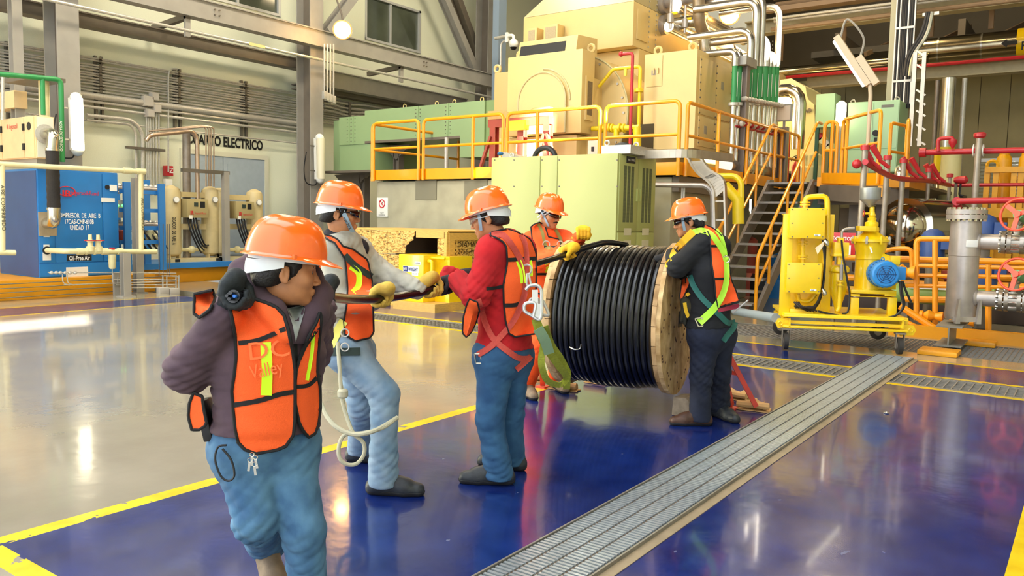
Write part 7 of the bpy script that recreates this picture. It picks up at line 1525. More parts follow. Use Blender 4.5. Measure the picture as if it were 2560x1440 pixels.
def face_bits(par, c, f, r, u, s, glasses=None, hair=True, mustache=False, brow=True):
    P = lambda x, y, z: c+r*(x*s)+f*(y*s)+u*(z*s); fr = (r, f, u)
    for q in (-1,1):
        e = MB(); e.sphere((0,0,0), .0118*s, 14, 10); me = e.build('eye', [EYEW], par); 
        for v in me.data.vertices: v.co = v.co+P(q*.031,.0738,.003)
        i = MB(); a = P(q*.031,.0738,.003)+f*(.0108*s); i.cyl(a, a+f*.0022*s, .0055*s, 12); i.build('iris', M('iris','1c0f08',.2), me)
        if brow: b_ = MB(); b_.tube(spline([P(q*.014,.0965,.020),P(q*.030,.094,.027),P(q*.046,.082,.022)], 5), .0032*s, 6); b_.build('eyebrow', HAIR, par)
    if hair:
        H_ = SDF(); H_.ell(P(0,-.024,.034), fr, (.086*s,.104*s,.098*s), .02); H_.cap(P(-.048,-.078,-.035), P(.048,-.078,-.035), .034*s, None, .03)
        for q in (-1,1): H_.cap(P(q*.072,.020,.03), P(q*.073,.012,-.006), .014*s, .010*s, .01); H_.cap(P(q*.070,-.045,.0), P(q*.060,-.060,-.035), .022*s, .018*s, .02)
        H_.cut = [(P(0,.046,.03), tuple(f*.9+u*.1)), (P(0,-.02,-.062), tuple(-u))]; 
        for q in (-1,1): H_.sub.append(('e', nv(P(q*.083,-.004,-.016)), np.array([nv(x) for x in fr]), nv((.02*s,.022*s,.034*s)), .006))
        H_.build('hair', HAIR, par, .005, 1, wr=.0015, wf=200)
    if mustache:
        MB().tube(spline([P(-.03,.088,-.058),P(0,.107,-.050),P(.03,.088,-.058)], 6), .005*s, 6).build('moustache', HAIR, par)
    if glasses:
        L = LENS if glasses == 'dark' else CLENS; g = T_g = None; vs = []; n = 16; lens = MB()
        for side in (-1,1):
            pts = [(side*.082*math.sin(math.radians(8+k*8.5)), .045+.070*math.cos(math.radians(8+k*8.5))) for k in range(9)]; vs = []
            for k, (x, y) in enumerate(pts): e_ = .004*(k/8)**2*4; vs += [P(x,y,-.015+e_), P(x,y,.020)]
            lens.add(vs, [(2*k,2*k+2,2*k+3,2*k+1) if side > 0 else (2*k+1,2*k+3,2*k+2,2*k) for k in range(8)])
        lo = lens.build('glasses_lens', L, par, angle=1.2); sm = lo.modifiers.new('thick', 'SOLIDIFY'); sm.thickness = .0025
        fm = MB(); FM = M('glasses frame black','101012',.35) if glasses == 'dark' else M('clear frame','cfd6d8',.3)
        fm.tube([P(-.073,.062,.018),P(-.05,.098,.020),P(0,.116,.021),P(.05,.098,.020),P(.073,.062,.018)], .0028*s, 6)
        for q in (-1,1): fm.tube([P(q*.073,.062,.012),P(q*.080,.02,.008),P(q*.081,-.02,.006)], .0035*s, 6)
        fm.build('glasses_frame', FM, lo)
def grip(par, c, ax, pn, wrist, R, mat, name, s=1.0, thumb=1, open_=0.0, label=None):
    """gloved hand closed round a bar: c centre on the bar, ax bar axis, pn direction from bar to palm"""
    ax = ax.normalized(); pn = (pn-ax*pn.dot(ax)).normalized(); e = ax.cross(pn); H_ = SDF(); fr = .0115*s; RR = R+fr*.9
    pos = lambda w_, a, rr=RR: c+ax*w_+(pn*math.cos(a)+e*math.sin(a))*rr
    ln = (.86,1.0,.95,.78); offs = (-.034,-.011,.012,.034)
    for w_, l in zip(offs, ln):
        end = math.radians((235 if open_ == 0 else 235*(1-open_)))*l; prev = pos(w_*s,.35,RR+.004); K = 6
        for k in range(1, K+1): a = .35+(end)*k/K; q = pos(w_*s*(1-.06*k/K), a); H_.cap(prev, q, fr*(1.12-.05*k), fr*(1.07-.05*k), .005); prev = q
        kn = pos(w_*s,.45,RR+.012*s); H_.cap(kn, pos(w_*s,-.2,RR+.018*s), fr*1.1, fr*1.15, .012)
    back = c+pn*(R+.026*s); hub = back-e*.045*s
    H_.cap(back+ax*.024*s-e*.012*s, back-ax*.024*s-e*.012*s, .023*s, None, .02); H_.cap(hub+ax*.016*s, hub-ax*.016*s, .023*s, None, .025)
    H_.cap(hub, wrist, .027*s, .033*s, .03)
    t0 = hub+ax*(.03*thumb*s)-pn*.01; t1 = c+ax*(.045*thumb*s)-e*(RR+.008)*.9+pn*.004; t2 = c+ax*(.038*thumb*s)-e*(RR+.002)*.55-pn*(RR)*.8; t3 = c+ax*(.026*thumb*s)-pn*(RR+.004)
    H_.cap(t0, t1, .017*s, .0135*s, .012); H_.cap(t1, t2, .0135*s, .012*s, .006); H_.cap(t2, t3, .012*s, .0105*s, .005)
    return H_.build(name, mat, par, .0034, 1, wr=.0008, wf=160, label=label)
def boot(par, an, toe, mat, sole, s=1.0, flex=0.0, floor=0.0):
    """work boot from ankle point towards toe direction"""
    d = V(toe.x,toe.y,0).normalized(); x = V(d.y,-d.x,0); base = V(an.x,an.y,floor); up = V(0,0,1)
    lift = flex; h_ = base-d*.055*s+up*(.04+lift); b_ = base+d*.12*s+up*(.038+lift*.25); t_ = base+d*.19*s+up*.032; H_ = SDF()
    H_.cap(h_, b_, .042*s, .047*s, .03); H_.cap(b_, t_, .047*s, .040*s, .03); H_.cap(base-d*.03*s+up*(.06+lift), V(an.x,an.y,max(an.z,.1+lift))+up*.03, .044*s, .050*s, .04); H_.cap(base+d*.03*s+up*(.09+lift*.8), b_+up*.02, .04*s, .035*s, .03)
    if not flex: H_.cut = [(base+up*.018, (0,0,-1))]
    o = H_.build('boot', mat, par, .006, 1, wr=.0012, wf=70)
    if not flex:
        S2 = SDF(); S2.cap(h_, b_, .046*s, .051*s, .02); S2.cap(b_, t_, .051*s, .044*s, .02); S2.cut = [(base+up*.026, (0,0,1)), (base+up*.001, (0,0,-1))]; S2.build('boot_sole', sole, o, .006, 0)
    cap_ = MB(); cap_.tube([t_-d*.045*s-x*(.040*s)+up*.0, t_-d*.040*s-x*.028*s+up*.030*s, t_-d*.038*s+up*.042*s, t_-d*.040*s+x*.028*s+up*.030*s, t_-d*.045*s+x*.040*s], .003, 5); cap_.build('toe_seam', sole, o)
    lc = MB()
    for k in range(4): q = base+d*(.02+.022*k)*s+up*(.125-.018*k+lift*.7); lc.tube([q-x*.022, q+up*.006, q+x*.022], .0025, 5)
    lc.build('laces', M('boot lace','2a2420',.8), o)
    return o
def cloth(name, hexc, hex2=None, scale=14, rough=.85, bump=.35, var=.12): return M(name, hexc, rough, 0, var, bump, scale, col2=hex2)
def mesh_mat():
    m = M('orange vest mesh','ff642a',.7,0,.05,.35,260,spec=.3); return m
VEST = mesh_mat(); VBLK = M('black vest tape','141416',.8); LIME = M('lime reflective tape','d2ff1c',.5); RTAPE = M('silver tape','d9dcd6',.4)
SUITO = cloth('orange coverall cloth','fb5a16','e84c0e',10); BOOTM = M('dark work boot leather','262a30',.5,0,.25,.3,30); SOLE = M('boot sole','16161a',.7); BOOTB = M('brown work boot leather','4a2c1c',.55,0,.25,.3,30); BOOTG = M('tan grey boot leather','7d6a56',.7,0,.2,.3,30)
def jeans(name, a, b): return M(name, a, .9, 0, .1, .45, 9, col2=b)
def person(label, p, top, low, bulk=1.0, res=.007, sleeve=.024, wrinkle=.008, group='workers at the cable', hem=None, hs=1.0, trousers_e=.022, bottom_cut=None):
    """p: joints; returns root and BVH of the dressed body"""
    t = T('person', label, 'person', group); p['bulk'] = bulk
    p['shC'] = (p['shR']+p['shL'])/2+Z_*.0; hf, hr, hu = p['hf'], p['hr'], p['hu']
    S_ = SDF(); body_prims(S_, p, -.004); head_prims(S_, p['headc'], hf, hr, hu, hs); b = S_.build('body', SKIN, t, .0058 if res < .0075 else .0066, 1)
    J = SDF(); body_prims(J, p, sleeve, legs=False, neck=False)
    J.cut = [(p['pel']+p.get('jhem', -Z_*.10), tuple(-(p['che']-p['pel']).normalized()))]
    jk = J.build(p.get('topname','jacket'), top, t, res, 1, wr=wrinkle*1.1, wf=95, seed=p.get('seed',1), wc=[p['elR'],p['elL'],p['pel'].lerp(p['che'],.15),p['wrR'],p['wrL'],p['shR'].lerp(p['che'],.4),p['shL'].lerp(p['che'],.4)])
    L = SDF(); body_prims(L, p, trousers_e, arms=False, trunk=False, neck=False); L.cap(p['pel'], p['pel'].lerp(p['che'],.25), .150*bulk+trousers_e*.6, .150*bulk+trousers_e*.4, .05, p['front'], 1.3); L.cap(p['hipR'], p['hipL'], .108*bulk+trousers_e, None, .05)
    for q in 'RL':
        d = (p['an'+q]-p['kn'+q]).normalized(); e2 = p['an'+q]+d*.05; L.cap(p['an'+q]-d*.12, e2, .066+trousers_e*.3, .072+trousers_e*.4, .03)
    L.cut = [((0,0,p.get('hemz',.055)), (0,0,-1))] if not p.get('nocut') else []
    tr = L.build(p.get('lowname','trousers'), low, t, res, 1, wr=wrinkle*1.2, wf=75, seed=p.get('seed',1)+3, wc=[p['knR'],p['knL'],p['anR'],p['anL'],(p['hipR']+p['hipL'])/2+p['front']*.1])
    p['objs'] = [jk, tr, b]; return t, bvh_of([jk, tr]), bvh_of([b])
# ---------- the five workers ----------
RT = RM @ Vector((1,0,0)); RT.z = 0; RT.normalize(); AW = V(-.582,.809,0).normalized()   # image right, away from the camera
def hframe(f, tilt=0.0, roll=0.0):
    f = f.normalized(); r = f.cross(Z_).normalized(); u = r.cross(f).normalized(); u = (u+r*roll).normalized(); r = f.cross(u).normalized(); return f, r, u
def joints(d0, **k): return {n: U(v[0], v[1], d=d0+(v[2] if len(v) > 2 else 0)) for n, v in k.items()}
def cable_path():
    P = [DL+AX*.5+Z_*(R0-.03), U(1520,606,d=6.55), U(1470,617,d=6.45), U(1400,641,d=6.25), U(1340,659,d=5.95), U(1240,690,d=5.45), U(1150,711,d=5.0), U(1080,724,d=4.75), U(1020,737,d=4.6), U(950,747,d=4.35), U(880,748,d=4.0), U(810,741,d=3.55), U(740,735,d=3.28), U(680,742,d=3.10), U(620,745,d=2.93), U(583,741,d=2.80)]
    return spline(P, 6)
CPTS = cable_path(); ctm = T('pulled_cable', 'long black cable pulled off the drum through the hands of the workers', 'cable')
MB().tube(CPTS, .0235, 14).build('sheath', RCB, ctm)
ce = CPTS[-1]; cdv = (CPTS[-1]-CPTS[-3]).normalized()
for k in range(4):
    a_, b2 = frame(cdv); o_ = (a_*math.cos(k*1.57)+b2*math.sin(k*1.57))*.009; MB().tube([ce-cdv*.01+o_, ce+cdv*(.02+.006*k)+o_*1.2], .006, 8).build('conductor_core', M('conductor blue','1d6fd0',.4) if k == 0 else RCB, ctm)
def cnear(px):
    best = min(CPTS, key=lambda q: abs((RM.transposed()@(q-CAMP)).x/-(RM.transposed()@(q-CAMP)).z*FPX+1280-px)); i = CPTS.index(best); return best, (CPTS[min(i+1,len(CPTS)-1)]-CPTS[max(i-1,0)]).normalized()
# ---- 1: man in the foreground ----
d = 3.1
p = joints(d, pel=(668,1085), che=(672,880,-.02), shR=(598,790,-.02), shL=(762,778,.10), elR=(470,925,-.12), elL=(778,880,.36), wrR=(553,800,-.22), wrL=(800,775,.36), hipR=(612,1120,.0), hipL=(712,1115,.06), knR=(640,1300,-.08), knL=(760,1325,-.02), anR=(664,1352,.33), anL=(775,1545,.05), headc=(722,672,-.02))
p['headc'] = U(716,676,d=2.98)
p['front'] = (-AW*.85+RT*.5).normalized(); p['hf'], p['hr'], p['hu'] = hframe(RT*.93+AW*.34-Z_*.12, 0, -.02); p['seed'] = 2; p['jhem'] = Z_*.02; p['hemz'] = .06; p['topname'] = 'hooded_jacket'; p['lowname'] = 'jeans'
PUR = cloth('purple brown fleece','5a4650','493842',9,.95); JN1 = jeans('worn blue jeans','567fa0','34597e')
m1, bv, bb = person('nearest man, orange vest over a purple brown hooded jacket, cable over his shoulder', p, PUR, JN1, bulk=1.06, res=.006, sleeve=.034, wrinkle=.009, hs=1.06)
c, f, r, u = p['headc'], p['hf'], p['hr'], p['hu']; face_bits(m1, c, f, r, u, 1.06); helmet(m1, c, f, r, u, 1.10)
H_ = SDF(); hc = p['shC'] # hood roll round the neck
HP = [U(a,b_,d=2.98+e) for a, b_, e in ((640,648,.16),(604,680,.06),(634,733,-.02),(684,778,-.05),(722,832,-.06))]; HQ = [U(a,b_,d=2.98+e) for a, b_, e in ((690,650,.2),(775,690,.14),(802,735,.10),(790,785,.04),(752,832,-.02))]
for R_ in (HP, HQ):
    for a, b_ in zip(R_[:-1], R_[1:]): H_.cap(a, b_, .044, .040, .03)
hood = H_.build('hood', PUR, m1, .006, 1, wr=.003, wf=40, seed=4)
cz = lambda q, k=1.531, ox=400, oy=500: [(ox+a/k, oy+b/k) for a, b in q]
bvv = bvh_of(p['objs'][:2]+[hood])
pan1 = cz([(255,372),(345,372),(400,392),(440,405),(475,440),(492,500),(508,580),(517,650),(517,760),(516,850),(510,900),(480,945),(425,965),(370,970),(330,960),(300,930),(288,880),(280,800),(275,730),(286,660),(292,600),(288,520),(275,450)])
v1 = drape(pan1, bvv, .016, 'vest', VEST, m1, 9, edge=VBLK, er=.0065, it=6)
pan2 = cz([(598,470),(612,430),(618,450),(612,520),(605,600),(603,660),(613,720),(614,800),(606,860),(590,900),(570,908),(548,885),(532,850),(518,780),(516,720),(522,650),(540,590),(570,520)])
v2 = drape(pan2, bvv, .016, 'vest_left_panel', VEST, m1, 9, edge=VBLK, er=.0065, it=6)
drape(pan1, bvv, .014, 'vest_back_panel', VEST, m1, 14, back=True, it=6); drape(cz([(132,350),(200,345),(212,380),(190,420),(150,450),(130,440)]), bvv, .02, 'vest_shoulder_flap', VEST, m1, 9, edge=VBLK, er=.006, it=3)
drape(cz([(128,738),(160,742),(168,800),(180,860),(150,880),(122,880),(108,830),(112,780)]), bvv, .012, 'vest_side_flap', VEST, m1, 9, edge=VBLK, er=.006, it=3)
bv2 = bvh_of(p['objs'][:2]+[v1, v2])
for pts, w_ in (([(300,548),(380,535),(480,492)],16),([(283,785),(380,768),(455,745),(512,735)],17),([(520,715),(570,708),(612,668)],14),([(535,610),(560,555),(600,500)],12)): strap(cz(pts), w_*.72, bv2, .004, 'black_band', VBLK, m1)
strap(cz([(404,545),(410,650),(407,748)]), 27, bv2, .003, 'lime_stripe', LIME, m1, label='lime yellow reflective stripe'); strap(cz([(588,470),(582,580),(563,690)]), 9, bv2, .003, 'lime_stripe', LIME, m1, label='lime yellow reflective stripe')
strap(cz([(497,430),(520,560),(518,700),(516,840)]), 8, bv2, .002, 'zip', VBLK, m1)
GSH = M('grey shirt cloth','9aa0a0',.8,0,.08,.2,30); drape(cz([(484,408),(545,402),(556,418),(546,450),(532,500),(520,545),(508,480)]), bvh_of(p['objs'][:2]+[hood]), .006, 'grey_shirt', GSH, m1, 8)
def lay_text(s, px, py, wpx, hpx, bvh, mat, par, rot=0.0, off=.004, bold=.0):
    t0 = hit(bvh, px, py) or 3; O = U(px, py, d=t0-off); ex = U(px+math.cos(rot)*10, py+math.sin(rot)*10, d=t0-off)-O; n = (CAMP-O).normalized(); ex = (ex-n*ex.dot(n)).normalized(); ey = n.cross(ex)
    k = (t0-off)/FPX; return text(s, 'print_lettering', mat, par, O, ex, ey, hpx*k, wpx*k, font_bold=bold)
PRT = M('faded vest print','ff7238',.7); PRT2 = M('pale jacket print','e6c9a8',.7)
lay_text('DC', 672, 876, 96, 44, bv2, PRT, m1, -.12, .006); lay_text('Valley', 666, 925, 80, 34, bv2, PRT, m1, -.2, .006); lay_text('UP', 762, 838, 22, 18, bv2, PRT2, m1, -1.2, .008, .02); lay_text('EP', 747, 802, 16, 10, bv2, M('blue embroidery','26388c',.7), m1, -.5, .014)
gl, ax_ = cnear(590); DGL = M('dark grey glove','1e2428',.75,0,.25,.3,60)
grip(m1, CPTS[-1]-cdv*.045, cdv, (Z_*.45-AW*.0-RT*.55), p['wrR'], .024, DGL, 'gloved_hand', 1.06, thumb=-1)
grip(m1, cnear(806)[0], cnear(806)[1], (AW+Z_*.2), p['wrL'], .024, DGL, 'gloved_hand', 1.1)
w_ = MB(); a = p['wrR']; dd = (p['elR']-p['wrR']).normalized(); w_.lathe(a-dd*.03, dd, [(0,.036),(.01,.043),(.05,.047),(.06,.042)], 18); w_.build('glove_cuff', DGL, m1)
boot(m1, p['anR']+RT*.0, (RT*.5-AW*.8), BOOTG, SOLE, 1.05, flex=.12); boot(m1, V(p['anL'].x,p['anL'].y,.11), (RT*.4-AW*.9), BOOTG, SOLE)
pc = U(522,1048,d=3.04); MB().bar(pc+Z_*.075-RT*.02, pc-Z_*.075+RT*.012, .085, .035, RT).build('belt_pouch', M('black leather pouch','15161a',.35,bump=.2,scale=40), m1, bevel=.008)
MB().tube(spline([U(a,b_,d=2.93) for a, b_ in ((566,1113),(545,1118),(538,1150),(552,1190),(572,1202),(586,1188),(578,1150),(556,1122))], 5), .004, 6).build('key_strap', BLACK, m1)
ks = MB(); o_ = U(630,1140,d=2.90)
for k, (dx, dz) in enumerate(((0,0),(.012,-.01),(-.008,-.02),(.008,-.035))): ks.bar(o_+RT*dx+Z_*dz, o_+RT*(dx*1.6)+Z_*(dz-.035), .009, .003, AW); ks.torus(o_+RT*dx+Z_*(dz+.005), AW, .008, .002, 10, 4)
ks.build('keys', CHROME, m1)
# ---- 2: man in the pale shirt ----
d = 4.72
p = joints(d, pel=(868,852,.0), che=(868,690,.02), shR=(838,628,-.12), shL=(892,630,.17), elR=(845,760,-.17), elL=(960,690,.12), wrR=(930,752,-.22), wrL=(1040,722,-.02), hipR=(868,880,-.09), hipL=(886,880,.10), knR=(962,985,-.12), knL=(905,1010,.16), anR=(958,1180,-.13), anL=(902,1120,.48), headc=(850,530))
p['hf'], p['hr'], p['hu'] = hframe(RT*1+AW*.12-Z_*.10); p['front'] = (RT+AW*.15).normalized(); p['seed'] = 5; p['jhem'] = -Z_*.02; p['hemz'] = .05; p['topname'] = 'work_shirt'; p['lowname'] = 'jeans'
p['headc'] = U(850,533,d=4.70)
GRY = cloth('pale grey work shirt','b4b0a4','989588',10,.9); JN2 = jeans('light blue jeans','8b9fb2','6a86a0')
m2, bv, bb = person('man in pale grey shirt and orange vest, right knee bent forward, holding the cable', p, GRY, JN2, bulk=.92, res=.0068, sleeve=.026, trousers_e=.026)
c, f, r, u = p['headc'], p['hf'], p['hr'], p['hu']; face_bits(m2, c, f, r, u, 1, 'dark'); helmet(m2, c, f, r, u, 1.02)
k2 = lambda q: [(740+a/1.675, 420+b/1.675) for a, b in q]; all2 = bvh_of(p['objs'])
H_ = SDF(); hc = p['shC']; 
for a, b_ in ((hc-p['front']*.07+Z_*.07, hc+p['front']*.07+Z_*.02),): H_.cap(a, b_, .072, .062, .03)
H_.cap(hc+AW*.06+Z_*.05, hc-AW*.06+Z_*.05, .066, .066, .03); H_.cap(hc+p['front']*.08+Z_*.0-AW*.03, hc+p['front']*.12-Z_*.16-AW*.05, .03, .02, .03); DNV = cloth('dark navy collar','23222e','1a1924',12); col = H_.build('dark_collar', DNV, m2, .006, 1, wr=.002)
bvv = bvh_of(p['objs'][:2]+[col])
v = drape(k2([(100,272),(130,274),(175,300),(215,350),(240,340),(300,385),(318,470),(322,560),(326,690),(300,722),(250,725),(205,700),(200,640),(214,560),(216,500),(212,440),(205,380),(160,310),(110,290)]), bvv, .014, 'vest', VEST, m2, 8, edge=VBLK, er=.0055, it=5)
drape(k2([(100,280),(220,330),(225,690),(120,640),(95,560)]), bvv, .012, 'vest_far_panel', VEST, m2, 12, back=True, it=5)
bv2 = bvh_of(p['objs'][:2]+[v, col])
strap(k2([(228,412),(262,440),(262,490),(240,520)]), 15, bv2, .004, 'lime_stripe', LIME, m2, label='lime yellow reflective stripe'); HGR = M('dark green webbing','2b3a36',.8); HYL = M('pale yellow webbing','d9cf62',.8)
strap(k2([(205,365),(250,410),(318,455)]), 16, bv2, .010, 'harness_strap', HGR, m2); strap(k2([(200,640),(165,700),(120,800)]), 22, bv2, .012, 'harness_strap', HYL, m2, label='pale yellow harness strap'); strap(k2([(80,720),(120,760),(160,770),(270,768)]), 20, bv2, .012, 'belt', HGR, m2); pass
for q in ((205,690),(205,750),(122,690)): 
    x, y = k2([q])[0]; tt = hit(bv2, x, y) or d; o_ = U(x,y,d=tt-.025); MB().torus(o_, AW, .022, .004, 14, 6).build('harness_ring', GALV, m2)
LANY = M('dirty white rope webbing','b8b399',.85,bump=.3,scale=60)
MB().tube(spline([U(x,y,d=dd) for (x, y), dd in zip(k2([(175,730),(182,830),(192,960),(212,1040),(240,1110),(282,1150),(284,1200),(250,1240),(200,1235),(178,1190),(200,1120),(280,1110),(360,1090),(425,1045)]), (4.5,4.48,4.46,4.45,4.42,4.42,4.42,4.4,4.38,4.38,4.4,4.42,4.42,4.5))], 6), .011, 8).build('lanyard', LANY, m2)
MB().tube(spline([U(x,y,d=dd) for (x, y), dd in zip(k2([(105,985),(130,1040),(170,1085),(240,1115),(330,1100),(425,1045)]), (4.5,4.46,4.42,4.4,4.4,4.5))], 6), .013, 8).build('lanyard', LANY, m2)
MB().lathe(U(857,995,d=4.47), Z_, [(0,.02),(.01,.03),(.04,.03),(.05,.02)], 12).build('lanyard_ring', LANY, m2)
a2 = bvh_of([p['objs'][2]]); strap(k2([(186,160),(205,200),(228,250),(240,270)]), 11, a2, .010, 'chin_strap', BSTR, m2, near=4.7); lay_text('wearx', *k2([(216,232)])[0], 34, 9, a2, BLK, m2, 1.05, .015)
YGL = cloth('yellow leather glove','d3b04a','b8923a',14,.8)
q, ax_ = cnear(950); g1_ = grip(m2, q, ax_, Z_*.8-AW*.35-RT*.2, p['wrR'], .0235, YGL, 'gloved_hand', 1.15, thumb=-1)
q, ax_ = cnear(1078); grip(m2, q, ax_, Z_*.5+AW*.6-RT*.1, p['wrL'], .0235, YGL, 'gloved_hand', 1.15, thumb=-1)
for q in 'RL': a = p['wr'+q]; dd = (p['el'+q]-a).normalized(); MB().lathe(a-dd*.02, dd, [(0,.036),(.02,.045),(.07,.055),(.075,.05)], 18).build('glove_cuff', YGL, m2)
boot(m2, V(p['anR'].x,p['anR'].y,.12), RT-AW*.05, BOOTM, SOLE, 1.03); boot(m2, V(p['anL'].x,p['anL'].y,.12), RT-AW*.1, BOOTM, SOLE, 1.05)
# ---- 3: man in the red jacket ----
d = 4.86
p = joints(d, pel=(1262,868,.0), che=(1262,700,-.01), shR=(1300,628,.10), shL=(1232,628,-.15), elR=(1240,740,.24), elL=(1190,742,-.24), wrR=(1125,690,.12), wrL=(1146,702,-.06), hipR=(1278,890,.06), hipL=(1240,890,-.08), knR=(1275,1040,.12), knL=(1225,1050,-.08), anR=(1280,1145,.24), anL=(1247,1178,-.05), headc=(1219,540,0))
p['hf'], p['hr'], p['hu'] = hframe(-RT*1+AW*.18-Z_*.28); p['front'] = (-RT*.85+AW*.45).normalized(); p['seed'] = 8; p['jhem'] = -Z_*.01; p['hemz'] = .035; p['topname'] = 'fleece_jacket'; p['lowname'] = 'jeans'
p['headc'] = U(1222,545,d=4.84)
REDJ = cloth('red fleece','b8141c','9c0f18',8,.95,.25); JN3 = jeans('mid blue jeans','345f85','214870')
m3, bv, bb = person('man in red fleece with red harness over an orange vest, seen from behind', p, REDJ, JN3, bulk=1.06, res=.0068, sleeve=.030, trousers_e=.026)
c, f, r, u = p['headc'], p['hf'], p['hr'], p['hu']; face_bits(m3, c, f, r, u, 1, 'clear'); helmet(m3, c, f, r, u, 1.02)
k3 = lambda q: [(1060+a/1.755, 440+b/1.755) for a, b in q]
H_ = SDF(); hc = p['shC']; n_ = (c-u*.10-hc).normalized(); H_.cap(hc+Z_*.03, hc+n_*.09, .075, .066, .03); H_.build('fleece_collar', REDJ, m3, .006, 1); H2 = SDF(); H2.cap(hc+n_*.06, hc+n_*.115, .063, .060, .02); H2.build('shirt_collar', cloth('blue shirt collar','5b6fa8'), m3, .006, 1)
bvv = bv
v = drape(k3([(300,240),(360,232),(420,250),(470,280),(492,340),(492,450),(490,560),(498,690),(460,702),(400,706),(375,695),(358,640),(350,560),(348,480),(366,380),(362,310),(340,280),(290,262)]), bvv, .016, 'vest', VEST, m3, 8, edge=VBLK, er=.0055, it=5)
drape(k3([(200,540),(232,548),(244,590),(225,650),(205,690),(185,707),(168,690),(172,620),(188,560)]), bvv, .02, 'vest_front_flap', VEST, m3, 7, edge=VBLK, er=.005, it=3); drape(k3([(250,300),(340,300),(350,700),(250,690),(230,500)]), bvv, .012, 'vest_far_panel', VEST, m3, 12, back=True, it=5)
bv2 = bvh_of(p['objs'][:2]+[v])
for pts, w_ in (([(370,368),(430,365),(492,362)],10),([(350,568),(400,566),(440,552)],10),([(274,495),(310,492),(346,484)],8),([(192,550),(215,570),(240,588)],9)): strap(k3(pts), w_, bv2, .005, 'black_band', VBLK, m3)
strap(k3([(415,372),(428,410),(436,470)]), 14, bv2, .004, 'lime_stripe', LIME, m3, label='lime yellow reflective stripe'); strap(k3([(466,370),(470,400),(470,440)]), 8, bv2, .004, 'lime_stripe', LIME, m3)
HRED = M('red harness webbing','c2483c',.75,0,.1,.3,90)
strap(k3([(296,258),(345,258),(390,310),(430,380),(447,430),(445,500),(425,570),(390,640),(340,700),(290,750),(235,785)]), 15, bv2, .010, 'harness_strap', HRED, m3); strap(k3([(425,255),(445,300),(452,370),(450,430)]), 12, bv2, .010, 'harness_strap', HRED, m3)
strap(k3([(237,540),(255,600),(275,660),(310,720),(370,770),(420,800),(470,800)]), 15, bv2, .008, 'harness_strap', HRED, m3); strap(k3([(470,790),(440,820),(405,850)]), 14, bv2, .012, 'harness_strap', HRED, m3)
def at(k, q, bvh, off): x, y = k([q])[0]; tt = hit(bvh, x, y); return U(x, y, d=(tt if tt else d)-off)
o_ = at(k3, (232,800), bv, .02); q = MB(); q.bar(o_+Z_*.028-RT*.014, o_-Z_*.028-RT*.014+RT*.01, .008, .008); q.bar(o_+Z_*.028+RT*.02, o_-Z_*.028+RT*.03, .008, .008); q.bar(o_+Z_*.028-RT*.014, o_+Z_*.028+RT*.02, .008, .008); q.bar(o_-Z_*.028-RT*.004, o_-Z_*.028+RT*.03, .008, .008); q.build('steel_buckle', CHROME, m3)
q = MB(); o_ = at(k3, (452,410), bv2, .03); q.torus(o_, (AW+RT*.3), .028, .006, 16, 6); q.build('back_ring', GALV, m3)
HK = M('bright hook steel','c9c9c6',.3,.6)
hk = lambda pts, dd=4.58: [U(x, y, d=dd) for x, y in k3(pts)]
q = MB(); q.tube(rounded(hk([(452,430),(450,480),(470,480),(460,430)]), .02)+hk([(452,430)]), .006, 8); q.build('link', GALV, m3)
q = MB(); q.tube(spline(hk([(478,620),(488,560),(446,560),(440,590),(470,610),(505,630),(516,600),(516,540),(514,500),(495,480),(462,482),(446,500)]), 5), .010, 8); q.prism(hk([(474,500),(500,500),(500,560),(474,560)]), AW*.02); q.prism(hk([(488,560),(515,560),(518,630),(480,630)]), AW*.02); q.build('scaffold_hook', HK, m3)
q = MB(); q.tube(spline(hk([(520,545),(545,600),(540,612),(515,600),(500,540),(470,540),(460,560)], 4.66), 5), .009, 8); q.build('second_hook', GALV, m3)
SLN = M('green yellow sling webbing','9fa636',.85,0,.15,.3,60)
def ribbon(name, pts, dds, w_, mat, par, k=k3, th=.003):
    P = spline([U(x, y, d=dd) for (x, y), dd in zip(k(pts), dds)], 6); mb = MB()
    for a, b_ in zip(P[:-1], P[1:]): mb.bar(a, b_+(b_-a)*.08, w_, th, AW)
    return mb.build(name, mat, par)
ribbon('green_sling', [(488,628),(510,700),(540,760),(590,830),(625,880),(625,935)], (4.6,4.64,4.72,4.9,5.1,5.2), .045, SLN, m3); ribbon('green_sling', [(498,640),(525,720),(515,800),(520,850),(545,900),(600,915),(632,870),(600,800),(560,740),(530,660)], (4.6,4.66,4.7,4.74,4.85,5.1,5.12,4.95,4.8,4.62), .04, SLN, m3); ribbon('sling_pouch', [(500,670),(530,720),(550,780)], (4.58,4.62,4.68), .06, M('pale sling pouch','7f9a78',.8), m3)
a2 = bvh_of([p['objs'][2]]); strap(k3([(236,140),(244,190),(250,240)]), 8, a2, .014, 'chin_strap', BSTR, m3, near=4.84)
DGB = M('dark knit glove','1c1a20',.8,0,.2,.3,60); q, ax_ = cnear(1140)
q, ax_ = cnear(1113); grip(m3, q, ax_, Z_*.9-AW*.3, p['wrL']+Z_*.0, .0235, DGB, 'gloved_hand', 1.08, thumb=1); q, ax_ = cnear(1160); grip(m3, q, ax_, Z_*.8+AW*.5, p['wrR'], .0235, DGB, 'gloved_hand', 1.08)
boot(m3, V(p['anL'].x,p['anL'].y,.12), -RT+AW*.05, BOOTM, SOLE, 1.03); boot(m3, V(p['anR'].x,p['anR'].y,.12), -RT+AW*.4, BOOTM, SOLE, 1.02)
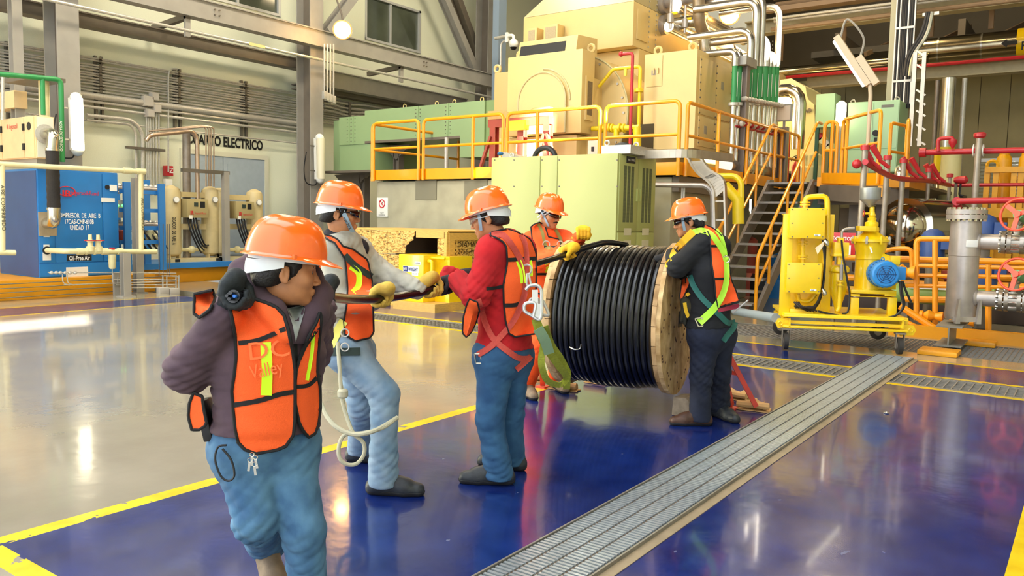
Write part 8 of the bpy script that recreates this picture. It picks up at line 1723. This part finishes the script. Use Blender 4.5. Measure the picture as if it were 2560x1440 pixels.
# ---- 4: man in the orange coverall ----
d = 7.2
p = joints(d, pel=(1352,760), che=(1362,650,-.04), shR=(1330,603,-.05), shL=(1408,600,.02), elR=(1345,655,-.32), elL=(1436,612,-.15), wrR=(1402,630,-.42), wrL=(1450,592,-.35), hipR=(1340,780,-.04), hipL=(1366,780,.04), knR=(1352,862,-.18), knL=(1385,870,.1), anR=(1318,952,.05), anL=(1395,950,.35), headc=(1372,535,-.08))
p['hf'], p['hr'], p['hu'] = hframe(RT*.75-AW*.62-Z_*.22); p['front'] = (-AW*.75+RT*.6).normalized(); p['seed'] = 11; p['jhem'] = -Z_*.06; p['hemz'] = .05; p['topname'] = 'coverall_top'; p['lowname'] = 'coverall_legs'
m4, bv, bb = person('man in full orange coverall with yellow gloves behind the cable drum', p, SUITO, SUITO, bulk=.98, res=.0080, sleeve=.022)
c, f, r, u = p['headc'], p['hf'], p['hr'], p['hu']; face_bits(m4, c, f, r, u, 1, 'dark', hair=False, mustache=True); helmet(m4, c, f, r, u, 1.0)
k4 = lambda q: [(1260+a/2.25, 460+b/2.25) for a, b in q]
H_ = SDF(); P_ = lambda x, y, z: c+r*x+f*y+u*z; H_.ell(P_(0,-.016,.030), (r,f,u), (.084,.106,.080), .02); H_.cut = [(P_(0,.076,.03), tuple(f)), (P_(0,0,-.045), tuple(-u))]; bn = H_.build('striped_beanie', M('black knit','141418',.9), m4, .0066, 1, label='black knit headband with white stripes')
bvb = bvh_of([bn]); strap(k4([(192,207),(225,175),(262,152)]), 4, bvb, .003, 'white_stripe', WTXT, m4); strap(k4([(186,190),(215,165),(235,150)]), 3, bvb, .003, 'white_stripe', WTXT, m4)
v = drape(k4([(150,235),(200,215),(228,228),(250,300),(272,330),(300,300),(318,330),(316,500),(296,600),(270,622),(215,622),(175,608),(170,560),(176,440),(160,330)]), bv, .014, 'vest', VEST, m4, 6, edge=VBLK, er=.006, it=5); drape(k4([(150,235),(320,300),(316,600),(170,600)]), bv, .012, 'vest_back_panel', VEST, m4, 10, back=True)
bv2 = bvh_of(p['objs'][:2]+[v]); strap(k4([(180,508),(240,508),(298,520)]), 6, bv2, .005, 'black_band', VBLK, m4); strap(k4([(243,448),(243,498)]), 11, bv2, .004, 'lime_stripe', LIME, m4)
OLV = M('olive harness webbing','8a7a38',.8)
for pts in ([(190,220),(215,270),(235,350),(262,360)],[(290,255),(318,310),(325,350)]): strap(k4(pts), 8, bv2, .010, 'harness_strap', OLV, m4)
MB().torus(at(k4,(238,340),bv2,.02), AW, .03, .005, 14, 5).build('harness_ring', GALV, m4); MB().torus(at(k4,(316,338),bv2,.02), AW, .025, .005, 14, 5).build('harness_ring', GALV, m4); strap(k4([(225,352),(262,356),(300,350)]), 6, bv2, .008, 'chest_strap', VBLK, m4)
a2 = bvh_of([p['objs'][2]]); strap(k4([(208,150),(228,190),(252,240)]), 4.5, a2, .012, 'chin_strap', BSTR, m4)
YG2 = cloth('bright yellow glove','f0b818','d59a10',14,.8)
q, ax_ = cnear(1418); grip(m4, q, ax_, Z_*.6-AW*.3+RT*-.2, p['wrR'], .0235, YG2, 'gloved_hand', 1.25); g_ = U(1458,582,d=6.7); grip(m4, g_+V(0,0,-.02), RT, Z_, p['wrL'], .014, YG2, 'gloved_hand', 1.25)
for q in 'RL': a = p['wr'+q]; dd = (p['el'+q]-a).normalized(); MB().lathe(a-dd*.02, dd, [(0,.036),(.02,.045),(.09,.058),(.095,.05)], 16).build('glove_cuff', YG2, m4)
boot(m4, V(p['anR'].x,p['anR'].y,.12), RT*.3-AW, BOOTG, SOLE, 1.02); boot(m4, V(p['anL'].x,p['anL'].y,.12), RT*.3-AW, BOOTG, SOLE, 1.02)
# ---- 5: man in the black jacket ----
d = 6.3
p = joints(d, pel=(1775,815,-.02), che=(1770,690,-.05), shR=(1795,618,.10), shL=(1757,612,-.12), elR=(1720,680,.20), elL=(1694,668,-.20), wrR=(1690,640,.15), wrL=(1680,640,.06), hipR=(1795,835,.06), hipL=(1765,835,-.08), knR=(1800,930,.12), knL=(1752,945,-.05), anR=(1798,1005,.28), anL=(1750,1035,.0), headc=(1722,553,-.02))
p['hf'], p['hr'], p['hu'] = hframe(-RT*1+AW*.15-Z_*.18); p['front'] = (-RT*.95+AW*.3).normalized(); p['seed'] = 14; p['jhem'] = -Z_*.0; p['hemz'] = .035; p['belly'] = .03
BLKJ = cloth('black fleece jacket','17181c','0f1014',8,.9,.2); NAVT = cloth('navy work trousers','1b2238','131828',9,.9)
m5, bv, bb = person('man in black jacket with lime and green harness, right of the cable drum', p, BLKJ, NAVT, bulk=1.12, res=.0074, sleeve=.030, trousers_e=.026)
c, f, r, u = p['headc'], p['hf'], p['hr'], p['hu']; face_bits(m5, c, f, r, u, 1, 'dark'); helmet(m5, c, f, r, u, 1.0)
k5 = lambda q: [(1500+a/3, 340+b/3) for a, b in q]
H_ = SDF(); hc = p['shC']; n_ = (c-u*.10-hc).normalized(); H_.cap(hc+Z_*.02, hc+n_*.10, .075, .064, .03); H_.build('jacket_collar', BLKJ, m5, .007, 1)
v = drape(k5([(740,672),(790,668),(850,690),(905,740),(940,800),(958,900),(972,1010),(985,1080),(1020,1160),(1046,1240),(980,1262),(885,1290),(868,1200),(858,1080),(838,960),(830,840),(828,760),(800,700)]), bv, .016, 'vest', VEST, m5, 6, edge=VBLK, er=.0055, it=5); drape(k5([(620,1060),(665,1050),(672,1110),(640,1180),(605,1255),(598,1200),(610,1120)]), bv, .02, 'vest_front_flap', VEST, m5, 6, edge=VBLK, er=.005); drape(k5([(740,680),(880,700),(900,1280),(760,1250)]), bv, .012, 'vest_far_panel', VEST, m5, 12, back=True, it=5)
bv2 = bvh_of(p['objs'][:2]+[v])
for pts in ([(835,825),(890,828),(950,838)],[(860,1072),(920,1070),(975,1068)],[(888,1290),(970,1262),(1044,1245)],[(622,1090),(672,1100)]): strap(k5(pts), 6, bv2, .005, 'black_band', VBLK, m5)
PK = M('crimson waistband cloth','b03550',.8); strap(k5([(885,1305),(960,1290),(1046,1275)]), 12, bv, .012, 'crimson_hem', PK, m5, label='crimson strip of cloth under the vest')
YST = M('yellow jacket stripe','f2c22c',.8); strap(k5([(700,715),(640,775),(575,840),(545,890),(540,915)]), [20,12], bv, .004, 'yellow_stripe', YST, m5, near=6.2); strap(k5([(535,925),(505,945),(495,985)]), 7, bv, .004, 'yellow_stripe', YST, m5, near=6.1); strap(k5([(655,1175),(670,1195)]), 12, bv, .004, 'yellow_stripe', YST, m5)
LWB = M('lime webbing','b8f040',.6); GWB = M('teal green webbing','1f6058',.7)
strap(k5([(690,725),(760,708),(830,735),(890,810),(930,880),(945,930)]), 14, bv2, .010, 'harness_strap', LWB, m5, label='lime harness strap'); strap(k5([(870,700),(910,760),(935,850),(945,930)]), 10, bv2, .010, 'harness_strap', LWB, m5); strap(k5([(945,920),(952,1020),(940,1130),(900,1230),(840,1310),(745,1400)]), [12,19], bv2, .012, 'harness_strap', LWB, m5, label='lime harness strap')
strap(k5([(672,1045),(700,1120),(760,1210),(830,1280),(900,1345),(960,1400),(1015,1395)]), 14, bv2, .010, 'harness_strap', GWB, m5, label='teal green harness strap'); strap(k5([(1015,1395),(1000,1440),(960,1490),(925,1540)]), 14, bv2, .012, 'harness_strap', GWB, m5)
q = MB(); o_ = at(k5,(740,1400),bv2,.02); q.bar(o_+Z_*.03-RT*.03, o_-Z_*.03, .008, .008); q.bar(o_+Z_*.04+RT*.02, o_-Z_*.02+RT*.05, .008, .008); q.bar(o_+Z_*.03-RT*.03, o_+Z_*.04+RT*.02, .008, .008); q.bar(o_-Z_*.03, o_-Z_*.02+RT*.05, .008, .008); q.build('strap_buckle', CHROME, m5); MB().torus(at(k5,(945,925),bv2,.02), AW, .026, .005, 14, 5).build('back_ring', CHROME, m5)
MB().tube([U(*k5([(995,1328)])[0],d=6.15), U(*k5([(1112,1230)])[0],d=6.1)], .006, 8).build('rod_tool', GALV, m5)
H_ = SDF(); a = at(k5,(655,1290),bv,.02)
for k, (dx, dz, l) in enumerate(((-.03,.06,.12),(-.01,.07,.14),(.015,.07,.13),(.035,.04,.10))): H_.cap(a+RT*dx+Z_*(.02+dz*.3), a+RT*(dx*1.4)+Z_*(.02-l), .017, .013, .01)
H_.cap(a+Z_*.05-RT*.02, a+RT*.03-Z_*.0, .035, .035, .03); pg = H_.build('pocketed_glove', cloth('black and yellow work glove','20201c','3a3420'), m5, .005, 1); pgb = bvh_of([pg]); strap(k5([(635,1250),(645,1310),(665,1360)]), 9, pgb, .003, 'yellow_patch', YST, m5)
strap(k5([(618,575),(622,640),(636,712)]), 7, bvh_of([p['objs'][2]]), .012, 'chin_strap', BSTR, m5)
BG = cloth('black glove','16161a'); g_ = p['wrL']+RT*-.05-Z_*.06; grip(m5, g_, AW, Z_-RT*.3, p['wrL'], .018, BG, 'gloved_hand', 1.1); g_ = p['wrR']+RT*-.05-Z_*.06; grip(m5, g_, AW, Z_-RT*.3, p['wrR'], .018, BG, 'gloved_hand', 1.1)
boot(m5, V(p['anL'].x,p['anL'].y,.12), -RT-AW*.05, BOOTB, SOLE, 1.03); boot(m5, V(p['anR'].x,p['anR'].y,.12), RT*.4-AW*.9, BOOTM, SOLE, 1.05)
finish()
